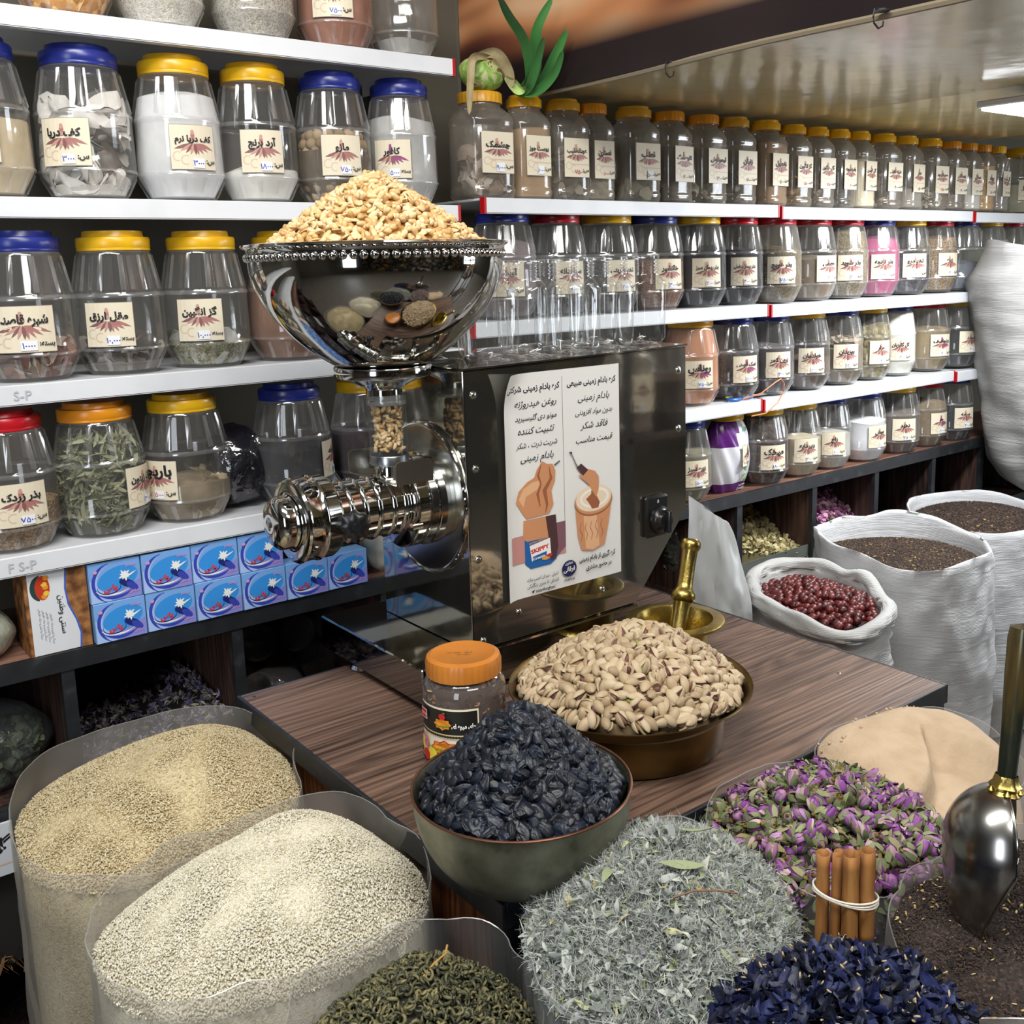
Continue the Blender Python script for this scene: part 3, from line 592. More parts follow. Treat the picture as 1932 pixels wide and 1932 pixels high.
def barrel_body(n=96):
    def rf(r, z, a, k):
        rib = (k % 8 == 0); up = .150 < z < .2185; lo = .006 < z < .040
        return r + (.0030 if rib and (up or lo) else 0)
    prof = [(0, .004), (.045, .002), (.056, 0), (.0585, .003), (.060, .008), (.0745, .036), (.0770, .041), (.0800, .0445), (.0802, .047), (.0785, .050), (.0782, .085), (.0772, .135), (.0785, .139), (.0787, .143), (.0765, .147), (.0752, .152), (.0625, .214), (.0612, .2195), (.0590, .222), (.0580, .226), (.0580, .240)]
    b = MB().lathe(prof, n, rf=rf); nf = len(prof) - 1
    for i in range(nf):
        z = (prof[i][1] + prof[i + 1][1]) / 2; ring = .0435 < z < .051 or .137 < z < .146 or .2185 < z < .227
        for k in range(n):
            if ring or ((k % 8 in (0, 7)) and (.15 < z < .2165 or .008 < z < .040)): b.M[i * n + k] = 1
    return b.mesh('jar_body', [M_PET, M_RIB])
M_RIB = film('jar_rib', (.97, .97, .97, 1), .78, .13, rough=.16, haze=(.85, .85, .84, 1), fres=.6)  # extra white haze on ribs and ridge rings paints in their highlights
ME_BARREL = barrel_body(); ME_BARREL_D = ME_BARREL.copy(); ME_BARREL_D.materials[0] = M_PETD
def barrel_lid(m):
    return MB().lathe([(.0600, .2215), (.0618, .222), (.0622, .2235), (.0615, .2265), (.0622, .228), (.0622, .2425), (.0605, .2455), (.052, .2465), (.0515, .2475), (.0505, .2565), (.0485, .2575), (.044, .2570), (0, .2555)], 48).mesh('lid', m)
def sq(a, p=3.4): return 1 / (abs(math.cos(a)) ** p + abs(math.sin(a)) ** p) ** (1 / p)
def pet_body(n=64):
    def rf(r, z, a, k):
        t = min(1, max(0, (.203 - z) / .03)); return r * (1 + t * (sq(a) - 1) * 1.0)
    prof = [(0, .003), (.040, .001), (.048, .0), (.0515, .004), (.0535, .014), (.0535, .022), (.0518, .026), (.0518, .030), (.0525, .033), (.0525, .155), (.0518, .158), (.0535, .163), (.053, .172), (.0505, .183), (.045, .192), (.040, .197), (.0375, .201), (.0375, .206), (.0388, .207), (.0375, .209), (.0365, .222)]
    return MB().lathe(prof, n, rf=rf).mesh('jar_body', M_PETD)
ME_PET = pet_body()
def pet_lid(m, ribbed):
    if ribbed: return MB().lathe([(.0395, .207), (.0405, .208), (.0405, .228), (.0390, .231), (0, .2315)], 96, rf=lambda r, z, a, k: r + (.0009 if (k // 2) % 2 and r > .04 else 0)).mesh('lid', m)
    return MB().lathe([(.0395, .207), (.0415, .208), (.0415, .225), (.0400, .227), (.0360, .2275), (.0355, .234), (.034, .235), (0, .2345)], 40).mesh('lid', m)
LIDM = {}
def lid_mesh(kind, col):
    k = (kind, col)
    if k not in LIDM: LIDM[k] = barrel_lid(LID[col]) if kind == 'b' else pet_lid(LID[col], kind == 'pr')
    return LIDM[k]
# ---- paper labels
LM = [plain('label_paper', '#ddd3bb', .5), plain('label_black', '#19171a', .6), plain('chili_a', '#a5706a', .5), plain('chili_b', '#7d5352', .5), plain('chili_c', '#bf9182', .5), plain('label_swirl', '#cdb79c', .5), plain('sticker_white', '#e6e8ea', .5), plain('pen_blue', '#2338a8', .5), plain('pen_red', '#b01c38', .5), plain('label_shadow', '#8b8478', .5), plain('pen_dark', '#30303c', .5), plain('chili_purple', '#8e3f6c', .5)]
PEN = {'b': 7, 'r': 8, 'k': 10}
def leafpoly(x, y, L, w, ang):
    P = []; c, s = math.cos(ang), math.sin(ang)
    for t, q in ((0, 0), (.2, .7), (.45, 1), (.7, .75), (1, 0), (.72, -.45), (.45, -.6), (.2, -.45)): u, v = t * L, q * w / 2; P.append((x + u * c - v * s, y + u * s + v * c))
    return P
def paper_label(text, price, pen='b', w=.082, h=.076, sticker=True, unit='س:', purple=False, size=None):
    f = Flat(); a, b = w / 2, h / 2
    f.rect(-a - .0008, a + .0008, -b - .0008, b + .0008, 9, 9); f.rect(-a, a, -b, b, 0, 9)
    for cx, cy, r in ((-a + .012, -b * .42, .008), (-a + .026, -b * .58, .008)): f.ribbon([(cx + r * math.cos(t), cy + r * math.sin(t)) for t in [PI * .3 + 4.2 * i / 9 for i in range(10)]], .0022, 5)
    f.ribbon([(-a * .55, -b * .33), (a, -b * .36)], .0025, 5)
    cx, cy = .0, b * .12
    for i, (ang, L, ww) in enumerate(((197, .034, .008), (-18, .036, .0075), (212, .026, .0065), (-33, .027, .007), (232, .022, .006), (-52, .023, .0065), (252, .021, .0065), (-72, .021, .0065), (275, .02, .008))):
        f.poly(leafpoly(cx + .004 * math.cos(R(ang)), cy + .002, L * w / .085, ww, R(ang)), (11 if purple and i % 2 else (3, 2, 4, 2)[i % 4]))
    for k in range(3): f.ell(cx - .002, cy + .010 + .0055 * k, .0042 - .0006 * k, .0045, (4, 2, 4)[k] if not purple else 11, 12)
    if text: f.text(text, 0, b * .26, (size or .0175), 1, w=w * .80, bold=.04)
    if price:
        if sticker: f.rect(-a * .10, a * .40, -b * .93, -b * .50, 6, 3)
        f.text(price, a * .14, -b * .84, .014, PEN[pen], w=w * .42, bold=.015)
    if unit: f.text(unit, a * .70, -b * .72, .0125, 1, w=w * .24, bold=.03)
    return f
def bend_barrel(phi):
    def fn(u, v, h):
        z = .092 + v; r = .0803 - max(z - .045, 0) * .022 + .0006 + h; a = phi + u / .081; return (r * math.cos(a), r * math.sin(a), z)
    return fn
def bend_pet(phi):
    def fn(u, v, h):
        a = phi; d = .0545 + h - max(0, abs(u) - .034) ** 2 * 12; return (d * math.cos(a) - u * math.sin(a), d * math.sin(a) + u * math.cos(a), .098 + v)
    return fn
# ---- contents
CONT = {
 'powder': lambda n, c: noisy('powder_' + n, [(.3, c[0]), (.7, c[1])], 22, .95, .15),
 'grain': lambda n, c: grain('grain_' + n, [(0, c[0]), (.5, c[1]), (1, c[2] if len(c) > 2 else c[1])], 330, .85, .6, .0015),
 'chunk': lambda n, c: grain('chunky_' + n, [(0, c[0]), (.5, c[1]), (1, c[2] if len(c) > 2 else c[1])], 75, .8, .8, .006)}
def fill_mesh(name, kind, fill, mat, seed, flat=True):
    """body of loose stuff inside a jar, following its inner wall up to FILL"""
    pb = [(.045, .005), (.0565, .007), (.0735, .037), (.0775, .046), (.0765, .085), (.0755, .135), (.0765, .142), (.0738, .151), (.0612, .214)]
    pp = [(.042, .005), (.0495, .007), (.0515, .016), (.0500, .028), (.0505, .155), (.0515, .163), (.0488, .182), (.0355, .200)]
    p = pb if kind == 'b' else pp; H = .235 if kind == 'b' else .215; zt = max(.02, fill * H); pr = [(0, .005)]
    for (r0, z0), (r1, z1) in zip(p, p[1:]):
        pr.append((r0, z0))
        if z1 > zt: t = (zt - z0) / (z1 - z0); pr.append((r0 + (r1 - r0) * max(t, 0), max(zt, z0))); break
    else: pr.append(p[-1])
    rt, zt = pr[-1]; ns = Noise(seed, 8, 20, 70); b = MB()
    pr += [(rt * .8, zt + .004), (rt * .45, zt + .009), (0, zt + .011)]
    b.lathe(pr, 40, rf=(None if kind == 'b' else (lambda r, z, a, k: r * (1 + min(1, max(0, (.203 - z) / .03)) * (sq(a) - 1)))))
    V = np.array(b.V); m = V[:, 2] > zt - .006; V[m, 2] += ns(V[m]) * .004; b.V = [tuple(v) for v in V]
    me = b.mesh(name, mat); return me
CH = {}
def flake(seed, L=1., w=.6, t=.15, bend=.3, nu=5, nv=4):
    """closed curled flake, unit length"""
    r = np.random.default_rng(seed); b = MB(); ns = Noise(seed, 6, 1, 5)
    def f(u, v):
        x = (u - .5) * L; y = (v - .5) * w * math.sin(PI * (u * .86 + .07)) ** .6; z = bend * (x * x - .2) + .6 * bend * y * y + .06 * float(ns((x * 3, y * 3, seed))); return x, y, z
    for s in (1, -1): b.grid(lambda u, v: (f(u, v)[0], f(u, v)[1], f(u, v)[2] + s * t / 2 * math.sin(PI * min(max(u, .03), .97)) * math.sin(PI * min(max(v, .05), .95))), nu, nv)
    return tris(b)
def leafblade(seed, w=.16, bend=.25, nu=6, twist=.6):
    r = np.random.default_rng(seed); b = MB(); tw = r.uniform(-twist, twist); bd = r.uniform(-bend, bend); bd2 = r.uniform(-bend, bend)
    V = []; F = []
    for i in range(nu):
        u = i / (nu - 1); x = u - .5; ww = w / 2 * math.sin(PI * min(max(u, .04), .96)) ** .8; t = tw * (u - .5); y0 = bd2 * (x * x - .1)
        for s in (-1, 0, 1): V.append((x, y0 + s * ww * math.cos(t), bd * (x * x * 2 - .2) + s * ww * math.sin(t) + (0 if s else -ww * .35)))
    for i in range(nu - 1):
        for k in (0, 1): F.append((i * 3 + k, i * 3 + k + 1, i * 3 + k + 4, i * 3 + k + 3))
    b.add(V, F); return tris(b)
FLAKES = [flake(i, 1, .7, .16, .5) for i in range(4)]; BLADES = [leafblade(i) for i in range(5)]
def shell_points(n, zt, r, kind='b', inner=.5):
    a = r.uniform(0, 2 * PI, n); z = r.uniform(.012, zt, n)
    if kind == 'b': R0 = np.interp(z, [0, .036, .046, .14, .15, .214], [.052, .066, .070, .068, .067, .054])
    else: R0 = np.interp(z, [0, .02, .16, .2], [.040, .046, .046, .03])
    rr = R0 * np.sqrt(r.uniform(inner, 1.0, n)); return np.stack([rr * np.cos(a), rr * np.sin(a), z], 1)
Z1, Z2, Z3, Z4 = 1.9285, 1.6295, 1.3235, 1.0345; JY = 1.965
ORD = ['first', 'second', 'third', 'fourth', 'fifth', 'sixth', 'seventh', 'eighth', 'ninth', 'tenth', 'eleventh', 'twelfth', 'thirteenth', 'fourteenth', 'fifteenth', 'sixteenth', 'seventeenth', 'eighteenth', 'nineteenth', 'twentieth']
def chunks_in(name, temps, mats, n, zt, size, seed, kind='b', inner=.5):
    r = np.random.default_rng(seed); P = shell_points(n, zt, r, kind, inner); V, F, M = join(temps, P, rotmats(n, r, tilt=9), r.uniform(.7, 1.3, n) * size, r.integers(0, len(temps), n))
    rad = np.hypot(V[:, 0], V[:, 1]); z = V[:, 2]                      # keep every flake inside the jar wall
    lim = np.interp(z, [0, .036, .046, .14, .15, .214, .24], [.055, .0725, .0765, .0745, .073, .0595, .055]) if kind == 'b' else np.full(len(z), .047); s = np.minimum(1, lim / np.maximum(rad, 1e-6)); V[:, 0] *= s; V[:, 1] *= s; V[:, 2] = np.maximum(V[:, 2], .006)
    return new_mesh(name, V, F, mats, M)
def jar(kind, x, r, z, lid, cont, text=None, price=None, pen='b', ang=0, y=JY, hs=1.0, unit='س:', lab='', clab='', dusty=False, purple=False, size=None, group='', sticker=True, tilt=0, wl=None, hl=None):
    """kind b = ribbed barrel jar, p / pr = square jar with plain / ribbed lid"""
    base = .08 if kind == 'b' else .0545; s = r / base; e = empty('jar', (x, y, z), lab, 'jar', group); e.scale = (s, s, hs); e.rotation_euler = (0, 0, rng.uniform(-.4, .4) if kind == 'b' else R(tilt))
    rz = e.rotation_euler[2]; ob('jar_body', (ME_BARREL_D if dusty else ME_BARREL) if kind == 'b' else ME_PET, e)
    if lid: ob('lid', lid_mesh(kind, lid), e)
    if text is not None:
        w, h = (.0835, .077) if kind == 'b' else (.069, .088)
        if wl: w = wl
        if hl: h = hl
        phi = R(-90 + ang) - rz; P = paper_label(text, price, pen, w, h, sticker, unit, purple, size)
        o = P.build('label', bend_barrel(phi) if kind == 'b' else bend_pet(R(-90)), LM, e)
    for i, (ck, cn, cc, fill, extra) in enumerate(cont):
        if ck in CONT:
            o = ob(cn.replace(' ', '_'), fill_mesh('contents', 'b' if kind == 'b' else 'p', fill, CONT[ck](cn.replace(' ', '_') + '_'.join(cc)[:14].replace('#', ''), cc), int(x * 100)))
        else:
            st = [(0, cc[0]), (.5, cc[1]), (1, cc[-1])]; m = piece('pieces_' + cn.replace(' ', '_'), st, .8, .3, 120)
            n, size_, temps = extra; o = ob(cn.replace(' ', '_'), chunks_in('contents', temps, m, n, fill, size_, int(x * 1000), 'b' if kind == 'b' else 'p'))
        o.location = (x, y, z + .0008); o.scale = (s * .985, s * .985, hs); o.rotation_euler = (0, 0, rz)
        tag(o, clab, 'powder' if ck == 'powder' else 'spice', kind='stuff')
    return e
ROWS = []
def row(name, z, jars, kind='b', y=JY, hs=1.0, dusty=False):
    for i, j in enumerate(jars):
        d = dict(j); what = d.pop('what'); x, r, lid = d.pop('x'), d.pop('r'), d.pop('lid'); k = d.pop('kind', kind); hs_ = d.pop('hs', hs)
        o = 'leftmost' if i == 0 else ORD[i] + ' from left'
        shp = 'barrel' if k == 'b' else 'square'; ld = {'yelloworange': 'yellow', 'amber': 'amber'}.get(lid, lid)
        lab = f'{ld}-lidded {shp} jar of {what}, {o} on {name}'; cl = f'{what} inside the {o} jar on {name}'
        jar(k, x, r, z, lid, d.pop('cont'), lab=lab, clab=cl, group=f'jars on the {name}', hs=hs_, dusty=d.pop('dusty', dusty), y=d.pop('y', y), **d)
P_ = 'powder'; G_ = 'grain'; K_ = 'chunk'; F_ = 'flakes'
row('top left shelf', Z1, [
 dict(what='orange resin in plastic', x=.525, r=.079, lid='yellow', cont=[(K_, 'orange resin', ('#8a4a1e', '#d8942c', '#e8b868'), .35, 0), (F_, 'orange lumps', ('#b5651f', '#e0a040', '#d9c0a0'), .12, (60, .035, FLAKES))]),
 dict(what='white crushed grain', x=.686, r=.078, lid='blue', cont=[(G_, 'white grain', ('#b7afa0', '#dcd7cb', '#e9e6de'), .75, 0)]),
 dict(what='small grey beads', x=.862, r=.079, lid='yellow', cont=[(G_, 'grey beads', ('#8d877a', '#b4aea2', '#c9c4b8'), .8, 0)]),
 dict(what='red-brown powder', x=1.034, r=.077, lid='yellow', cont=[(P_, 'red brown powder', ('#8a5540', '#a06a52'), .95, 0)], text='سماق', price='۷۵۰۰', ang=-30),
 dict(what='grey dust', x=1.192, r=.074, lid='blue', cont=[(P_, 'grey dust', ('#8f8c88', '#aaa7a3'), .14, 0)])])
row('second left shelf', Z2, [
 dict(what='beige powder', x=.372, r=.079, lid='blue', cont=[(P_, 'beige powder', ('#b9a888', '#cdbd9f'), .52, 0)], text='کنجد', price='۳۰۰۰', ang=-21),
 dict(what='white cuttlebone pieces', x=.537, r=.081, lid='blue', cont=[(F_, 'white cuttlebone', ('#b9b2aa', '#dedad4', '#efece6'), .165, (60, .075, [flake(i, 1, .6, .22, .5, 7, 5) for i in range(4)])), (P_, 'white crumbs', ('#b7b0a6', '#d9d5ce'), .10, 0)], text='کف دریا', price='۳۰۰۰', ang=-40),
 dict(what='fine white powder', x=.700, r=.0795, lid='yellow', cont=[(P_, 'fine white powder', ('#d2d2d2', '#e6e6e8'), .78, 0)], text='کف دریا نرم', price='۳۰۰۰', ang=-1),
 dict(what='rice flour remnant', x=.851, r=.077, lid='yellow', cont=[(P_, 'rice flour', ('#cfccc4', '#e6e4de'), .24, 0)], text='آرد برنج', price='۱۸۰۰۰', ang=-16),
 dict(what='round oak galls', x=1.013, r=.078, lid='blue', cont=[(P_, 'dark gall dust', ('#4d4234', '#6b5c49'), .45, 0)], text='مازو', price='۷۵۰۰', ang=-14),
 dict(what='pale camphor', x=1.173, r=.077, lid='blue', cont=[(P_, 'camphor', ('#a3a29f', '#bdbcb9'), .74, 0)], text='کافور', price='۵۰۰۰', ang=-46, unit='بسته:', purple=True)])
row('third left shelf', Z3, [
 dict(what='bagged red gum', x=.412, r=.081, lid='blue', cont=[(F_, 'red gum', ('#5a2a1c', '#7d4a36', '#b9aea0'), .055, (60, .05, FLAKES)), (P_, 'red gum dust', ('#5c4438', '#8f8478'), .10, 0)], text='شیره قاصنی', price='۱۰۰۰۰', ang=-18, unit='بسته:', wl=.1, size=.026),
 dict(what='bagged dark resin', x=.566, r=.080, lid='yellow', cont=[(F_, 'dark resin', ('#3a302a', '#6b625a', '#a59f97'), .06, (60, .045, FLAKES)), (P_, 'resin dust', ('#5a524a', '#8b847b'), .10, 0)], text='مقل ارزق', price='۱۰,۰۰۰', ang=-30, unit='بسته:'),
 dict(what='bagged olive seeds', x=.725, r=.080, lid='yellow', cont=[(G_, 'olive seeds', ('#4a4a30', '#7d7a52', '#a9a68c'), .20, 0), (F_, 'film scraps', ('#8d8d88', '#b8b8b2', '#7a7a60'), .06, (20, .05, FLAKES))], text='گز انگبین', price='۱۰,۰۰۰', ang=-29, unit='بسته:'),
 dict(what='brown powder', x=.893, r=.080, lid='yellow', cont=[(P_, 'brown powder', ('#6d4a36', '#87604a'), .86, 0)]),
 dict(what='grey powder', x=1.062, r=.080, lid='blue', cont=[(P_, 'grey powder', ('#78736c', '#938e86'), .5, 0)])], hs=.985)
row('lowest left shelf', Z4, [
 dict(what='brown carrot seeds', x=.352, r=.081, lid='red', cont=[(G_, 'carrot seeds', ('#4d3826', '#7d6142', '#ae9068'), .36, 0)], text='بذر زردک', price='۷۵۰۰', ang=3),
 dict(what='narrow olive leaves', x=.505, r=.081, lid='orange', cont=[(P_, 'leaf core', ('#3c3c2c', '#55543c'), .12, 0), (F_, 'narrow leaves', ('#55573f', '#7f8160', '#a9a98a'), .19, (1100, .050, BLADES))], text='برگ زیتون', price='۳۰۰۰', ang=46),
 dict(what='pale root chips', x=.663, r=.081, lid='yellow', cont=[(P_, 'root dust', ('#6f604a', '#93836a'), .33, 0), (F_, 'root chips', ('#8d7b5c', '#b8a684', '#cfc0a2'), .085, (110, .036, FLAKES))], text='باریجه', price='۵۰۰۰', ang=-62, pen='r', size=.03),
 dict(what='dark grey powder', x=.882, r=.079, lid='blue', cont=[(P_, 'dark grey powder', ('#2c2c30', '#3f3f45'), .5, 0)], text='سرمه', price='۳۰۰۰', ang=52),
 dict(what='plum powder', x=1.055, r=.079, lid='yellow', cont=[(P_, 'plum powder', ('#2a2026', '#3d2f38'), .56, 0)])], hs=.945)
# galls: countable balls in their jar
V, F = ICO[2]; mg = piece('gall', [(0, '#8a7458'), (.5, '#a58d6c'), (1, '#bfa684')], .8, .6, 180); gm = [new_mesh('oak_gall', V * (1 + .05 * np.sin(V @ rng.normal(size=(3, 3)) * 5).sum(1))[:, None] * .0125, F, mg) for _ in range(3)]
k = 0
for lev in range(8):
    for i in range(9):
        a = R(150 + 24 * i + 12 * (lev % 2)); z = .018 + .0165 * lev; rr = .058 if 0 < lev < 7 else .050
        o = ob('oak_gall', gm[k % 3], None, (1.013 + rr * math.cos(a), JY + rr * math.sin(a), Z2 + z), (k, k * 2, 0)); tag(o, 'tan round oak gall inside the fifth jar on the second left shelf', 'gall', 'oak galls in the barrel jar'); k += 1
# ---- right unit: square jars on the top shelf
PX_ = [1.381, 1.505, 1.619, 1.713, 1.85, 1.975, 2.104, 2.228, 2.36, 2.483, 2.591, 2.697, 2.801, 2.929, 3.054, 3.194, 3.32, 3.431, 3.529, 3.631]
PR_ = [.066, .054, .056, .0475, .060, .055, .057, .055, .056, .050, .050, .049, .049, .055, .055, .056, .052, .048, .044, .044]
PL_ = ['amber', 'yelloworange', 'amber', 'orange', 'amber', 'orange', 'orange', 'amber', 'yelloworange', 'yelloworange', 'yelloworange', 'yelloworange', 'yelloworange', 'yelloworange', 'yelloworange', 'yelloworange', 'orange', 'orange', 'orange', 'yelloworange']
PK_ = ['pr', 'p', 'p', 'pr', 'p', 'pr', 'pr', 'p', 'p', 'p', 'p', 'p', 'p', 'p', 'p', 'p', 'pr', 'pr', 'pr', 'pr']
PT_ = [('چشمک', '۹۰۰۰', 'b'), ('پوست جوز', '۶۰۰۰', 'b'), ('عودالصلیب', '۷۵۰۰', 'r'), ('نسترن', '۶۰۰۰', 'r'), ('ثعلب', '۵۰۰۰', 'k'), ('قلوه سنگ', '۴۰۰۰', 'k'), ('لیموترش', '۳۰۰۰', 'k'), ('زنیان', '۷۰۰۰', 'k'), ('زنجبیل', '۵۰۰۰', 'k'), ('گز انگبین', '۱۵۰۰۰', 'r'), ('گل هرگون', '۲۵۰۰', 'r'), ('بادرنجبویه', '۲۰۰۰', 'r'), ('گل لایسن', '۲۶۰۰', 'k'), ('هلیله کابلی', '۴۰۰۰', 'k'), ('هنر', '۵۰۰۰', 'k'), ('حجرالیهود', '۲۵۰۰', 'r'), ('بسلاذر', '۴۰۰۰', 'k'), ('سنبل', '۳۰۰۰', 'k'), ('ریوند', '۱۵۰۰', 'r'), ('گل سرخ', '۳۰۰۰', 'k')]
PC_ = [('brown roots', [(F_, 'roots', ('#4a3626', '#6e5440', '#c9c4bc'), .13, (46, .055, FLAKES))]), ('tan powder', [(P_, 'tan powder', ('#a08462', '#b39674'), .72, 0)]), ('grey wood chips', [(F_, 'wood chips', ('#5e564c', '#857c70', '#a39a8c'), .12, (90, .03, FLAKES))]),
 ('grey seeds', [(K_, 'grey seeds', ('#6e675c', '#8b8375'), .22, 0)]), ('crumpled film', [(F_, 'film pieces', ('#75705f', '#96917f', '#a8a494'), .05, (20, .04, FLAKES))]), ('grey crumbs', [(P_, 'grey crumbs', ('#65605a', '#7e7870'), .18, 0)]),
 ('a clear film scrap', [(F_, 'clear scraps', ('#8f897a', '#a9a392', '#b9b4a4'), .05, (14, .04, FLAKES))]), ('twisted bag', [(F_, 'bag folds', ('#77736a', '#949086', '#aaa69c'), .1, (40, .035, FLAKES))]), ('ginger powder', [(P_, 'ginger powder', ('#8e7152', '#a58765'), .78, 0)]),
 ('ochre lumps', [(F_, 'ochre lumps', ('#7b5f3c', '#a5834f', '#c2a06a'), .085, (120, .022, FLAKES))]), ('mixed buds', [(F_, 'mixed buds', ('#8f7f68', '#b5a58c', '#7a7470'), .09, (120, .022, FLAKES))]), ('black shiny chips', [(F_, 'black chips', ('#22242a', '#3a3e46', '#5a5f6a'), .12, (110, .024, FLAKES))]),
 ('cream powder', [(P_, 'cream powder', ('#ddd6bc', '#e9e3cc'), .66, 0)]), ('brown husks', [(F_, 'brown husks', ('#5c5044', '#857564', '#a69684'), .11, (110, .024, FLAKES))]), ('ash powder', [(P_, 'ash powder', ('#8a8782', '#a3a09a'), .3, 0)]), ('white stones', [(F_, 'white stones', ('#b5ac9c', '#d6cfc2', '#e6e1d6'), .07, (90, .022, FLAKES))]),
 ('dark seeds', [(K_, 'dark seeds', ('#6a635c', '#857d74'), .25, 0)]), ('white crystals', [(P_, 'white crystals', ('#d5d8d6', '#e8eae8'), .5, 0)]), ('golden threads', [(G_, 'golden threads', ('#b98a4c', '#dbb276', '#e9cb98'), .72, 0)]), ('grey powder', [(P_, 'grey ash', ('#8d8a88', '#a5a2a0'), .5, 0)])]
js = []
for i in range(20):
    t, p, pn = PT_[i]; js.append(dict(what=PC_[i][0], x=PX_[i], r=PR_[i], lid=PL_[i], kind=PK_[i], cont=PC_[i][1], text=t, price=p, pen=pn, tilt=float(rng.uniform(-5, 5)), hs=1.0 if i < 9 else .985, sticker=i in (0, 1, 4)))
row('top right shelf', 1.6475, js, 'p')
jar('b', 3.81, .079, 1.6415, 'yellow', [(P_, 'sage powder', ('#9b9880', '#b3b098'), .5, 0)], 'اولی نرم', '۵۰۰۰', 'k', ang=-35, hs=.92, lab='yellow-lidded barrel jar of sage powder, past the square jars on top right shelf', clab='sage powder inside the barrel jar at the end of the top right shelf', group='jars on the top right shelf')
row('second right shelf', 1.3775, [
 dict(what='plum grey powder', x=1.432, r=.080, lid='blue', cont=[(P_, 'mauve powder', ('#6a5f62', '#807478'), .72, 0)], text='آویشن', price='۳۰۰۰', ang=-30),
 dict(what='black seeds', x=1.590, r=.076, lid='red', cont=[(G_, 'black seeds', ('#17161a', '#2b2a30', '#3a383e'), .5, 0)], text='سیاهدانه', price='۳۰۰۰', ang=-10),
 dict(what='black basil seeds', x=1.755, r=.080, lid='yellow', cont=[(G_, 'basil seeds black', ('#141317', '#232329', '#2f2d35'), .55, 0)], text='تخم شربتی', price='۲۰۰۰', ang=-12),
 dict(what='rust seeds', x=1.92, r=.079, lid='blue', cont=[(G_, 'rust seeds', ('#4f3526', '#7a5440', '#93694f'), .52, 0)], text='خاکشیر', price='۳۰۰۰', ang=-12),
 dict(what='green basil seeds', x=2.083, r=.080, lid='yellow', cont=[(P_, 'basil black', ('#15161f', '#20222c'), .66, 0)], text='بذر ریحان سبز', price='۲۰۰۰', pen='r', ang=-26),
 dict(what='purple basil seeds', x=2.242, r=.076, lid='red', cont=[(P_, 'basil purple', ('#1c1a20', '#28262e'), .64, 0)], text='بذر ریحان بنفش', price='۴۰۰۰', pen='r', ang=-30),
 dict(what='carrot seeds', x=2.408, r=.080, lid='red', cont=[(G_, 'olive carrot seeds', ('#3f3626', '#625438', '#8a7a58'), .64, 0)], text='بذر هویج', price='۷۵۰۰', ang=-35, dusty=True),
 dict(what='grey threshed husks', x=2.573, r=.080, lid='red', cont=[(P_, 'amber grey powder', ('#78644c', '#8c8072'), .5, 0)], text='خطمی', price='۴۰۰۰', pen='r', ang=-8),
 dict(what='dill seeds', x=2.737, r=.079, lid='red', cont=[(G_, 'dill seeds', ('#4e4434', '#77694e', '#94866c'), .84, 0)], text='بذر شوید', price='۳۰۰۰', pen='k', ang=-35),
 dict(what='pink powder', x=2.905, r=.079, lid='blue', cont=[(P_, 'pink powder', ('#9a4668', '#b45a80'), .76, 0)], text='بذر ترنجه', price='۴۰۰۰', ang=-33, sticker=True),
 dict(what='charcoal petals', x=3.08, r=.080, lid='yellow', cont=[(K_, 'charcoal petals', ('#26252a', '#3a393f', '#55545a'), .5, 0)], text='تخم مرو', price='۲۰۰۰', ang=-33),
 dict(what='ribbed brown seeds', x=3.252, r=.078, lid='red', cont=[(G_, 'ribbed seeds', ('#574632', '#8a7358', '#b39a7a'), .76, 0)], text='زیره', price='۳۰۰۰', ang=-18),
 dict(what='slate powder', x=3.415, r=.078, lid='blue', cont=[(P_, 'slate powder', ('#5c6068', '#767a84'), .4, 0)]),
 dict(what='moss powder', x=3.578, r=.078, lid='yellow', cont=[(P_, 'moss powder', ('#6c6c5a', '#83836e'), .6, 0)]),
 dict(what='brown crumbs', x=3.745, r=.078, lid='red', cont=[(K_, 'brown crumbs', ('#3b3026', '#574a3c'), .5, 0)])], hs=.985)
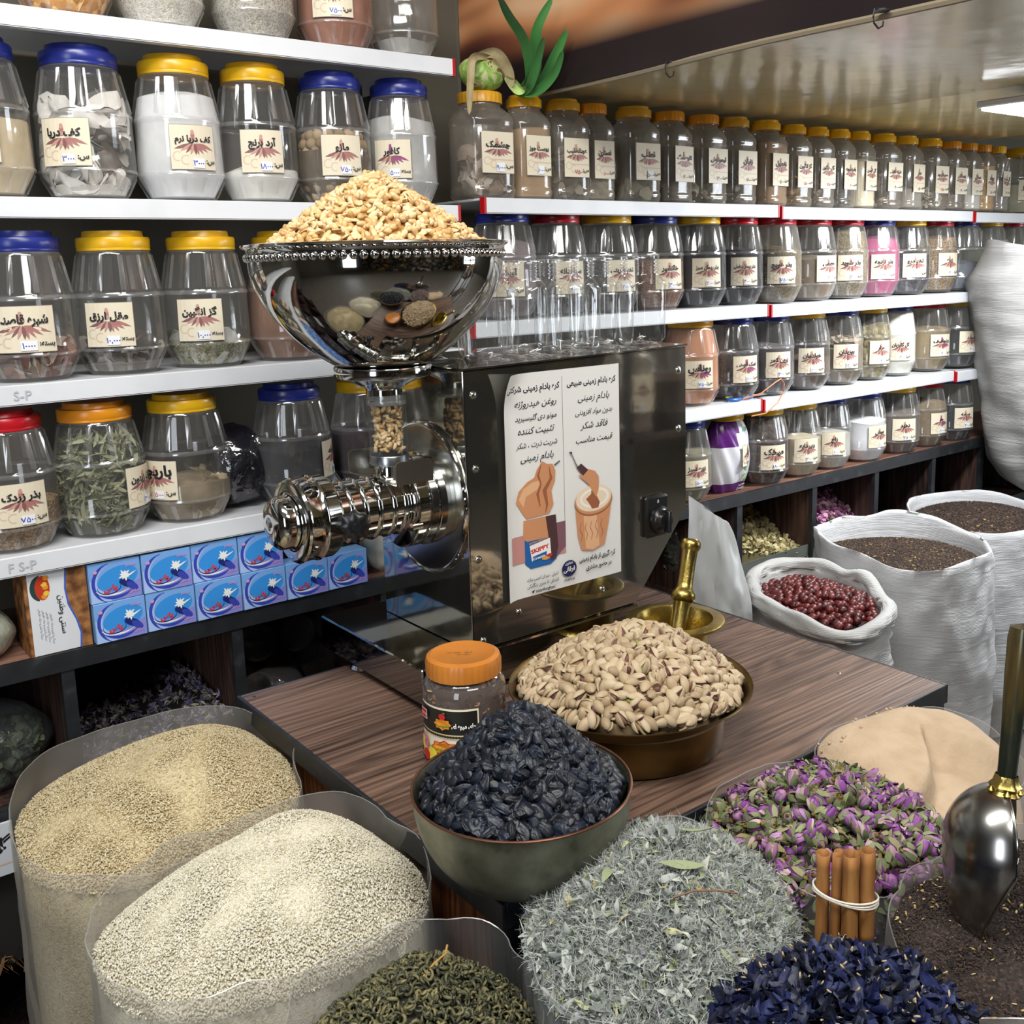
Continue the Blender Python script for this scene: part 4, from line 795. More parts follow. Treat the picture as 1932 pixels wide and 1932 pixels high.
row('third right shelf', 1.1115, [
 dict(what='salmon powder', x=2.056, r=.080, lid='amber', kind='b', cont=[(P_, 'salmon powder', ('#b37a58', '#c68c68'), .97, 0)], text='روناس', price='۷۵۰۰', ang=-27, purple=True, size=.026),
 dict(what='dark mountain herb', x=2.222, r=.080, lid='blue', cont=[(K_, 'dark herb', ('#1f1d1d', '#33302e', '#4a4744'), .55, 0)], text='نمک کوهی', price='۶۰۰۰', ang=-14, purple=True),
 dict(what='violet grey powder', x=2.385, r=.077, lid='blue', cont=[(P_, 'violet grey powder', ('#4a4448', '#5f585e'), .60, 0)], text='زرین کمر', price='۳۰۰۰', ang=-25),
 dict(what='cut galangal root', x=2.553, r=.079, lid='yellow', cont=[(F_, 'galangal', ('#4c3a30', '#71584a', '#8d7464'), .10, (120, .026, FLAKES)), (P_, 'galangal dust', ('#4a3c34', '#665448'), .4, 0)], text='خولنجان', price='۶۰۰۰', ang=-34),
 dict(what='beige root slices', x=2.722, r=.079, lid='blue', cont=[(F_, 'root slices', ('#877660', '#ac9a80', '#c8b89e'), .155, (170, .032, FLAKES)), (P_, 'slice dust', ('#6c6050', '#85765f'), .5, 0)], text='بوزیدان', price='۱۵۰۰', pen='k', ang=-33),
 dict(what='mossy herb crumbs', x=2.885, r=.073, lid='yellow', cont=[(K_, 'mossy crumbs', ('#5b5136', '#7e714c', '#94885e'), .76, 0)], text='هزار', price='۲۰۰۰', ang=-22),
 dict(what='cream powder', x=3.035, r=.069, lid='blue', cont=[(P_, 'pale cream powder', ('#dcdad0', '#e9e7de'), .97, 0)], text='گل گاوزبان', price='۴۰۰۰', pen='k', ang=-40),
 dict(what='straw-coloured chips', x=3.222, r=.080, lid='red', cont=[(P_, 'straw dust', ('#7c6a4c', '#9a8866'), .62, 0), (F_, 'straw chips', ('#a08a62', '#c6b084', '#d9c69e'), .15, (330, .02, BLADES))], text='برنجاسف', price='۹۰۰۰', ang=-18, purple=True),
 dict(what='black herb', x=3.41, r=.080, lid='yellow', cont=[(P_, 'black herb', ('#17171a', '#26262a'), .5, 0)], text='مورد', price='۳۰۰۰', ang=-20)], hs=.955)
row('cabinet top at right', .8458, [
 dict(what='grey green powder', x=2.028, r=.079, lid='blue', cont=[(P_, 'grey green powder', ('#6d6853', '#857f68'), .62, 0)], text='زیره سبز', price='۵۰۰۰', ang=-17),
 dict(what='dark cloves', x=2.36, r=.080, lid='yellow', cont=[(K_, 'cloves', ('#231a18', '#3b2c27', '#55433b'), .87, 0)], text='میخک', price='۱۸۰۰۰', pen='k', ang=-22, size=.026),
 dict(what='pale tan powder', x=2.52, r=.078, lid='yellow', cont=[(P_, 'pale tan powder', ('#a89c82', '#bfb398'), .52, 0)], text='پنیرمایه', price='۳۰۰۰', pen='k', ang=-25),
 dict(what='milky alum', x=2.678, r=.074, lid='blue', cont=[(P_, 'milky alum', ('#aeaba2', '#c9c6bd'), .52, 0)], text='زاج', price='۱۰۰۰', pen='r', ang=-36),
 dict(what='bright white powder', x=2.857, r=.081, lid='blue', cont=[(P_, 'bright white powder', ('#dcdce2', '#efeff2'), .60, 0)], text='جوش', price='۱۰۰۰', pen='r', ang=-8),
 dict(what='umber powder', x=3.055, r=.080, lid='yellow', cont=[(P_, 'umber powder', ('#5f544c', '#736860'), .62, 0)], text='نخود', price='۷۵۰۰', pen='k', ang=-34),
 dict(what='woody chips', x=3.225, r=.078, lid='red', cont=[(P_, 'woody dust', ('#6e5c46', '#8f7c60'), .7, 0), (F_, 'woody chips', ('#8f7a5a', '#bda47e', '#d2bd98'), .17, (330, .022, BLADES))], text='جو', price='۲۰۰۰', ang=-10, purple=True),
 dict(what='black powder', x=3.40, r=.080, lid='blue', cont=[(P_, 'black powder', ('#131315', '#202023'), .5, 0)], text='سرمه', price='۳۰۰۰', ang=-20)], hs=.93)

jar('pr', 1.815, .055, 1.0605, 'orange', [(P_, 'umber dust', ('#4a382c', '#6b5444'), .5, 0)], 'سدر', '۳۰۰۰', 'k', lab='tall square jar of umber dust on the side rack, mirrored in the steel front', clab='umber dust inside the square jar on the side rack', group='jars on the side rack', y=.735, tilt=180, hs=1.1)
jar('b', 1.965, .080, 1.0605, 'orange', [(P_, 'bean dust', ('#3c2c22', '#5c4636'), .5, 0)], 'مازو', '۷۵۰۰', 'k', ang=150, lab='barrel jar of dark beans on the side rack, mirrored in the steel front', clab='dark bean dust inside the barrel jar on the side rack', group='jars on the side rack', y=.735, hs=1.1)
# ================================================================ LOOSE GOODS IN BOWLS
def polar(center, pts):
    """radius of a closed outline as a function of angle about its centre"""
    c = np.array(center); d = np.array(pts) - c; a = np.arctan2(d[:, 1], d[:, 0]); r = np.hypot(d[:, 0], d[:, 1]); o = np.argsort(a); a = a[o]; r = r[o]
    A = np.concatenate([a - 2 * PI, a, a + 2 * PI]); RR = np.concatenate([r, r, r]); t = np.linspace(-PI, PI, 361); y = np.interp(t, A, RR)
    k = 15; w = np.hanning(2 * k + 3)[1:-1]; w /= w.sum(); y = np.convolve(np.concatenate([y[-k - 1:-1], y, y[1:k + 1]]), w, 'valid')
    return lambda q: np.interp((np.asarray(q) + PI) % (2 * PI) - PI, t, y)
def circ(r): return lambda q: np.full(np.shape(q), r, float)
def heap_points(c, Rf, hf, n, sink=0, jit=.35, rr0=0, rr1=1.0):
    """n spread points on a heap: sunflower layout stretched to the outline; returns points, normals"""
    k = np.arange(n) + .5; rho = np.sqrt(rr0 ** 2 + (rr1 ** 2 - rr0 ** 2) * k / n); th = k * 2.399963 + rng.normal(0, .02, n); rho = np.clip(rho + rng.normal(0, jit / math.sqrt(n), n), 0, rr1)
    Rr = Rf(th); x = rho * Rr * np.cos(th); y = rho * Rr * np.sin(th)
    def h(x, y): q = np.arctan2(y, x); return hf(np.hypot(x, y) / Rf(q), q, x, y)
    z = h(x, y); e = .004; nx = -(h(x + e, y) - h(x - e, y)) / (2 * e); ny = -(h(x, y + e) - h(x, y - e)) / (2 * e); N = np.stack([nx, ny, np.ones(n)], 1); N /= np.linalg.norm(N, axis=1)[:, None]
    return np.stack([x + c[0], y + c[1], z], 1) - N * sink, N
def heap_core(name, c, Rf, hf, mat, drop=.006, n=64, m=20, skirt=.03, label=None, cat=None, smooth=True):
    V = []; F = []
    for j in range(m + 1):
        rho = j / m
        for i in range(n):
            q = 2 * PI * i / n - PI; r = float(Rf(q)) * rho; x, y = r * math.cos(q), r * math.sin(q); V.append((c[0] + x, c[1] + y, float(hf(np.array(rho), np.array(q), np.array(x), np.array(y))) - drop))
    for i in range(n): x, y, z = V[m * n + i]; V.append((c[0] + (x - c[0]) * .97, c[1] + (y - c[1]) * .97, z - skirt))
    for j in range(m + 1):
        for i in range(n): i2 = (i + 1) % n; F.append((j * n + i, j * n + i2, (j + 1) * n + i2, (j + 1) * n + i))
    return tag(ob(name, new_mesh(name, V, F, mat, None, smooth)), label, cat, kind='stuff')
face_cam = lambda N: lambda pos, d: d - .35 * np.einsum('ij,ij->i', N, (CAMP - pos) / d[:, None])
# ---------------------------------------------------------------- peanuts
def peanut(seed, half):
    V, F = ICO[3] if not half else ICO[3]; V = V.copy(); r = np.random.default_rng(seed)
    if half:
        V = V * np.array((.95, .52, .36)); V[:, 2] = np.where(V[:, 2] < 0, V[:, 2] * .25 + .06 * np.exp(-(V[:, 1] / .1) ** 2) * (V[:, 2] < -.05), V[:, 2]); V[:, 2] += .10 * V[:, 0] ** 2
    else: w = 1 - .10 * np.exp(-(V[:, 0] / .3) ** 2); V = V * np.stack([np.full(len(V), .92), .52 * w, .50 * w], 1); V[:, 2] += .08 * V[:, 0] ** 2; V[:, 2] -= .03 * np.exp(-(V[:, 1] / .06) ** 2) * (V[:, 2] > 0)
    V[:, 1] *= 1 + .12 * V[:, 0] * r.uniform(-1, 1); V = V * .5 + .012 * Noise(seed, 6, 2, 6)(V)[:, None] * V
    return V, F, np.zeros(len(F), int)
def lowp(f): return f
M_PNUT = piece('peanut', [(0, '#c1975a'), (.2, '#d3ae76'), (.6, '#dfc08e'), (.93, '#e8cfa2'), (1, '#a9783f')], .5, .3, 6)
PN = [peanut(i, i % 5 in (1, 3)) for i in range(10)]
BC = (.821, 1.465); bz = 1.536
def hpn(rho, q, x, y): return bz - .008 + .128 * np.clip(1 - np.sqrt(rho ** 2 + .012) ** 1.15, -.02, 1) + .003 * np.sin(q * 3 + 1) * (1 - rho)
RB = circ(.184)
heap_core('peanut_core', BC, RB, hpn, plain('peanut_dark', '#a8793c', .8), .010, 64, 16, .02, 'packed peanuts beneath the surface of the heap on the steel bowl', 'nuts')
P1, N1 = heap_points(BC, RB, hpn, 1080, .002, 1.1); P2, N2 = heap_points(BC, RB, hpn, 780, .0075, 1.1, .02)
PP_, NN_ = np.concatenate([P1, P2]), np.concatenate([N1, N2]); ROT = rotmats(len(PP_), rng, NN_, 1.5)
individuals('peanut', PN, [M_PNUT], PP_, ROT, rng.uniform(.0165, .0215, len(PP_)), 'golden blanched peanut in the heap on the steel hopper bowl', 'peanut', 'peanuts heaped on the hopper bowl', 'peanuts', 'rest of the golden blanched peanuts heaped on the hopper bowl', score=face_cam(NN_))
n = 240; a = rng.uniform(0, 2 * PI, n); rr = .0225 * np.sqrt(rng.uniform(.35, 1, n)); tp = np.stack([.824 + rr * np.cos(a), 1.465 + rr * np.sin(a), rng.uniform(1.206, 1.280, n)], 1)
individuals('peanut', PN, [M_PNUT], tp, rotmats(n, tilt=9), rng.uniform(.0125, .016, n), 'golden peanut packed in the clear feed tube under the hopper bowl', 'peanut', 'peanuts in the clear feed tube', 'peanuts', 'rest of the peanuts in the feed tube', 90, score=lambda p, d: d)
# ---------------------------------------------------------------- pistachios
def pistachio(seed):
    r = np.random.default_rng(seed); V, F = ICO[3]; op = r.choice([0, 13, 20, 28]); VV = []; FF = []; MM = []; b = 0
    base = V * np.array((.5, .30, .275)); base[:, 1:] *= (1 - .28 * np.clip(V[:, 0:1], 0, 1) ** 2)
    for s in (1, -1):
        P = base.copy(); P[:, 2] = np.where(P[:, 2] * s < 0, P[:, 2] * .02, P[:, 2]); a = R(op) * s / 2; c, n = math.cos(a), math.sin(a); x, z = P[:, 0] + .47, P[:, 2].copy(); P[:, 0] = x * c - z * n - .47; P[:, 2] = x * n + z * c
        VV.append(P); FF.append(F + b); MM.append(np.zeros(len(F), int)); b += len(P)
    if op: V2, F2 = ICO[2]; VV.append(V2 * np.array((.40, .22, .19))); FF.append(F2 + b); MM.append(np.ones(len(F2), int))
    return np.concatenate(VV), np.concatenate(FF), np.concatenate(MM)
M_PS = piece('pistachio_shell', [(0, '#9a8566'), (.3, '#b19c7c'), (.7, '#c4b192'), (1, '#a98f6c')], .55, .4, 5, aniso=(1, 4, 4)); M_PK = piece('pistachio_kernel', [(0, '#4a2828'), (.4, '#6f4240'), (.7, '#6b4a38'), (.92, '#7d5a3c'), (1, '#8a9a3c')], .6)
PT = [pistachio(i) for i in range(10)]
pb = empty('brass_bowl', (.98, 1.06, .8), 'wide brass bowl on the counter heaped with pistachios', 'bowl')
M_BRASS = noisy('brass', [(.3, '#63502e'), (.7, '#8a7042')], 12, .33, metal=1, bump=.04)
b = MB(); b.lathe([(0, .002), (.128, .0005), (.136, .003), (.138, .006), (.139, .052), (.1385, .056), (.150, .064), (.1735, .0835), (.1785, .0875), (.1805, .0885), (.1800, .0900), (.1765, .0885), (.168, .081), (.148, .066), (.135, .056), (.133, .01), (0, .008)], 96); b.obj('bowl_body', M_BRASS, pb)
def hps(rho, q, x, y): return .884 + .082 * np.clip(1 - rho ** 1.75, -.02, 1) ** .95 + .004 * np.sin(q * 2 + 1.3) * (1 - rho ** 2)
RP = circ(.164); PC = (.98, 1.06)
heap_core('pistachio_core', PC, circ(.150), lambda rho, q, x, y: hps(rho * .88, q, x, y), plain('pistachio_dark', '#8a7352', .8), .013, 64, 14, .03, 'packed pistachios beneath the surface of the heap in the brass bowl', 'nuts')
P1, N1 = heap_points(PC, RP, hps, 500, .001, .6); P2, N2 = heap_points(PC, RP, hps, 330, .009, .6, .0, .90); P3, N3 = heap_points(PC, RP, hps, 95, -.001, .2, .95, 1.02); P1, N1 = np.concatenate([P1, P3]), np.concatenate([N1, N3]); PP_, NN_ = np.concatenate([P1, P2]), np.concatenate([N1, N2])
individuals('pistachio', PT, [M_PS, M_PK], PP_, rotmats(len(PP_), rng, NN_, 1.9), rng.uniform(.0235, .0275, len(PP_)), 'pale split pistachio in its shell, heaped in the wide brass bowl', 'pistachio', 'pistachios in the brass bowl', 'pistachios', 'rest of the pale pistachios heaped in the brass bowl', score=face_cam(NN_))
# ---------------------------------------------------------------- raisins
def raisin(seed, sub=3):
    V, F = ICO[sub]; r = np.random.default_rng(seed); n1_ = Noise(seed, 5, 2.2, 5); n2_ = Noise(seed + 50, 6, 6, 12); St = np.array((.55, 1.3, 1.3)); n1 = lambda Q: n1_(Q * St); n2 = lambda Q: n2_(Q * St)
    P = V * (.93 + .17 * np.exp(-(n1(V)) ** 2 * 5) + .10 * np.exp(-(n2(V)) ** 2 * 5) - .05 * np.minimum(np.abs(n1(V)), 1.5))[:, None]; P = P * np.array((.56, .56 * r.uniform(.55, .82), .56 * r.uniform(.34, .52))); P[:, 2] += .05 * n1(V * .5); return P, F, np.zeros(len(F), int)
M_RS = piece('raisin', [(0, '#0c0f16'), (.4, '#121822'), (.8, '#1a2230'), (1, '#15151a')], .46, .3, 9, spec=.5)
RS = [raisin(i, 4) for i in range(10)]; RSL = [raisin(i, 3) for i in range(10)]
rb = empty('copper_bowl', (.65, .888, .8), 'tinned grey copper bowl with bare copper rim heaped with black raisins', 'bowl')
mt = NT('tinned_copper').set(.42, .75); v = mt.coord(); nz = mt.n('ShaderNodeTexNoise', Scale=11.0, Detail=5.0, Roughness=.6); mt.l(v, nz.inputs['Vector']); mt.l(mt.ramp(nz.outputs['Fac'], [(.30, '#3f3d33'), (.42, '#6f6f60'), (.6, '#8f9080'), (.8, '#a3a08c')]), mt.b.inputs['Base Color']); mt.bump(nz.outputs['Fac'], .15, .004)
b = MB(); pr = [(0, .0006), (.030, .0004), (.046, .003)] + [(.046 + .080 * math.sin(t) ** .95, .003 + .106 * (1 - math.cos(t)) ** .92) for t in [PI / 2 * i / 16 for i in range(1, 17)]] + [(.1268, .1125)]
b.lathe(pr + [(.1252, .1125)] + [(r - .002, z + .001) for r, z in pr[::-1][1:]], 96); b.obj('bowl_body', mt.m, rb)
b = MB(); b.tube([(.1262 * math.cos(2 * PI * i / 72), .1262 * math.sin(2 * PI * i / 72), .1135) for i in range(73)], .0017, 8, caps=False); b.obj('bowl_rim', noisy('copper_rim', [(.3, '#6b4a3c'), (.7, '#946a55')], 20, .4, metal=.9), rb)
def hrs(rho, q, x, y): return .902 + .100 * np.clip(1 - rho ** 1.45, -.02, 1) + .006 * np.sin(q * 2 + .5) * rho * (1 - rho) * 2
RR_ = circ(.1115); RC = (.65, .888)
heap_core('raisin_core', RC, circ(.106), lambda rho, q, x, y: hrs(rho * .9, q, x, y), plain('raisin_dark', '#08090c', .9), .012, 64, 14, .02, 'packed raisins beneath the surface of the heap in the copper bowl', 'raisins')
P1, N1 = heap_points(RC, RR_, hrs, 470, .0005, .7); P2, N2 = heap_points(RC, RR_, hrs, 320, .0065, .7, .0, .93); P3, N3 = heap_points(RC, RR_, hrs, 60, -.004, .1, .93, .98); P1, N1 = np.concatenate([P1, P3]), np.concatenate([N1, N3]); PP_, NN_ = np.concatenate([P1, P2]), np.concatenate([N1, N2])
individuals('raisin', RS, [M_RS], PP_, rotmats(len(PP_), rng, NN_, 1.6), rng.uniform(.0175, .0235, len(PP_)), 'wrinkled blue-black raisin heaped in the tinned copper bowl', 'raisin', 'raisins in the copper bowl', 'raisins', 'rest of the wrinkled blue-black raisins in the copper bowl', lod=RSL, score=face_cam(NN_))
# ---------------------------------------------------------------- mortar and pestle
M_BR2 = noisy('brass_cast', [(.3, '#94803f'), (.7, '#b8a25e')], 30, .3, metal=1, bump=.5, bscale=140, dist=.001)
mr = empty('mortar', (1.233, 1.216, .8), 'brass mortar with a broad flat rim standing behind the pistachio bowl', 'mortar')
b = MB(); b.lathe([(0, 0), (.060, 0), (.062, .004), (.056, .010), (.054, .016), (.060, .060), (.063, .070), (.083, .078), (.0865, .0805), (.0865, .084), (.083, .0855), (.0665, .086), (.0645, .083), (.059, .060), (.048, .022), (.03, .014), (0, .012)], 72)
b.obj('mortar_body', M_BR2, mr)
p0 = Vector((1.222, 1.205, .826)); p1 = Vector((1.298, 1.238, 1.011)); d = (p1 - p0); L = d.length; ax = d.to_track_quat('Z', 'Y').to_matrix().to_4x4(); ax.translation = p0
b = MB(); b.lathe([(1.22 * r, z) for r, z in [(0, -.004), (.012, -.002), (.0155, .004), (.0155, .012), (.0135, .030), (.0125, .085), (.013, .090), (.0165, .094), (.0178, .099), (.0170, .106), (.014, .111), (.0118, .116), (.0112, .124), (.0112, .16), (.0118, L - .022), (.0130, L - .019), (.0150, L - .014), (.0148, L - .006), (.0120, L - .001), (0, L + .001)]], 40, mat=ax)
tag(b.obj('pestle', M_BR2), 'brass pestle with ball knob leaning inside the mortar', 'pestle')
# ---------------------------------------------------------------- tea jar
tj = empty('tea_jar', (.76, 1.17, .8), 'orange-lidded clear jar of fruit tea with black and yellow printed label', 'jar')
b = MB(); b.lathe([(0, .003), (.048, .001), (.055, .001), (.0585, .006), (.0590, .012), (.0590, .098), (.0595, .106), (.0585, .118), (.054, .127), (.0500, .1305), (.0500, .150)], 72); b.obj('jar_body', M_PET, tj)
b = MB(); b.lathe([(.0520, .132), (.0532, .133), (.0535, .151), (.0520, .1575), (.047, .160), (.0455, .1605), (.0445, .1598), (0, .160)], 144, rf=lambda r, z, a, k: r + (.0007 if (k // 2) % 2 and .052 < r and z < .152 else 0)); b.obj('lid', noisy('tea_lid', [(.3, '#b06a26'), (.7, '#c27a2e')], 20, .33), tj)
fl = Flat(); fl.text('10.1399   80.5', -.004, .002, .0065, 0, rtl=False, bold=.0).text('10.1401', .002, -.006, .0065, 0, rtl=False, bold=.0); c45 = R(-38)
fl.build('date_print', lambda u, v, h: (u * math.cos(c45) - v * math.sin(c45) - .004, u * math.sin(c45) + v * math.cos(c45) - .004, .1602 + h), [plain('print_brown', '#6b4220', .6)], tj)
TL = [plain('tea_cream', '#e9dfc6', .4), plain('tea_black', '#1f1d1b', .4), plain('tea_gold', '#c9a648', .4), plain('tea_red', '#c0272c', .4), plain('tea_white', '#f0efe9', .4), plain('tea_green', '#5d8f2e', .4), plain('tea_yellow', '#e6d23c', .4), plain('tea_pink', '#c667a0', .4), plain('tea_orange', '#e08a28', .4)]
fl = Flat(); w = .062
fl.rect(-w, w, .012, .100, 0, 24); fl.rect(-w + .002, w - .002, .062, .097, 1, 24); fl.rect(-w, w, .058, .061, 2, 24)
for i in range(30): fl.ell(-w + .002 + i * .0041, .0595, .0024, .0018, 1, 8)
fl.rect(-w + .003, w - .003, .014, .019, 1, 24); fl.rect(-w + .003, w - .003, .019, .0205, 2, 24)
fl.rect(-.034, -.017, .078, .092, 4, 4).rect(-.033, -.018, .079, .091, 3, 4).text('FRUIT TEA', -.0255, .083, .0055, 4, rtl=False, w=.013)
fl.poly([(.011 + (.011 if i % 2 else .0135) * math.cos(PI * i / 8), .078 + (.0065 if i % 2 else .009) * math.sin(PI * i / 8)) for i in range(16)], 8); fl.text('سیب', .011, .074, .009, 5, bold=.04); fl.ell(.011, .089, .005, .0045, 3, 12); fl.ell(.014, .0945, .002, .001, 5, 8)
fl.text('چای میوه ای', .041, .074, .0115, 4, bold=.04, w=.033)
fl.poly([(.013 + (.019 if i % 2 else .023) * math.cos(PI * i / 8), .042 + (.009 if i % 2 else .0125) * math.sin(PI * i / 8)) for i in range(16)], 3); fl.poly([(.013 + (.017 if i % 2 else .021) * math.cos(PI * i / 8), .042 + (.0075 if i % 2 else .011) * math.sin(PI * i / 8)) for i in range(16)], 8); fl.text('به سیب', .013, .038, .013, 5, bold=.05)
fl.ell(-.024, .042, .008, .013, 6, 14); fl.ell(-.008, .030, .010, .010, 6, 14); fl.ell(-.020, .026, .0075, .0085, 3, 14)
for k in range(6): fl.ell(-.0195 + .003 * math.cos(k * 1.9), .037 + .0035 * k, .003, .0035, 7, 10)
fl.ribbon([(-.036, .05), (-.040, .056)], .001, 5)
def bt(u, v, h): a = R(-165) + u / .0594; return ((.0594 + h) * math.cos(a), (.0594 + h) * math.sin(a), v)
fl.build('label', bt, TL, tj)
V_, F_m, M_ = [], [], []
me = new_mesh('tea_core', *(lambda b: (b.V, b.F))(MB().lathe([(0, .006), (.052, .006), (.0555, .014), (.0555, .11), (.05, .122), (0, .127)], 40)), plain('tea_dark', '#3a261c', .9)); o = ob('fruit_tea_core', me, None, (.76, 1.17, .8)); tag(o, 'dark tea dust filling the orange-lidded jar', 'tea', kind='stuff')
r_ = np.random.default_rng(4); n = 420; a = r_.uniform(0, 2 * PI, n); z = r_.uniform(.012, .126, n); rr = np.where(z > .115, .049, .0555) * r_.uniform(.93, 1, n); pos = np.stack([rr * np.cos(a), rr * np.sin(a), z], 1)
V, F, M = join(FLAKES, pos, rotmats(n, r_, tilt=9), r_.uniform(.006, .014, n), r_.integers(0, 4, n)); q = np.hypot(V[:, 0], V[:, 1]); s = np.minimum(1, .0578 / q); V[:, 0] *= s; V[:, 1] *= s
o = ob('fruit_tea', new_mesh('fruit_tea', V, F, piece('fruit_tea', [(0, '#3a261c'), (.5, '#6e4630'), (.8, '#8f5f40'), (.9, '#d4b068'), (1, '#9c6a58')], .6)), None, (.76, 1.17, .8)); tag(o, 'chopped dried fruit tea inside the orange-lidded jar', 'tea', kind='stuff')
# ---------------------------------------------------------------- empty glass jars on the machine
b = MB()
def grf(r, z, a, k): t = min(1, max(0, (.128 - z) / .015)) * min(1, max(0, (z - .004) / .012)); return r * (1 + t * (sq(a, 5) * .93 - 1)) if z < .128 else r
thr = []
for i in range(4): z = .1365 + .0062 * i; thr += [(.0352, z), (.0372, z + .0015), (.0372, z + .0028), (.0352, z + .0042)]
b.lathe([(0, .006), (.020, .0035), (.030, .0005), (.0385, .001), (.0415, .006), (.0425, .012), (.0425, .112), (.0415, .120), (.038, .127), (.0355, .130), (.0352, .1345)] + thr + [(.036, .163), (.0368, .1645), (.0358, .166), (.034, .1655), (.0340, .160)], 64, rf=grf)
mg_ = b.mesh('glass_jar', M_GLASS)
GJ = [(1.352, 1.420), (1.262, 1.412), (1.172, 1.402), (1.082, 1.398), (.992, 1.402), (1.305, 1.505), (1.215, 1.497), (1.125, 1.490), (1.035, 1.488), (.950, 1.492)]
GL = ['at the right end', 'second from the right', 'third from the right', 'fourth from the right', 'leftmost beside the hopper']
for i, (x, y) in enumerate(GJ):
    o = ob('glass_jar', mg_, None, (x, y, 1.3425 + (x - .893) * .0125), (0, 0, R(rng.uniform(-9, 9))), (.98, .98, .985)); tag(o, 'empty open glass jar on the steel machine, %s, %s row' % (GL[i % 5], 'front' if i < 5 else 'back'), 'jar', 'empty glass jars on the machine')
# ---------------------------------------------------------------- onion-like bulb plant lying on the jar lids
b = MB(); V, F = ICO[4]; P = V * np.array((.052, .042, .036)); P[:, 0] += 0; ns = Noise(31, 7, 30, 60); P *= (1 + .03 * ns(P))[:, None]
bl = empty('bulb_plant', (1.372, 1.945, 1.8795), 'green bulb with dry skin and long strap leaves lying on amber jar lids', 'plant')
tm = NT('bulb_skin').set(.5); v = tm.coord(); nz = tm.n('ShaderNodeTexNoise', Scale=38.0, Detail=4.0, Distortion=1.2); tm.l(v, nz.inputs['Vector']); tm.l(tm.ramp(nz.outputs['Fac'], [(.36, '#6f9a3c'), (.5, '#9ab85e'), (.56, '#c9c79a'), (.62, '#7d5d3c'), (.75, '#3f5c26')]), tm.b.inputs['Base Color'])
ob('bulb', new_mesh('bulb', P, F, tm.m), bl, (0, 0, .036), (0, R(12), R(-12)))
def strap(pts, w, m, name='leaf', fold=.25):
    pts = [Vector(p) for p in pts]; n = 22; C = []
    for i in range(n):
        t = i / (n - 1) * (len(pts) - 1); k = min(int(t), len(pts) - 2); f = t - k; p0, p1, p2, p3 = pts[max(k - 1, 0)], pts[k], pts[k + 1], pts[min(k + 2, len(pts) - 1)]
        C.append(.5 * ((2 * p1) + (-p0 + p2) * f + (2 * p0 - 5 * p1 + 4 * p2 - p3) * f * f + (-p0 + 3 * p1 - 3 * p2 + p3) * f ** 3))
    b = MB(); V = []; F = []
    for i, p in enumerate(C):
        d = (C[min(i + 1, n - 1)] - C[max(i - 1, 0)]).normalized(); s = d.cross(Vector((-.56, -.80, -.20))); s.normalize(); nn = s.cross(d); u = i / (n - 1); ww = w * (min(1, .35 + u * 2.2)) * (1 - u ** 5) ** .6 + .0006
        for k, (a, h) in enumerate(((-1, fold), (-.5, .06), (0, -.06), (.5, .06), (1, fold))): V.append(p + s * (ww * a) + nn * (h * ww))
    for i in range(n - 1):
        for k in range(4): F.append((i * 5 + k, i * 5 + k + 1, i * 5 + k + 6, i * 5 + k + 5))
    b.add(V, F); o = b.obj(name, m, bl); return o
M_LF = noisy('strap_leaf', [(.3, '#2f6a34'), (.7, '#4d8a46')], 9, .4, sc3=(1, 1, .3)); M_LD = noisy('dry_leaf', [(.3, '#8d7d58'), (.7, '#b0a27c')], 30, .7)
root = (.052, -.012, .02)
for pts, w in (([(.07, -.02, .012), (.09, -.03, .004), (.080, -.075, .022), (.033, -.12, .086), (-.041, -.165, .122), (-.099, -.21, .146)], .0105), ([(.07, -.02, .012), (.09, -.03, .004), (.095, -.075, .045), (.065, -.12, .112), (.075, -.165, .173)], .012), ([(.075, -.02, .012), (.098, -.03, .003), (.117, -.075, .025), (.112, -.12, .062), (.114, -.165, .114)], .0125),
               ([(.07, -.02, .012), (.09, -.03, .004), (.079, -.075, .011), (.068, -.12, .058), (.049, -.165, .091)], .0095), ([(.07, -.02, .012), (.09, -.03, .003), (.100, -.075, .0), (.111, -.12, .029), (.101, -.165, .07)], .010)): strap(pts, w, M_LF)
for pts, w in (([(-.03, -.01, .066), (.02, -.03, .078), (.05, -.035, .045), (.062, -.03, .01)], .011), ([(.02, -.02, .07), (-.045, -.04, .06), (-.062, -.05, .01), (-.072, -.055, -.06)], .008), ([(-.02, 0, .068), (.04, .01, .075), (.08, .01, .04), (.10, 0, .012)], .007)): strap(pts, w, M_LD, 'dry_leaf', .5)
strap([(.045, -.03, .03), (.065, -.03, .018), (.08, -.032, .006), (.09, -.045, .006)], .011, noisy('leaf_base', [(0, '#a9c96c'), (1, '#c9dc94')], 20, .4), 'leaf_base', .8)
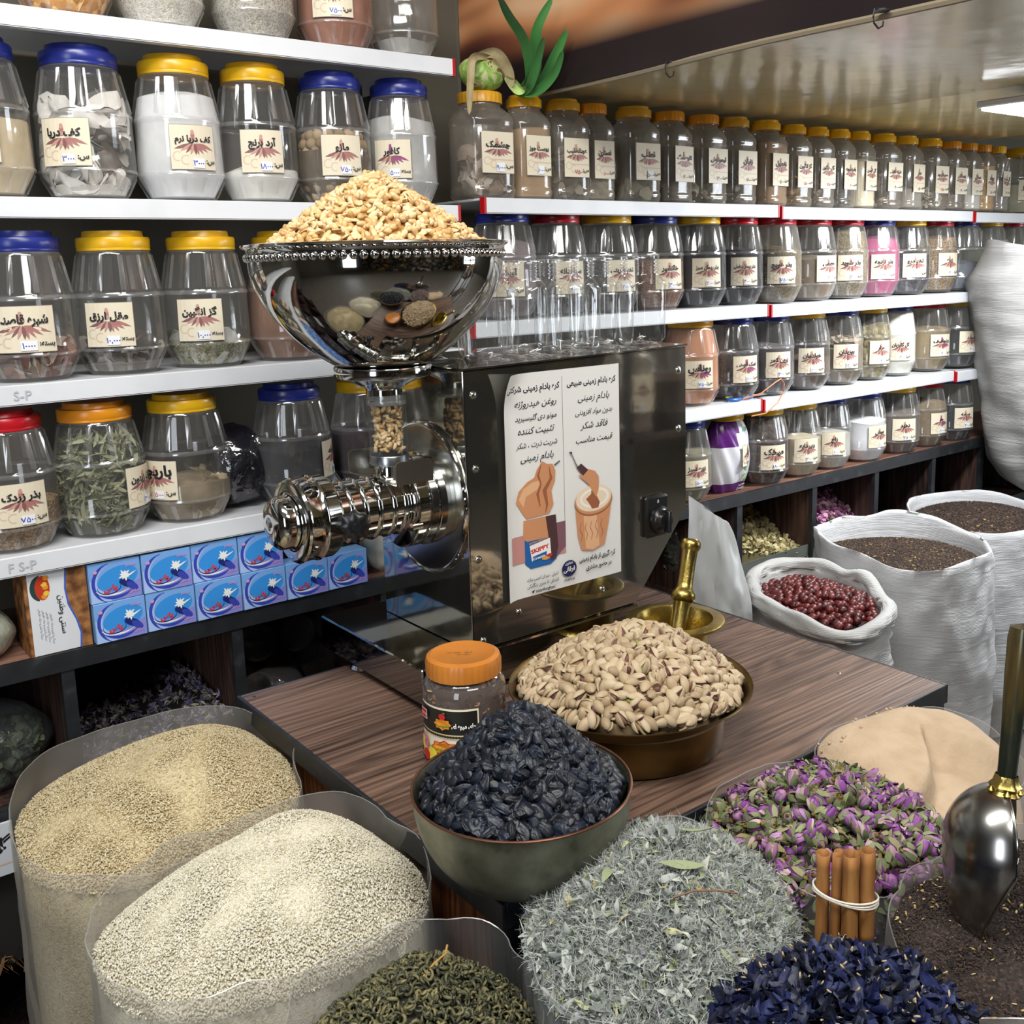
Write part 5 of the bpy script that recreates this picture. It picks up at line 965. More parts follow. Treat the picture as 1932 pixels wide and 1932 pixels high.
# ---------------------------------------------------------------- things on the cabinet top, left: soap boxes, carton, plate
SM = [plain('box_blue', '#7aa9e6', .35), plain('box_pale', '#aac6f4', .35), plain('box_deep', '#3a48b0', .35), plain('box_cyan', '#3a94e2', .35), plain('box_white', '#f2f5f2', .35), plain('box_red', '#d0404f', .35), plain('box_violet', '#8c8fd8', .35), plain('box_navy', '#1f2a70', .35), plain('box_pink', '#d99ac6', .35)]
def soap_box():
    w, h, dd = .0895, .0735, .045; e = MB().box(-w / 2, w / 2, 0, dd, 0, h, bev=.0008).mesh('soap_box', [noisy('box_side', [(0, '#8fb6e4'), (1, '#6fa6dc')], 10, .35)])
    f = Flat(); W, H = w / 2 - .001, h
    f.rect(-W, W, .001, H - .001, 0); f.poly([(-W, .001), (-W, H * .6), (-W * .6, H * .35), (-W * .2, .001)], 1); f.poly([(W, .001), (W, H * .45), (W * .3, H * .30), (0, .001)], 6)
    cx, cy = -.008, .034
    def arc(rx, ry, a0, a1, wd, m, ox=0, oy=0): f.ribbon([(cx + ox + rx * math.cos(t), cy + oy + ry * math.sin(t)) for t in [R(a0 + (a1 - a0) * i / 14) for i in range(15)]], [wd * math.sin(PI * min(max(i / 14, .06), .94)) for i in range(15)], m)
    f.ell(.004, .040, .036, .022, 3, 24, .25); arc(.030, .036, 95, 250, .007, 2); arc(.026, .031, 100, 245, .003, 1); arc(.036, .024, 215, 330, .006, 2, .006, -.004); arc(.034, .018, 205, 320, .0035, 4, .004, -.004); arc(.022, .012, 190, 350, .004, 6, .006, -.006)
    arc(.020, .012, 150, 390, .0022, 7, -.004, -.008); f.ell(.020, .028, .016, .007, 7, 14, -.5); f.ell(.028, .022, .012, .006, 2, 14, -.7)
    for i in range(9): a = R(40 * i); f.poly(leafpoly(.016, .044, .012 if i % 2 else .009, .005, a), 4)
    f.poly(leafpoly(.016, .038, .024, .004, R(28)), 4)
    f.text('یاس', -.010, .020, .014, 5, bold=.07, w=.024, ang=.12).text('خوشبو', .028, .060, .007, 8, w=.018).text('صابون', .030, .010, .007, 8, w=.018); f.ell(-.034, .058, .004, .003, 8, 8)
    me = f.build('box_print', lambda u, v, hh: (u, -.0002 - hh * .6, v), SM).data; bpy.data.objects.remove(bpy.data.objects['box_print']); return e, me
SB, SBP = soap_box()
ordn = ['first', 'second', 'third', 'fourth', 'fifth', 'sixth']
for i in range(6):
    for rw in range(2):
        if rw and i > 3: continue
        x = .495 + .0913 * i + (-.002 if rw else 0); o = ob('soap_box', SB, None, (x, 1.888 + rng.uniform(0, .003), .8472 + .0742 * rw), (0, 0, R(rng.uniform(-1, 1)))); ob('box_print', SBP, o)
        tag(o, f'blue soap box with white flower, {ordn[i]} from left in the {"upper" if rw else "lower"} layer', 'box', 'blue soap boxes on the cabinet')
ct = MB().box(.345, .447, 1.9, 1.99, .8465, 1.000, bev=.001).obj('carton', noisy('carton_ornate', [(.35, '#5f3a20'), (.5, '#8a5a34'), (.65, '#a87848')], 60, .5)); tag(ct, 'upright white and brown carton with food picture, left of the blue soap boxes', 'carton')
f = Flat(); f.poly([(.351, .848), (.425, .848), (.428, .875), (.423, .90), (.412, .93), (.409, .96), (.413, .998), (.351, .998)], 0); f.ribbon([(.427, .848), (.429, .875), (.424, .90), (.413, .93), (.410, .96), (.414, .998)], .003, 1)
f.ell(.371, .968, .017, .023, 2, 20, 0, PI / 2, 3 * PI / 2); f.ell(.374, .968, .012, .022, 3, 20)
for k in range(7): f.ell(.376 + .005 * math.sin(k * 2.3), .952 + .0055 * k, .005, .0045, (4, 5, 3)[k % 3], 10)
for k in range(4): f.text('سنگ پا تمیز و ساده طبیعی', .364 + .006 * k, .905 - .004 * k, .0065, 6, ang=R(-90), w=.055, bold=0)
f.text('سنتی وطنین', .398, .915, .017, 7, ang=R(-90), w=.07, bold=.01)
f.build('print', lambda u, v, h: (u, 1.8998 - h, v), [plain('carton_white', '#dcdfe4', .4), plain('carton_blue', '#4565c0', .4), plain('carton_pot', '#27423f', .4), plain('carton_red', '#c03a24', .4), plain('carton_orange', '#e08f2a', .4), plain('carton_yellow', '#e8c443', .4), plain('ink_grey', '#70727a', .5), plain('ink_dark', '#2a2a30', .5)], ct)
M_BAG = film('bag_film', (.93, .94, .95, 1), .62, .10, rough=.10, wrinkle=.9, wscale=45, haze=(.75, .76, .78, 1))
def lump(name, loc, size, mat, label, cat, seed, amp=.18, rot=(0, 0, 0), parent=None, sub=4, f0=2., f1=6., kind=None):
    V, F = ICO[sub]; n1 = Noise(seed, 9, f0, f1); n2 = Noise(seed + 9, 9, f1, f1 * 2); P = V * (1 + amp * .5 * (1 - np.abs(n1(V))) + amp * .25 * (1 - np.abs(n2(V))) - amp * .4)[:, None] * np.array(size)
    P[:, 2] = np.maximum(P[:, 2], -size[2] * .8); o = ob(name, new_mesh(name, P, F, mat), parent, loc, rot); return tag(o, label, cat, kind=kind)
lump('soap_slab_pack', (.245, 1.96, .890), (.085, .06, .052), noisy('pale_green_pack', [(0, '#9fae8c'), (.5, '#c9d2b0'), (1, '#b9bda8')], 9, .4), 'pale green wrapped slab pack on the cabinet at the left edge', 'pack', 3, .1)
o = bpy.data.objects.new('wrap', bpy.data.objects['soap_slab_pack'].data.copy()); COL.objects.link(o); o.data.materials[0] = M_BAG; o.parent = bpy.data.objects['soap_slab_pack']; o.scale = (1.05, 1.05, 1.06)
lump('ivory_bag', (1.085, 1.97, .905), (.055, .05, .075), noisy('ivory_bag', [(0, '#b3ab98'), (1, '#d6cfbd')], 12, .55, .3), 'ivory cloth-like bag behind the machine, right of the soap boxes', 'bag', 5, .35)
lump('dark_bag', (.768, 1.99, 1.115), (.06, .06, .085), film('dark_film', (.25, .25, .30, 1), .35, .10, haze=(.05, .05, .07, 1), rough=.1, wrinkle=.8), 'dark plastic bag between jars on the lowest left shelf', 'bag', 6, .3)
# ---- package hanging jar: purple and white foil pack on the cabinet top, and other right side things
pk = empty('foil_pack', (2.195, 1.955, .8465), 'purple and white printed foil seed pack with yellow lid behind it', 'pack')
def pkf(u, v): a = 2 * PI * u; fl_ = 1 - .25 * abs(2 * v - 1) ** 3; return ((.074 * fl_) * math.copysign(abs(math.cos(a)) ** .8, math.cos(a)), (.048 * (1 - .55 * abs(2 * v - 1) ** 2.2)) * math.copysign(abs(math.sin(a)) ** .9, math.sin(a)) + .003 * math.sin(9 * a + 12 * v), .205 * v)
b = MB(); b.grid(pkf, 56, 24, 0, wrap=True)
mi = []
for f_, (i0, *_r) in zip(b.F, b.F):
    c = np.mean([b.V[i] for i in f_], axis=0); m = 1 if c[2] < .028 else (1 if (c[2] > .135 and c[0] < .006 + .12 * (c[2] - .17)) else 0); mi.append(m)
b.M = mi; b.obj('pack_body', [plain('foil_white', '#d5d6dc', .25), plain('foil_purple', '#58206e', .25)], pk)
f = Flat(); f.text('AKBAR', .045, .172, .017, 0, rtl=False, w=.05, bold=.03).text('LIVING', .012, .085, .010, 3, rtl=False, ang=R(75), w=.04).text('NATURAL', .030, .0145, .009, 2, rtl=False).text('Symphony', .030, .004, .011, 2, rtl=False)
for k in range(9): f.poly(leafpoly(.045 + .012 * math.cos(k * 2.4), .052 + .010 * math.sin(k * 2.4), .02, .010, k * 2.4), 1)
f2 = f; f = Flat(); f.L = [l for l in f2.L if l[2] == 1]; f2.L = [l for l in f2.L if l[2] != 1]; f2.ribbon([(.030 + .033 * math.cos(t), .065 + .040 * math.sin(t)) for t in [R(110 + 12 * i) for i in range(12)]], .0015, 3)
def pkp(u, v, h): a = u / .058; return (.058 * math.sin(a) * 1.1, -(.050 * math.cos(a) * (1 - .55 * abs(2 * v / .205 - 1) ** 2.2) + .004) - h, v)
PKM = [plain('pk_green', '#3b8c68', .4), plain('pk_leaf', '#6fb83c', .4), plain('pk_white', '#f0f0f0', .4), plain('pk_grey', '#8a8790', .4)]; f2.build('lettering', pkp, PKM, pk); f.build('leaf_picture', pkp, PKM, pk)
lb = paper_label('هیل', '۴۵۰۰', 'k', .062, .06, True).build('label', lambda u, v, h: pkp(u + .036, v + .105, h + .0035), LM, pk)
ob('lid', lid_mesh('b', 'yellow'), pk, (0, .0, .0), scale=(.85, .7, .93))
# scissors and orange wire on the third right shelf
sc = empty('scissors', (2.18, 1.915, 1.112), 'blue and yellow handled scissors lying on the lower white shelf', 'scissors')
def loop(cx, cy, rx, ry, m, n=28, ang=0): 
    b = MB(); b.tube([(cx + rx * math.cos(t) * math.cos(ang) - ry * math.sin(t) * math.sin(ang), cy + rx * math.cos(t) * math.sin(ang) + ry * math.sin(t) * math.cos(ang), .004) for t in [2 * PI * i / n for i in range(n + 1)]], .0042, 8, caps=False); return b.obj('handle', m, sc)
M_SB = plain('handle_blue', '#1c5fae', .4); loop(0, 0, .026, .014, M_SB, ang=.2); loop(.052, .008, .028, .013, M_SB, ang=-.1); b = MB(); b.tube([(-.02, .012, .009), (.02, .014, .010), (.06, .018, .009)], .002, 8); b.obj('grip_inlay', plain('handle_yellow', '#d8cf3c', .4), sc)
b = MB(); b.box(.07, .15, .008, .018, .002, .004); b.box(.07, .15, .016, .026, .0045, .006); b.obj('blades', M_BRU, sc)
b = MB(); b.tube([(2.20, 1.90, 1.115), (2.25, 1.878, 1.128), (2.305, 1.872, 1.155), (2.330, 1.872, 1.163), (2.345, 1.872, 1.148), (2.34, 1.871, 1.125), (2.315, 1.871, 1.095), (2.26, 1.869, 1.071), (2.20, 1.868, 1.070)], .0018, 8); tag(b.obj('orange_wire', plain('wire_orange', '#d97a3c', .45)), 'thin orange wire looping over the edge of the lower white shelf', 'wire')
# ================================================================ SACKS OF SEEDS, HERBS AND FLOWERS
M_FILM = film('sack_film', (.97, .97, .96, 1), .62, .03, rough=.28, haze=(.60, .585, .55, 1), transl=.5, fres=.25)
M_FILMD = film('sack_film_thin', (.98, .98, .985, 1), .83, .035, rough=.2, haze=(.60, .61, .62, 1), transl=.5, fres=.3)
def film_bag(name, c, Rf, zrim, label, cat='sack', mat=M_FILM, seed=1, rimf=None, zbot=.02, n=160, flare=.0, fold=.004, bulge=.02):
    ns = Noise(seed, 7, 2, 5); n2 = Noise(seed + 3, 7, 5, 11); V = []; F = []; zl = list(np.linspace(0, 1, 26) ** 1.6)
    for v in zl:
        for i in range(n):
            q = 2 * PI * i / n; zt = zrim + (float(rimf(q)) if rimf else 0) + .004 * float(ns((math.cos(q) * 2, math.sin(q) * 2, 0))) + .0012 * float(n2((math.cos(q) * 2, math.sin(q) * 2, 1))); z = zt - (zt - zbot) * v
            r = float(Rf(q)) * (1 + flare * math.exp(-v * 14) + bulge * math.sin(PI * v)) + fold * float(n2((math.cos(q) * 2, math.sin(q) * 2, z * 5))) + .2 * fold * float(ns((math.cos(q) * 9, math.sin(q) * 9, z * 26 + q)))
            V.append((c[0] + r * math.cos(q), c[1] + r * math.sin(q), z))
    for j in range(len(zl) - 1):
        for i in range(n): i2 = (i + 1) % n; F.append((j * n + i, (j + 1) * n + i, (j + 1) * n + i2, j * n + i2))
    e = empty(name, (c[0], c[1], 0), label, cat); o = ob('film', new_mesh('film', V, F, mat), e); o.location = (-c[0], -c[1], 0)
    b = MB(); b.tube([V[i % n] for i in range(0, n + 1, 2)], .0007, 4, caps=False); r = b.obj('rim', MATS['film_rim'], e); r.location = (-c[0], -c[1], 0); return e
film('film_rim', (1, 1, 1, 1), .68, .06, haze=(.75, .75, .75, 1), rough=.2)
def content(name, c, Rf, hf, mat, label, cat, zbot=.04, n=140, m=46, inset=.975, seed=1, rough_=.0015, f=40, bulge=.02):
    ns = Noise(seed, 12, f, f * 3); V = []; F = []
    for j in range(m + 1):
        rho = j / m
        for i in range(n):
            q = 2 * PI * i / n; r = float(Rf(q)) * rho * inset; x, y = r * math.cos(q), r * math.sin(q); V.append((x, y, float(hf(np.array(rho), np.array(q), np.array(x), np.array(y)))))
    V = np.array(V); V[:, 2] += rough_ * ns(V * np.array((1, 1, 0)))
    L = [V]; k = 12; top = V[-n:]
    for s in range(1, k + 1):
        t = s / k; P = top.copy(); P[:, 2] = top[:, 2] * (1 - t) + zbot * t; v = (1 - P[:, 2:3] / max(top[:, 2].max(), .1)) ** .625; P[:, :2] *= 1 + bulge * np.sin(PI * np.clip(v, 0, 1)) * .8 - .026 * min(1, t * 6); L.append(P)
    V = np.concatenate(L) + np.array((c[0], c[1], 0)); M = m + k
    ii, jj = np.meshgrid(np.arange(n), np.arange(M)); ii = ii.ravel(); jj = jj.ravel(); i2 = (ii + 1) % n; F = np.stack([jj * n + ii, jj * n + i2, (jj + 1) * n + i2, (jj + 1) * n + ii], 1)
    return tag(ob(name, new_mesh(name, V, F, mat)), label, cat, kind='stuff')
def rand_heap(c, Rf, hf, n, r=rng, rho1=1.0):
    rho = rho1 * np.sqrt(r.uniform(0, 1, n)); th = r.uniform(-PI, PI, n); Rr = Rf(th); x = rho * Rr * np.cos(th); y = rho * Rr * np.sin(th)
    def h(x, y): q = np.arctan2(y, x); return hf(np.hypot(x, y) / Rf(q), q, x, y)
    z = h(x, y); e = .005; nx = -(h(x + e, y) - h(x - e, y)) / (2 * e); ny = -(h(x, y + e) - h(x, y - e)) / (2 * e); N = np.stack([nx, ny, np.ones(n)], 1); N /= np.linalg.norm(N, axis=1)[:, None]
    return np.stack([x + c[0], y + c[1], z], 1), N
def sprinkle(name, temps, mats, c, Rf, hf, n, size, label, cat, sink=.0, tilt=.7, seed=5, rho1=.985, parent=None, off=.0):
    r = np.random.default_rng(seed); P, N = rand_heap(c, Rf, hf, n, r, rho1); P = P + N * (off + r.uniform(-1, 1, n)[:, None] * sink)
    V, F, M = join(temps, P, rotmats(n, r, N, tilt), r.uniform(.75, 1.25, n) * size, r.integers(0, len(temps), n)); return tag(ob(name, new_mesh(name, V, F, mats, M)), label, cat, kind='stuff')
seedT = [(lambda V, F: (V * np.array((.5, .32, .20)) * (1 - .35 * V[:, :1] * np.array((0, 1, 0))), F, np.zeros(len(F), int)))(*ICO[1])]
# --- sesame, rear sack (A) and front sack (B)
bump2 = lambda x, y, cx, cy, s, h: h * np.exp(-((x - cx) ** 2 + (y - cy) ** 2) / s ** 2)
cA = (.400, 1.405); RA = polar(cA, [(.588, 1.58), (.404, 1.635), (.267, 1.573), (.217, 1.437), (.214, 1.327), (.278, 1.242), (.403, 1.222), (.515, 1.245), (.582, 1.369), (.590, 1.499)])
hA = lambda rho, q, x, y: .752 + .075 * np.clip(1 - rho ** 1.9, 0, 1) * (1 + .35 * (x - 0) / .2) + bump2(x, y, .07, .03, .07, .010) - bump2(x, y, -.03, .05, .06, .008)
M_SA = grain('sesame_unhulled', [(0, '#8d784e'), (.15, '#ad9a72'), (.6, '#c1b28c'), (1, '#cfc3a0')], 420, .85, .7, .0012); M_SAP = piece('sesame_seed', [(0, '#937a4e'), (.12, '#b5a278'), (.6, '#c6b894'), (1, '#d6ccac')], .7)
content('unhulled_sesame', cA, RA, hA, M_SA, 'tan unhulled sesame filling the rear left film sack', 'sesame', seed=1)
sprinkle('unhulled_sesame_seeds', seedT, [M_SAP], cA, RA, hA, 30000, .0036, 'loose tan sesame seeds on top of the rear left sack', 'sesame', .0008, 1.1, 5)
film_bag('film_sack', cA, RA, .782, 'tall clear film sack of tan sesame at the left, behind the white sesame', seed=11, rimf=lambda q: .012 * math.sin(q) + .004)
cB = (.405, 1.07); RB_ = polar(cB, [(.572, 1.200), (.51, 1.226), (.42, 1.222), (.30, 1.20), (.235, 1.15), (.221, 1.090), (.227, 1.020), (.27, .952), (.341, .925), (.45, .915), (.545, .934), (.583, .995), (.588, 1.10)])
hB = lambda rho, q, x, y: .757 + .085 * np.clip(1 - rho ** 2.0, 0, 1) * (1 + .3 * x / .2) + bump2(x, y, .06, .06, .05, .008) - bump2(x, y, .02, .01, .05, .012) + bump2(x, y, -.06, -.03, .06, .006)
M_SB_ = grain('sesame_white', [(0, '#a89c7c'), (.12, '#c6bda2'), (.6, '#d3ccb6'), (1, '#dcd7c5')], 420, .85, .7, .0012); M_SBP = piece('sesame_white_seed', [(0, '#a89a74'), (.10, '#c6bfa6'), (.6, '#d6d0bc'), (1, '#e2dece')], .7)
content('white_sesame', cB, RB_, hB, M_SB_, 'white hulled sesame filling the front left film sack', 'sesame', seed=2)
sprinkle('white_sesame_seeds', seedT, [M_SBP], cB, RB_, hB, 32000, .0036, 'loose white sesame seeds on top of the front left sack', 'sesame', .0008, 1.1, 6)
film_bag('film_sack', cB, RB_, .786, 'clear film sack of white hulled sesame in the left foreground', seed=12, rimf=lambda q: .006 + .010 * math.sin(q + .3) + .004 * math.cos(3 * q))
# --- green tea (C)
cC = (.445, .795); RC_ = polar(cC, [(.519, .880), (.555, .835), (.560, .765), (.530, .700), (.44, .665), (.35, .70), (.31, .80), (.36, .868), (.456, .892)])
hC = lambda rho, q, x, y: .742 + .062 * np.clip(1 - rho ** 1.8, 0, 1) + bump2(x, y, .03, .04, .05, .012)
def curl(seed):
    r = np.random.default_rng(seed); b = MB(); n = 9; t = np.linspace(0, r.uniform(3.5, 6.5), n); rad = .30 * (1 - .09 * t); pts = [(rad[i] * math.cos(t[i]), rad[i] * math.sin(t[i]) * .8, .12 * math.sin(t[i] * .7 + seed)) for i in range(n)]
    b.tube(pts, [.10 * math.sin(PI * (i + .6) / (n + .2)) ** .6 for i in range(n)], 5); return tris(b)
CU = [curl(i) for i in range(8)]
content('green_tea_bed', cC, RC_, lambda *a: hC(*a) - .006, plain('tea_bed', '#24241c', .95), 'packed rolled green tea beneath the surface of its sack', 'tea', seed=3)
sprinkle('rolled_green_tea', CU, [piece('green_tea', [(0, '#2c2c22'), (.3, '#44452f'), (.6, '#5b5a3e'), (.9, '#77714c'), (1, '#8a8058')], .6, .3, 200)], cC, RC_, hC, 2600, .0165, 'curled dark green tea leaves in the front film sack beside the white sesame', 'tea', .004, 9, 7)
b = MB(); b.tube([(.455, .80, .808), (.475, .807, .812), (.492, .813, .811), (.50, .822, .812)], .0011, 5); tag(b.obj('straw', plain('straw', '#b98f4a', .7)), 'short golden straw lying on the green tea', 'straw')
film_bag('film_sack', cC, RC_, .792, 'clear film sack of curled green tea in the front centre', mat=M_FILMD, seed=13, rimf=lambda q: .006 + .012 * math.sin(q - .2))
# --- grey woolly herb (D)
cD = (.70, .715); RD = polar(cD, [(.805, .832), (.628, .828), (.57, .773), (.526, .668), (.563, .572), (.645, .54), (.746, .578), (.817, .642), (.853, .733), (.844, .805)])
hD = lambda rho, q, x, y: .808 + .068 * np.clip(1 - rho ** 1.7, 0, 1) + bump2(x, y, .04, .03, .05, .006) + .003 * np.sin(x * 70) * np.sin(y * 60)
content('woolly_herb_bed', cD, RD, lambda *a: hD(*a) - .008, noisy('herb_bed', [(.3, '#3f443f'), (.7, '#6f7570')], 60, .95), 'packed grey woolly herb beneath the surface of its sack', 'herb', seed=4)
def fluff(seed, k=11):
    r = np.random.default_rng(seed); b = MB()
    for i in range(k):
        V, F, M = leafblade(seed * 20 + i, r.choice([.05, .09, .34]), .7, 4, 1.2); Rm = rotmats(1, r, tilt=9)[0]; V = V @ Rm.T * r.uniform(.5, 1) + r.normal(0, .15, 3); b.add(V.tolist(), F.tolist())
    return tris(b)
FLF = [fluff(i) for i in range(8)]
def fluff2(seed, k=14):
    r = np.random.default_rng(seed + 400); b = MB()
    for i in range(k):
        V, F, M = leafblade(seed * 20 + i + 500, .022, .9, 5, .5); Rm = rotmats(1, r, tilt=9)[0]; V = (V + np.array((.3, 0, 0))) @ Rm.T * r.uniform(.5, 1) + r.normal(0, .06, 3); b.add(V.tolist(), F.tolist())
    return tris(b)
sprinkle('woolly_grey_herb', FLF, [piece('woolly', [(0, '#727873'), (.35, '#949a94'), (.7, '#adb2ab'), (.92, '#bcc0b3'), (1, '#988fa3')], .95, .4, 300)], cD, RD, hD, 3600, .021, 'grey-green woolly dried herb heaped in the sack before the copper bowl', 'herb', .006, 9, 8)
HAIR = [fluff2(i) for i in range(6)]
sprinkle('woolly_herb_hairs', HAIR, [piece('herb_hair', [(0, '#959a95'), (.6, '#b9beb8'), (1, '#cfd2c8')], .95)], cD, RD, hD, 1500, .024, 'fine pale hairs over the grey woolly herb', 'herb', .004, 9, 28, off=.004)
sprinkle('herb_leaf_bits', [leafblade(70 + i, .3, .35, 6, .8) for i in range(5)], [piece('herb_green', [(0, '#6f7f55'), (.5, '#97a173'), (.8, '#b5b58a'), (1, '#c9a868')], .8)], cD, RD, hD, 420, .017, 'yellow-green leaf scraps mixed through the grey woolly herb', 'herb', .004, 2.5, 9, off=.005)
for i, (x, y, z, L, a) in enumerate(((.70, .68, .884, .05, -.5), (.76, .715, .885, .045, 2.2), (.64, .73, .875, .04, .6))):
    V, F, M = leafblade(90 + i, .24, .2, 9, .5); o = ob('long_leaf', new_mesh('long_leaf', V * L, F, plain('long_leaf_green', '#8e9873', .8)), None, (x, y, z + .004), (.3, .2, a)); tag(o, ('long pointed pale leaf lying in the middle of the grey woolly herb', 'long pointed pale leaf at the right side of the grey woolly herb', 'long pointed pale leaf at the left side of the grey woolly herb')[i], 'leaf')
b = MB(); b.tube([(.66, .655, .880), (.68, .645, .884), (.70, .632, .882), (.718, .622, .876)], .0011, 5); tag(b.obj('brown_twig', plain('twig', '#7d5c40', .8)), 'thin brown twig on the grey woolly herb', 'twig')
film_bag('film_sack', cD, RD, .826, 'milky film sack of grey woolly herb in the foreground below the copper bowl', mat=M_FILMD, seed=14, rimf=lambda q: .004 * math.sin(2 * q), bulge=.0)
# --- rose buds (E)
cE = (1.0, .715); RE = polar(cE, [(.919, .845), (.870, .805), (.866, .714), (.868, .632), (.924, .585), (1.018, .572), (1.09, .609), (1.146, .709), (1.091, .825), (1.0, .846)])
hE = lambda rho, q, x, y: .795 + .062 * np.clip(1 - rho ** 1.7, 0, 1) + bump2(x, y, .03, .04, .06, .006)
def rosebud(seed):
    r = np.random.default_rng(seed); b = MB(); n = 10; op = r.uniform(.0, .25)
    if seed % 3: b.lathe([(0, -.02), (.14, .0), (.21, .12), (.23, .26), (.19, .42), (.10, .52), (0, .55)], 10, 0)
    else: b.lathe([(0, -.02), (.12, .0), (.15, .10), (.10, .2), (0, .22)], 8, 3)
    for i in range(6 if seed % 3 else 0):
        a = i * 2.4 + r.uniform(0, .5); h = r.uniform(.5, .68); R0 = .215 + .012 * i; wd = r.uniform(.9, 1.3)
        def f(u, v, a=a, h=h, R0=R0, wd=wd): th = a + (u - .5) * wd * (1 - .35 * v); rr = R0 * math.sin(PI * (.18 + .62 * v)) ** .8 * (1 + op * v ** 3) + .02 * math.sin(6 * u + a); return rr * math.cos(th), rr * math.sin(th), h * v + .03 * math.sin(3 * u + a) - .05 * abs(u - .5) * v
        b.grid(f, 5, 5, 0 if i % 3 else 1)
    for i in range(5):
        a = i * 1.2566 + .3; cv = r.uniform(.1, .5)
        def f(u, v, a=a, cv=cv): w = .52 * (1 - v) ** .7 * (u - .5) * 2.2; rr = .16 + .12 * math.sin(PI * min(v, .9)) + cv * .3 * v ** 2; return rr * math.cos(a + w), rr * math.sin(a + w), -.03 + .56 * v - cv * .15 * v * v
        b.grid(f, 3, 5, 2)
    b.lathe([(0, -.17), (.05, -.16), (.085, -.10), (.075, -.03), (.11, .01)], 7, 3); b.tube([(0, 0, -.15), (.02, .02, -.24), (.03, .02, -.32)], .018, 4, 3)
    V, F, M = tris(b); V[:, 2] -= .15; return V * .92, F, M
RBUD = [rosebud(i) for i in range(9)]
RMAT = [piece('rose_petal', [(0, '#66316e'), (.25, '#84428f'), (.5, '#96589e'), (.75, '#ab7c9e'), (.9, '#bda298'), (1, '#5a265c')], .6, .2, 120), piece('rose_petal_pale', [(0, '#a678b0'), (.4, '#c29abc'), (.7, '#d2bcae'), (1, '#8a4a92')], .6), piece('sepal', [(0, '#4f5a34'), (.5, '#727e54'), (.85, '#959a70'), (1, '#8a7a50')], .75), plain('hip', '#7d6a38', .7)]
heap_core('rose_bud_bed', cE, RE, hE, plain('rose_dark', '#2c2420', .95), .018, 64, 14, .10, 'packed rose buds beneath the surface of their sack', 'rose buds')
P1, N1 = heap_points(cE, RE, hE, 350, .002, 1.1, 0, .97); P2, N2 = heap_points(cE, RE, hE, 330, .014, 1.1, 0, .97); 
a = rng.uniform(PI * .95, 2.1 * PI, 520); z = rng.uniform(.60, .79, 520); rr = RE(a) * .94; P3 = np.stack([cE[0] + rr * np.cos(a), cE[1] + rr * np.sin(a), z], 1); N3 = np.stack([np.cos(a), np.sin(a), 0 * a], 1)
PP_, NN_ = np.concatenate([P1, P2, P3]), np.concatenate([N1, N2, N3]); tl = rotmats(len(PP_), rng, NN_, 6)
individuals('rosebud', RBUD, RMAT, PP_, tl, rng.uniform(.030, .040, len(PP_)), 'dried purple-pink rose bud with green sepals in the heap before the counter', 'rose bud', 'dried rose buds in the film sack', 'rose_buds', 'rest of the dried purple rose buds in the film sack', score=lambda p, d: d - .35 * np.einsum('ij,ij->i', NN_, (CAMP - p) / d[:, None]) + (np.arange(len(p)) >= 350) * .15)
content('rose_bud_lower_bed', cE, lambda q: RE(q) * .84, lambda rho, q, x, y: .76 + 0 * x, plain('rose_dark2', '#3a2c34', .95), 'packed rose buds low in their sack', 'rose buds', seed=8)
film_bag('film_sack', cE, RE, .806, 'thin clear film sack of dried rose buds behind the cinnamon bundle', mat=M_FILMD, seed=15, rimf=lambda q: .004 + .008 * math.sin(q), bulge=0, fold=.003)
# --- tan powder with a scooped face (F)
cF = (1.235, .715); RF = polar(cF, [(1.12, .835), (1.244, .840), (1.345, .815), (1.385, .767), (1.33, .64), (1.22, .60), (1.12, .60), (1.085, .70)])
def hF(rho, q, x, y):
    z = .792 + .042 * np.clip(1 - rho ** 5, 0, 1) + .022 * np.clip(y / .12, -.5, 1); d = .5 * x - .865 * y + .011 + .01 * np.sin(x * 30); s_ = .865 * x + .5 * y; cut = .040 / (1 + np.exp(-np.clip(d / .0018, -60, 60))) / (1 + np.exp(-np.clip((.034 - s_) / .006, -60, 60))); return z - cut + bump2(x, y, -.06, .06, .02, .006)
content('tan_powder', cF, RF, hF, noisy('tan_flour', [(.3, '#b59d80'), (.7, '#c8b195')], 26, .95, .35, 5, .004, bscale=160), 'tan powdered root with a scooped hollow, behind the rose buds', 'powder', seed=9, rough_=.0012, f=60, n=200, m=80)
for i in range(26):
    t = rng.uniform(.9, 2.6); r = .93 * float(RF(t)); lx, ly = r * math.cos(t), r * math.sin(t)
V, F = ICO[2]; P, N = rand_heap(cF, RF, hF, 120, np.random.default_rng(3), .99); sel = (P[:, 1] > cF[1] + .075) & (np.hypot(P[:, 0] - cF[0], P[:, 1] - cF[1]) > .09); P = P[sel]; V2, F2, M2 = join([(V * .5, F, np.zeros(len(F), int))], P, rotmats(len(P), tilt=9), rng.uniform(.002, .0055, len(P)), np.zeros(len(P), int)); tag(ob('powder_lumps', new_mesh('powder_lumps', V2, F2, MATS['tan_flour'])), 'small lumps of tan powder along the rim of its heap', 'powder', kind='stuff')
film_bag('film_sack', cF, RF, .812, 'clear film sack of tan powder between the rose buds and big white sack', mat=M_FILMD, seed=16, rimf=lambda q: .006 * math.sin(q), bulge=0)
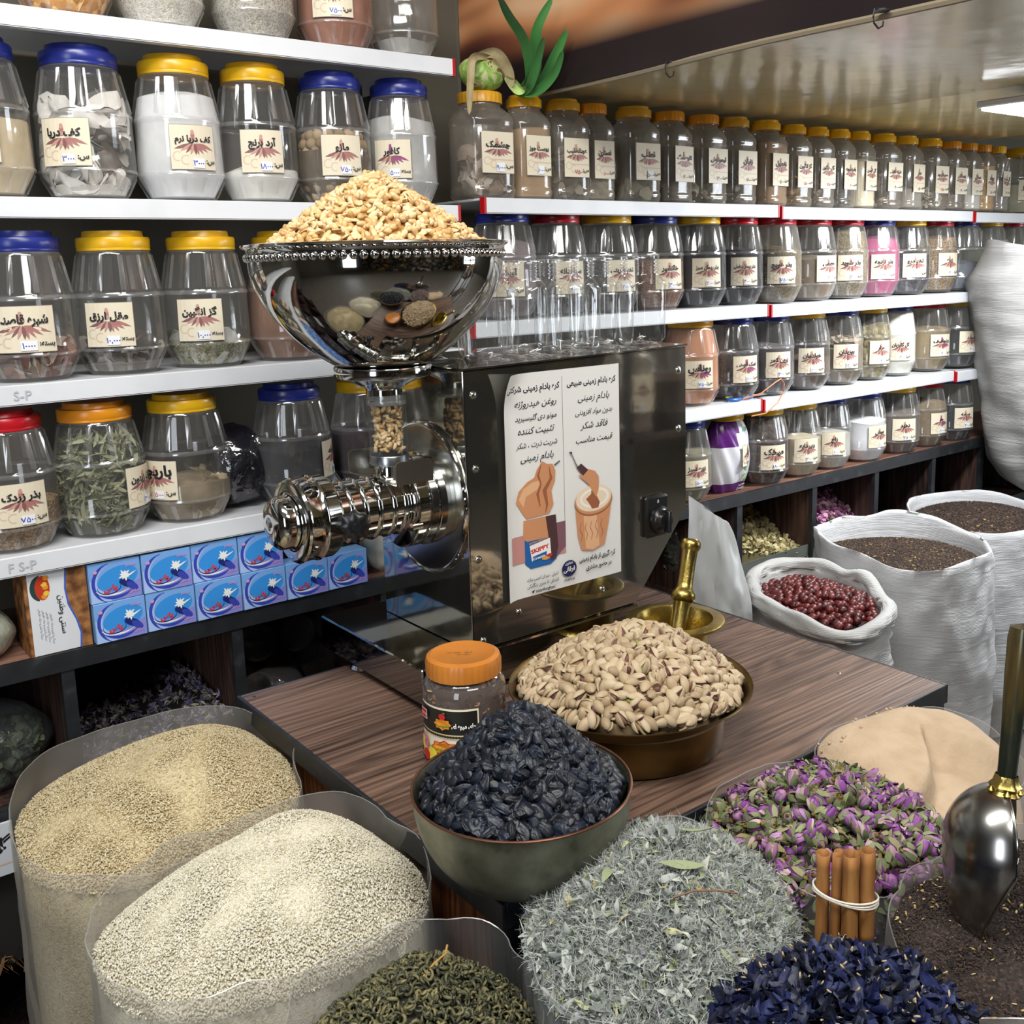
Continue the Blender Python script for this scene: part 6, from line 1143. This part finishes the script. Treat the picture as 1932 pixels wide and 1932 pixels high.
# --- black tea (G)
cG = (.99, .475); RG = polar(cG, [(1.10, .562), (.995, .560), (.905, .562), (.850, .53), (.818, .497), (.800, .44), (.84, .38), (.94, .34), (1.06, .36), (1.15, .42), (1.16, .52)])
hG = lambda rho, q, x, y: .806 + .010 * np.clip(1 - rho ** 1.8, 0, 1) + bump2(x, y, -.06, .02, .05, .006)
content('black_tea', cG, RG, hG, grain('tea_leaves', [(0, '#17110f'), (.6, '#2f2420'), (1, '#4a3a32')], 330, .9, .8, .002), 'fine dark leaf tea filling the sack under the steel scoop', 'tea', seed=10)
sliver = [(lambda V, F: (V * np.array((.5, .12, .10)), F, np.zeros(len(F), int)))(*ICO[1]), (lambda V, F: (V * np.array((.4, .2, .1)), F, np.zeros(len(F), int)))(*ICO[1])]
sprinkle('black_tea_leaves', sliver, [piece('tea_sliver', [(0, '#1b1412'), (.5, '#33261f'), (.9, '#4f3d33'), (1, '#6a5646')], .8)], cG, RG, hG, 15000, .0052, 'loose dark tea slivers around the steel scoop', 'tea', .0015, 1.6, 11)
sprinkle('pale_tea_bits', sliver, [piece('tea_pale', [(0, '#b59a55'), (1, '#d8c48a')], .8)], cG, RG, hG, 190, .0066, 'small straw-yellow stalk bits scattered over the dark leaf tea', 'tea', .0005, 1.0, 12, off=.0015)
film_bag('film_sack', cG, RG, .818, 'film sack of fine dark tea at the lower right holding the scoop', mat=M_FILM, seed=17, rimf=lambda q: .004 + .010 * math.sin(q * 1 + .4), bulge=0)
# --- blue petals (H)
cH = (.690, .475); RH = polar(cH, [(.608, .556), (.686, .5626), (.75, .545), (.798, .500), (.79, .42), (.745, .373), (.66, .37), (.59, .42), (.565, .49)])
hH = lambda rho, q, x, y: .835 + .038 * np.clip(1 - rho ** 1.6, 0, 1) + bump2(x, y, .03, .03, .04, .006)
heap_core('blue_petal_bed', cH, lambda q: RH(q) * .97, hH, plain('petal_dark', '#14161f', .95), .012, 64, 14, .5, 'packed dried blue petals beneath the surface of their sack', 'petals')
def petal(seed):
    r = np.random.default_rng(seed); b = MB(); ns = Noise(seed, 6, 2, 6); n = 9; bd = r.uniform(-.3, .3); tw = r.uniform(-1.5, 1.5)
    def f(u, v): x = u - .5; w = .15 * (.30 + .95 * u ** 1.3) * math.sin(PI * (.12 + .80 * u)) ** .5 * 1.25; y = (v - .5) * 2 * w; t = tw * x; z = .16 * (v * 2 - 1) ** 2 * (1 - u * .4) + .05 * float(ns((x * 4, y * 9, 0))); return x, y * math.cos(t) - z * math.sin(t) + bd * x * x, y * math.sin(t) + z * math.cos(t) + .25 * bd * x
    b.grid(f, n, 5, 0)
    if seed % 3 == 0: b.tube([(-.5, bd * .25, 0), (-.58, bd * .3, -.01), (-.64, bd * .33, .0)], [.02, .028, .018], 5, 1)
    return tris(b)
PETS = [petal(i) for i in range(10)]; PM_ = [piece('blue_petal', [(0, '#12141f'), (.3, '#1b2038'), (.6, '#222b5c'), (.8, '#2a3150'), (1, '#3c404e')], .6, .5, 6), plain('petal_stalk', '#b3a07a', .8)]
P1, N1 = heap_points(cH, RH, hH, 560, .0, 1.1, 0, .99); P2, N2 = heap_points(cH, RH, hH, 300, .007, 1.1); PP_, NN_ = np.concatenate([P1, P2]), np.concatenate([N1, N2])
individuals('blue_petal', PETS, PM_, PP_, rotmats(len(PP_), rng, NN_, 1.6), rng.uniform(.025, .041, len(PP_)), 'crumpled dried blue petal in the heap at the bottom edge', 'petal', 'dried blue petals in the front sack', 'blue_petals', 'rest of the crumpled dried blue petals in the front sack', score=face_cam(NN_))
film_bag('film_sack', cH, RH, .838, 'film sack of dried blue petals at the bottom right edge', mat=M_FILMD, seed=18, bulge=0)
# --- cinnamon bundle standing against the rose bud sack
ci = empty('cinnamon_bundle', (.793, .548, .812), 'bundle of cinnamon sticks tied with white string before the rose buds', 'cinnamon', rz=R(-55)); ci.scale = (.72, .78, .85)
M_CI = noisy('cinnamon', [(.25, '#6b4424'), (.5, '#966330'), (.75, '#b08044')], 10, .75, .35, 5, .002, sc3=(6, 6, 1)); ax_ = Vector((.786, .566, .93)) - Vector((.775, .548, .82))
def stick(dx, dy, r, z0, z1, name='cinnamon_stick', roll=0, tl=0):
    b = MB(); n = 26; pr = []
    for k in range(n):
        t = 1.5 * 2 * PI * k / (n - 1); rr = r * (1 - .20 * t / (3 * PI)); pr.append((rr * math.cos(t + roll), rr * math.sin(t + roll)))
    def P(i, z, k): w = 1 + .05 * math.sin(z * 60 + i + dx * 900); return (dx + pr[k][0] * w + tl * z, dy + pr[k][1] * w + .0 * z, z)
    zs = np.linspace(z0, z1, 9); V = [P(i, z, k) for i, z in enumerate(zs) for k in range(n)]; F = [(i * n + k, i * n + k + 1, (i + 1) * n + k + 1, (i + 1) * n + k) for i in range(8) for k in range(n - 1)]
    b.add(V, F); o = b.obj(name, M_CI, ci); so = o.modifiers.new('s', 'SOLIDIFY'); so.thickness = .0009; return o
stick(-.030, .000, .0100, .005, .128, roll=1.0); stick(-.0135, -.006, .0078, .012, .131, roll=2.2, tl=.02); stick(.006, -.008, .0125, .010, .136, roll=4.3); stick(.029, -.001, .0115, .022, .139, roll=3.0, tl=-.01); stick(.018, .012, .010, .004, .120, roll=.4); stick(-.008, .012, .009, .008, .125, roll=1.4)
for k, z in enumerate((.077, .0795, .082)):
    b = MB(); b.tube([(.0 + .0435 * math.cos(t), .002 + .0235 * math.sin(t), z + .0015 * math.sin(t * 2 + k) - .004 * math.cos(t)) for t in [2 * PI * i / 40 for i in range(41)]], .0013, 6, caps=False); b.obj('string', noisy('string_white', [(0, '#c9c2b0'), (1, '#ece8dc')], 300, .8), ci)
# --- steel scoop with brass handle
sp = empty('scoop', (.945, .475, .80), 'steel scoop with dark handle and brass collar stuck in the dark tea', 'scoop')
M_SCP = noisy('scoop_steel', [(.3, '#8b8a86'), (.7, '#b9b8b4')], 5, .22, metal=1, bump=.05)
def scf(u, v):
    """u: round the shell, v: tip to dome top; the hollow faces to the right"""
    fw = np.array((.50, -.866)); sd = np.array((-fw[1], fw[0])); w = min(1, v / .62); sgn = u - .5; a = -sgn * 2 * R((70 + 32 * w ** 1.2) if sgn > 0 else (75 + 30 * w))
    if v < .62: z = .017 + .083 * w; r = .047 + .011 * math.sin(PI / 2 * w)
    else: t = (v - .62) / .38 * PI / 2; z = .10 + .064 * math.sin(t); r = .058 * math.cos(t) + .0005
    o = -.012 * (1 - w); p = -fw * (r * math.cos(a) + o * 0) + sd * (r * math.sin(a)) ; return (p[0] + .012, p[1], z)
b = MB(); b.grid(scf, 40, 44, 0); so_ = b.obj('scoop_shell', M_SCP, sp); m_ = so_.modifiers.new('s', 'SOLIDIFY'); m_.thickness = .0012
b = MB(); E_ = [scf(0, v / 43) for v in range(44)]; b.tube(E_, .0011, 6); b.tube([scf(1, v / 43) for v in range(44)], .0011, 6); b.obj('scoop_edge', M_SCP, sp)
hx, hy, hz = .012, 0, .160
b = MB(); H_ = Matrix.Translation((hx, hy, hz)) @ Matrix.Rotation(R(6), 4, 'Y'); b.lathe([(.014, -.004), (.017, 0), (.014, .003), (.0155, .007), (.012, .011), (.0105, .018)], 24, mat=H_, rf=lambda r, z, a, k: r * (1 + .07 * math.cos(6 * a)))
for k in range(5): 
    b.lathe([(0, -.0045), (.0045, 0), (0, .0045)], 10, mat=H_ @ Matrix.Translation((.0145 * math.cos(k * 1.256), .0145 * math.sin(k * 1.256), .002)))
b.obj('collar', MATS['brass_cast'], sp)
b = MB(); b.lathe([(.0095, .014), (.0095, .03), (.0105, .07), (.0125, .12), (.0135, .16), (.012, .172), (0, .176)], 24, mat=H_); b.obj('handle', noisy('handle_dark', [(.3, '#1e2620'), (.5, '#3c4236'), (.7, '#7a6438')], 14, .25, metal=.6, sc3=(4, 4, .6)), sp)
# ================================================================ WOVEN SACKS BEHIND
def woven(name, a='#b9b8b4', b_='#d3d2ce'):
    if name in MATS: return MATS[name]
    t = NT(name).set(.72, spec=.35); v = t.coord(); n1 = t.n('ShaderNodeTexNoise', Scale=7.0, Detail=3.0); t.l(v, n1.inputs['Vector']); t.l(t.ramp(n1.outputs['Fac'], [(.3, a), (.7, b_)]), t.b.inputs['Base Color'])
    w = t.n('ShaderNodeTexWave', Scale=95.0, bands_direction='Z'); w.inputs['Distortion'].default_value = 1.2; t.l(v, w.inputs['Vector']); v2 = t.coord((1.2, 1.2, 9)); n2 = t.n('ShaderNodeTexNoise', Scale=5.0, Detail=3.0, Distortion=1.0); t.l(v2, n2.inputs['Vector'])
    ad = t.n('ShaderNodeMath', operation='MULTIPLY_ADD'); ad.inputs[1].default_value = .10; t.l(w.outputs['Fac'], ad.inputs[0]); t.l(n2.outputs['Fac'], ad.inputs[2]); t.bump(ad.outputs[0], .5, .008); return t.m
M_WV = woven('woven_white', '#a3a3a1', '#b9b9b6'); M_WVB = woven('woven_bright', '#b3b4b6', '#c8c9ca')
def cloth_sack(c, Rf, zrim, label, seed, roll=0.0, zfill=.06, fill=None, mat=M_WV, rimf=None, zbot=.01, wr=.010, inner=.97):
    """open sack: outer wall, rim (rolled when roll > 0), inner wall down to the contents"""
    ns = Noise(seed, 9, 2, 6); n2 = Noise(seed + 5, 9, 6, 14); n = 128; V = []; rows = []
    def zt(q): return zrim + (rimf(q) if rimf else 0) + .007 * float(ns((2 * math.cos(q), 2 * math.sin(q), 0)))
    prof = [(1 - t, 0, t) for t in np.linspace(0, 1, 30)]
    for w0, _, t in prof:
        rw = []
        for i in range(n):
            q = 2 * PI * i / n; top = zt(q); z = zbot + (top - roll - zbot) * t; f = 1 + .07 * math.sin(PI * min(1, t * 1.02)) - .10 * (1 - t) ** 6; r = float(Rf(q)) * f + wr * .5 * float(ns((2 * math.cos(q), 2 * math.sin(q), z * 7))) * (1 - .5 * t) + wr * .35 * float(n2((2 * math.cos(q), 2 * math.sin(q), z * 24))); rw.append((r, q, z))
        rows.append(rw)
    if roll:
        for s in np.linspace(-.45 * PI, 1.05 * PI, 14):
            rows.append([(float(Rf(q)) + roll * .15 + roll * math.cos(s) * (1 + .25 * float(n2((2 * math.cos(q), 2 * math.sin(q), s)))), q, zt(q) - roll + roll * math.sin(s) * (1 + .2 * float(ns((3 * math.cos(q), 3 * math.sin(q), 2))))) for q in [2 * PI * i / n for i in range(n)]])
    else: rows.append([(float(Rf(q)) * (1 + .004) - .004, q, zt(q) + .001) for q in [2 * PI * i / n for i in range(n)]])
    for t in np.linspace(.1, 1, 8): rows.append([(float(Rf(q)) * (inner - .05 * t) - roll * .6, q, zt(q) - roll - (zfill + .03) * t + .002 * float(n2((3 * math.cos(q), 3 * math.sin(q), t * 4)))) for q in [2 * PI * i / n for i in range(n)]])
    for rw in rows: V += [(r * math.cos(q), r * math.sin(q), z) for r, q, z in rw]
    F = [(j * n + i, j * n + (i + 1) % n, (j + 1) * n + (i + 1) % n, (j + 1) * n + i) for j in range(len(rows) - 1) for i in range(n)]
    e = empty('woven_sack', (c[0], c[1], 0), label, 'sack'); ob('sack_cloth', new_mesh('sack_cloth', V, F, mat), e); return e
cJ = (2.105, 1.57); RJ = polar(cJ, [(2.176, 1.776), (2.265, 1.745), (2.272, 1.59), (2.187, 1.426), (2.009, 1.349), (1.935, 1.377), (1.944, 1.541), (2.02, 1.70)])
cloth_sack(cJ, RJ, .665, 'small white woven sack with thick rolled rim, full of dark red jujubes', 21, roll=.021, zfill=.02, rimf=lambda q: .012 * math.cos(q - 1.2), wr=.020)
hJ = lambda rho, q, x, y: .628 + .022 * (1 - rho ** 2) + bump2(x, y, -.03, .02, .07, .012); RJi = lambda q: RJ(q) * .84
heap_core('jujube_bed', cJ, RJi, hJ, plain('jujube_dark', '#2a1012', .9), .012, 48, 10, .06, 'packed jujubes beneath the surface of their sack', 'jujubes')
jt = [(lambda V, F, s: (V * np.array((.5, .46, .46)) * (1 + .03 * Noise(s, 6, 3, 8)(V))[:, None], F, np.zeros(len(F), int)))(*ICO[3], s) for s in range(4)]
P1, N1 = heap_points(cJ, RJi, hJ, 230, -.001, 1.0); P2, N2 = heap_points(cJ, RJi, hJ, 150, .012, 1.0); PP_, NN_ = np.concatenate([P1, P2]), np.concatenate([N1, N2])
individuals('jujube', jt, [piece('jujube', [(0, '#3c1012'), (.4, '#561a18'), (.8, '#6e2824'), (1, '#4a1416')], .33, .2, 90)], PP_, rotmats(len(PP_), tilt=9), rng.uniform(.0205, .0255, len(PP_)), 'dark red shiny jujube in the small rolled-rim sack', 'jujube', 'jujubes in the rolled-rim sack', 'jujubes', 'rest of the dark red jujubes in the rolled-rim sack')
cI = (2.52, 1.585); RI = polar(cI, [(2.469, 1.834), (2.616, 1.797), (2.752, 1.638), (2.675, 1.414), (2.502, 1.342), (2.362, 1.407), (2.312, 1.60), (2.36, 1.75)])
cloth_sack(cI, RI, .712, 'big bright white woven sack of brown seeds, right of the jujubes', 22, zfill=.055, mat=M_WVB, rimf=lambda q: .018 * math.sin(q + .5) + .008 * math.sin(3 * q), wr=.012)
hI = lambda rho, q, x, y: .66 + .022 * (1 - rho ** 2); RIi = lambda q: RI(q) * .9
heap_core('brown_seed_fill', cI, RIi, hI, grain('brown_seed_bed', [(0, '#1b1310'), (.6, '#35261e'), (.95, '#4f3a2c'), (1, '#a88a48')], 170, .9, .9, .004), 0, 64, 12, .03, 'brown seeds filling the big bright white sack', 'seeds')
sprinkle('brown_seeds', sliver, [piece('brown_seed', [(0, '#1f1612'), (.6, '#3d2c22'), (.95, '#5a4434'), (1, '#b59a55')], .8)], cI, RIi, hI, 6500, .008, 'loose brown seeds on top in the big bright white sack', 'seeds', .001, 1.2, 14)
cK = (3.04, 1.66); RK = polar(cK, [(3.05, 1.87), (3.19, 1.84), (3.30, 1.70), (3.25, 1.52), (3.08, 1.45), (2.90, 1.49), (2.80, 1.607), (2.88, 1.78)])
cloth_sack(cK, RK, .690, 'white woven sack with black dashed stripes full of dark crumbs, far right', 23, zfill=.03, mat=M_WVB, rimf=lambda q: .014 * math.sin(q), wr=.010)
hK = lambda rho, q, x, y: .665 + .040 * (1 - rho ** 2); RKi = lambda q: RK(q) * .9
heap_core('dark_crumb_fill', cK, RKi, hK, MATS['brown_seed_bed'], 0, 64, 12, .03, 'dark crumbs filling the striped white sack', 'tea')
sprinkle('dark_crumbs', sliver, [piece('dark_crumb', [(0, '#1f1612'), (.6, '#382a22'), (1, '#57463a')], .9)], cK, RKi, hK, 7000, .009, 'loose dark crumbs heaped in the striped white sack', 'tea', .0015, 1.6, 15)
st = bpy.data.objects['woven_sack.002']
for k, q0 in enumerate((-1.86, -1.72)):
    f = Flat()
    for i in range(58): z = .08 + i * .0098; f.poly([(q0 - .018, z), (q0 + .018, z + .004), (q0 + .018, z + .0075), (q0 - .018, z + .0035)], 0)
    f.build('stripe', lambda u, v, h: ((float(RK(u)) * (1 + .07 * math.sin(PI * min(1, v / .69))) + .006) * math.cos(u), (float(RK(u)) * (1 + .07 * math.sin(PI * min(1, v / .69))) + .006) * math.sin(u), v), [plain('stripe_dark', '#2f333b', .7)], st)
# tall upright sack on a lower sack
V = []; n = 96; rows = 60; ns = Noise(41, 9, 2, 6); n2 = Noise(42, 9, 6, 15)
for j in range(rows + 1):
    t = j / rows; z = .665 + .87 * t; cx = 3.62 - .13 * t; cy = 1.70; 
    for i in range(n):
        q = 2 * PI * i / n; r = (.205 + .055 * t) * (1 - .55 * (1 - t) ** 14 * 1.0); flat_ = 1 - .45 * max(0, t - .86) / .14 * abs(math.sin(q)); r = r * flat_ + .008 * float(ns((2 * math.cos(q), 2 * math.sin(q), z * 5))) + .0028 * float(n2((.6 * math.cos(q), .6 * math.sin(q), z * 14))); V.append((cx + r * math.cos(q), cy + r * math.sin(q), z + (.012 * math.sin(q * 5) * t ** 20)))
F = [(j * n + i, j * n + (i + 1) % n, (j + 1) * n + (i + 1) % n, (j + 1) * n + i) for j in range(rows) for i in range(n)]
e = empty('upright_sack', (3.62, 1.70, .665), 'tall upright white woven sack standing at the right edge before the shelves', 'sack'); o = ob('sack_cloth', new_mesh('sack_cloth', V, F, M_WV), e); o.location = (-3.62, -1.70, -.665)
b = MB(); b.tube([(3.62 - .13 * t + (.212 + .055 * t) * math.cos(R(-118)), 1.70 + (.212 + .055 * t) * math.sin(R(-118)), .70 + .83 * t) for t in np.linspace(0, 1, 30)], .003, 5); o = b.obj('seam', M_WV, e); o.location = (-3.62, -1.70, -.665)
lump('lower_sack', (3.60, 1.66, .33), (.22, .20, .36), M_WV, 'full white sack lying under the tall upright sack', 'sack', 44, .15)
# limp translucent bag left of the jujubes
V = []; n = 40; m = 40; ns = Noise(51, 9, 3, 8); n2 = Noise(52, 9, 8, 20)
def bagf(u, v):
    q = 2 * PI * u; w = .115 * (1 - .62 * v ** 2.2); d = .06 * (1 - .55 * v); cx = 1.80 - .05 * v * v; x = cx + w * math.cos(q) ; y = 1.62 + d * math.sin(q); z = .50 + .425 * v
    k = .007 * float(ns((x * 9, y * 9, z * 3))) + .010 * abs(float(n2((x * 3.2, y * 3.2, z * 1.6 + x * 2)))); return (x + k, y + k * 1.5 - .02 * math.sin(3 * x * 30) * v * .3, z + (.05 * math.cos(q - 2.8) if v > .9 else 0) * (v - .9) * 6)
b = MB(); b.grid(bagf, 72, 48, wrap=True); tag(b.obj('limp_bag', film('milky_film', (.98, .98, .98, 1), .52, .04, rough=.3, haze=(.92, .94, .92, 1), transl=.6, fres=.3)), 'limp milky plastic bag standing left of the jujube sack', 'bag')
b = MB(); b.lathe([(.09, .02), (.10, .10), (.11, .35), (.10, .50)], 40, mat=Matrix.Translation((1.80, 1.62, 0))); tag(b.obj('lower_bag', MATS['milky_film']), 'milky bag body below the limp bag, beside the counter', 'bag')
# ================================================================ WHAT THE CABINET BINS HOLD
M_CB = film('clear_bag', (.97, .98, .98, 1), .91, .05, rough=.10, wrinkle=.8, wscale=28, haze=(.7, .73, .75, 1), fres=.4)
def bin_heap(name, x0, x1, zc, amp, temps, mats, n, size, label, cat, seed, core, y0=1.915, y1=2.20, lean=0.0):
    r = np.random.default_rng(seed); x = r.uniform(x0, x1, n); y = y0 + (y1 - y0) * r.uniform(0, 1, n) ** 1.4; h = zc + amp * (y - y0) / (y1 - y0) + lean * (x - (x0 + x1) / 2); P = np.stack([x, y, h + r.normal(0, .004, n)], 1)
    V, F, M = join(temps, P, rotmats(n, r, tilt=9), r.uniform(.7, 1.3, n) * size, r.integers(0, len(temps), n)); V[:, 0] = np.clip(V[:, 0], x0 - .004, x1 + .004); o = tag(ob(name, new_mesh(name, V, F, mats, M)), label, cat, kind='stuff')
    q = lean * (x1 - x0) / 2; b = MB(); b.add([(x0, y0, zc - .008 - q), (x1, y0, zc - .008 + q), (x1, y1, zc + amp - .008 + q), (x0, y1, zc + amp - .008 - q), (x0, y0, .588), (x1, y0, .588), (x1, y1, .588), (x0, y1, .588)], [(0, 1, 2, 3), (4, 5, 1, 0)], 0, False); tag(b.obj(name + '_bed', core), 'packed ' + label, cat, kind='stuff')
bin_heap('purple_dried_flowers', .42, .69, .600, .035, FLF, [piece('violet_mix', [(0, '#4a3e66'), (.4, '#76688f'), (.6, '#a8a29a'), (.8, '#8d8a62'), (1, '#5c4c7a')], .9)], 420, .020, 'purple and white dried flowers in the dark left cabinet bin', 'flowers', 61, plain('bed_dark', '#191614', .9), lean=.25)
bin_heap('pumpkin_seeds', 2.20, 2.515, .638, .15, [flake(i, 1, .62, .22, .2) for i in range(4)], [piece('pale_slices', [(0, '#8f8258'), (.4, '#b3a678'), (.8, '#cbc094'), (1, '#a09a6c')], .7)], 900, .021, 'pale yellow-green dried slices heaped in a right cabinet bin', 'slices', 62, plain('bed_olive', '#6b6240', .9), lean=-.25)
bin_heap('pink_petals', 2.54, 2.84, .66, .20, FLAKES, [piece('pink_petal', [(0, '#5e2a5c'), (.3, '#8a4a7c'), (.6, '#b07a98'), (.85, '#c9a0a8'), (1, '#7c8a4c')], .8)], 1000, .022, 'purple-pink dried petals heaped in a right cabinet bin', 'petals', 63, plain('bed_plum', '#3a2230', .9), lean=-.30)
for i, (x0, x1, w) in enumerate(((2.198, 2.518, 'slices'), (2.541, 2.842, 'pink petals'), (2.02, 2.175, 'clear herb bags'), (.41, .698, 'purple flowers'))):
    o = MB().box(x0, x1, 1.908, 1.9105, .588, .632 if i < 2 else (.640 if i == 2 else .60)).obj('bin_front', noisy('zinc_sheet', [(.3, '#7c8078'), (.7, '#9ba098')], 12, .4, metal=.6)); tag(o, 'low zinc strip holding the %s in their bin' % w, 'strip')
for i, (loc, sz, lbl, sd) in enumerate((((.235, 2.02, .665), (.135, .085, .088), 'clear bag of dark green leaves in the leftmost cabinet bin', 71), ((2.055, 1.985, .70), (.062, .06, .125), 'clear bag of dark herbs in the bin behind the pestle', 72))):
    e = empty('herb_bag', loc, lbl, 'bag'); V, F = ICO[4]; n1 = Noise(sd, 9, 2, 6); n2 = Noise(sd + 2, 9, 6, 14)
    P = V * (1 + .10 * np.abs(n1(V)) + .06 * np.abs(n2(V)))[:, None] * np.array(sz); P[:, 2] = np.maximum(P[:, 2], -sz[2] * .85); ob('bag_film', new_mesh('bag_film', P, F, M_CB), e)
    r = np.random.default_rng(sd); n = 1300; Q = r.normal(size=(n, 3)); Q /= np.linalg.norm(Q, axis=1)[:, None]; Q *= r.uniform(.85, 1.0, n)[:, None] * np.array(sz); Q[:, 2] = np.maximum(Q[:, 2], -sz[2] * .8); Q = Q[Q[:, 2] < sz[2] * .35]; n = len(Q)
    VV, FF, MM = join(FLAKES, Q + np.array(loc), rotmats(n, r, tilt=9), r.uniform(.014, .026, n), r.integers(0, 4, n)); tag(ob('dark_leaves', new_mesh('dark_leaves', VV, FF, piece('dark_leaf', [(0, '#1c2418'), (.5, '#37422c'), (1, '#566044')], .8), MM)), 'dark green dried leaves inside the ' + lbl.replace('clear bag of dark ', '').replace('green leaves', 'bag').replace('herbs', 'bag'), 'leaves', kind='stuff')
    b = MB(); b.grid(lambda u, v: ((.010 + .035 * v ** 1.5) * math.cos(2 * PI * u) * (1 + .3 * math.sin(9 * 2 * PI * u) * v), (.010 + .020 * v) * math.sin(2 * PI * u), sz[2] * .95 + .05 * v - .02 * v * math.cos(2 * PI * u)), 60, 12, wrap=True); b.obj('bag_neck', M_CB, e)
# empty glass jars lying in the bin below the soap boxes
b = MB(); b.lathe([(0, .004), (.030, .001), (.040, .003), (.0425, .010), (.0425, .095), (.038, .108), (.0345, .112), (.0345, .116), (.036, .117), (.0345, .1195), (.036, .121), (.0345, .124), (.036, .1255), (.035, .130), (.033, .130), (.0325, .112), (.040, .095), (.040, .012), (0, .0075)], 40); lg = b.mesh('glass_jar', M_GLASS)
k = 0
for x, z in ((.765, .635), (.855, .635), (.945, .635), (.81, .713), (.90, .713), (.99, .713), (.765, .77)):
    o = ob('glass_jar', lg, None, (x, 2.04, z), (R(-90), 0, 0)); tag(o, 'empty glass jar lying base outward in the dark bin, %s' % (('lower row at left', 'lower row, middle', 'lower row at right', 'upper row at left', 'upper row, middle', 'upper row at right', 'top left')[k]), 'jar', 'glass jars lying in the cabinet bin'); k += 1
o = ob('glass_jar', lg, None, (.835, 1.965, .635), (R(70), R(20), R(-60))); tag(o, 'empty glass jar tipped mouth outward in the bin by the counter corner', 'jar', 'glass jars lying in the cabinet bin')
# lower left sign and roots
sg_ = MB().box(.12, .282, 1.886, 1.891, .475, .572, bev=.001).obj('price_sign', plain('sign_white', '#c9cdd2', .5)); tag(sg_, 'white price sign with black script below the leaf bag at left edge', 'sign')
Flat().text('گل گاو پارس', .205, .525, .034, 0, w=.15, bold=.05).ribbon([(.13, .495), (.275, .497)], .003, 1).build('print', lambda u, v, h: (u, 1.8858 - h, v), [LM[1], LM[5]], sg_)
bin_heap('dried_roots', .11, .385, .30, .04, [leafblade(i, .07, .6, 6, 1.5) for i in range(5)], [piece('root_brown', [(0, '#3c2a18'), (.5, '#6e5030'), (1, '#a07c4c')], .9)], 500, .07, 'tangled brown dried roots in the lowest left bin', 'roots', 64, plain('bed_dark', '#191614', .9))
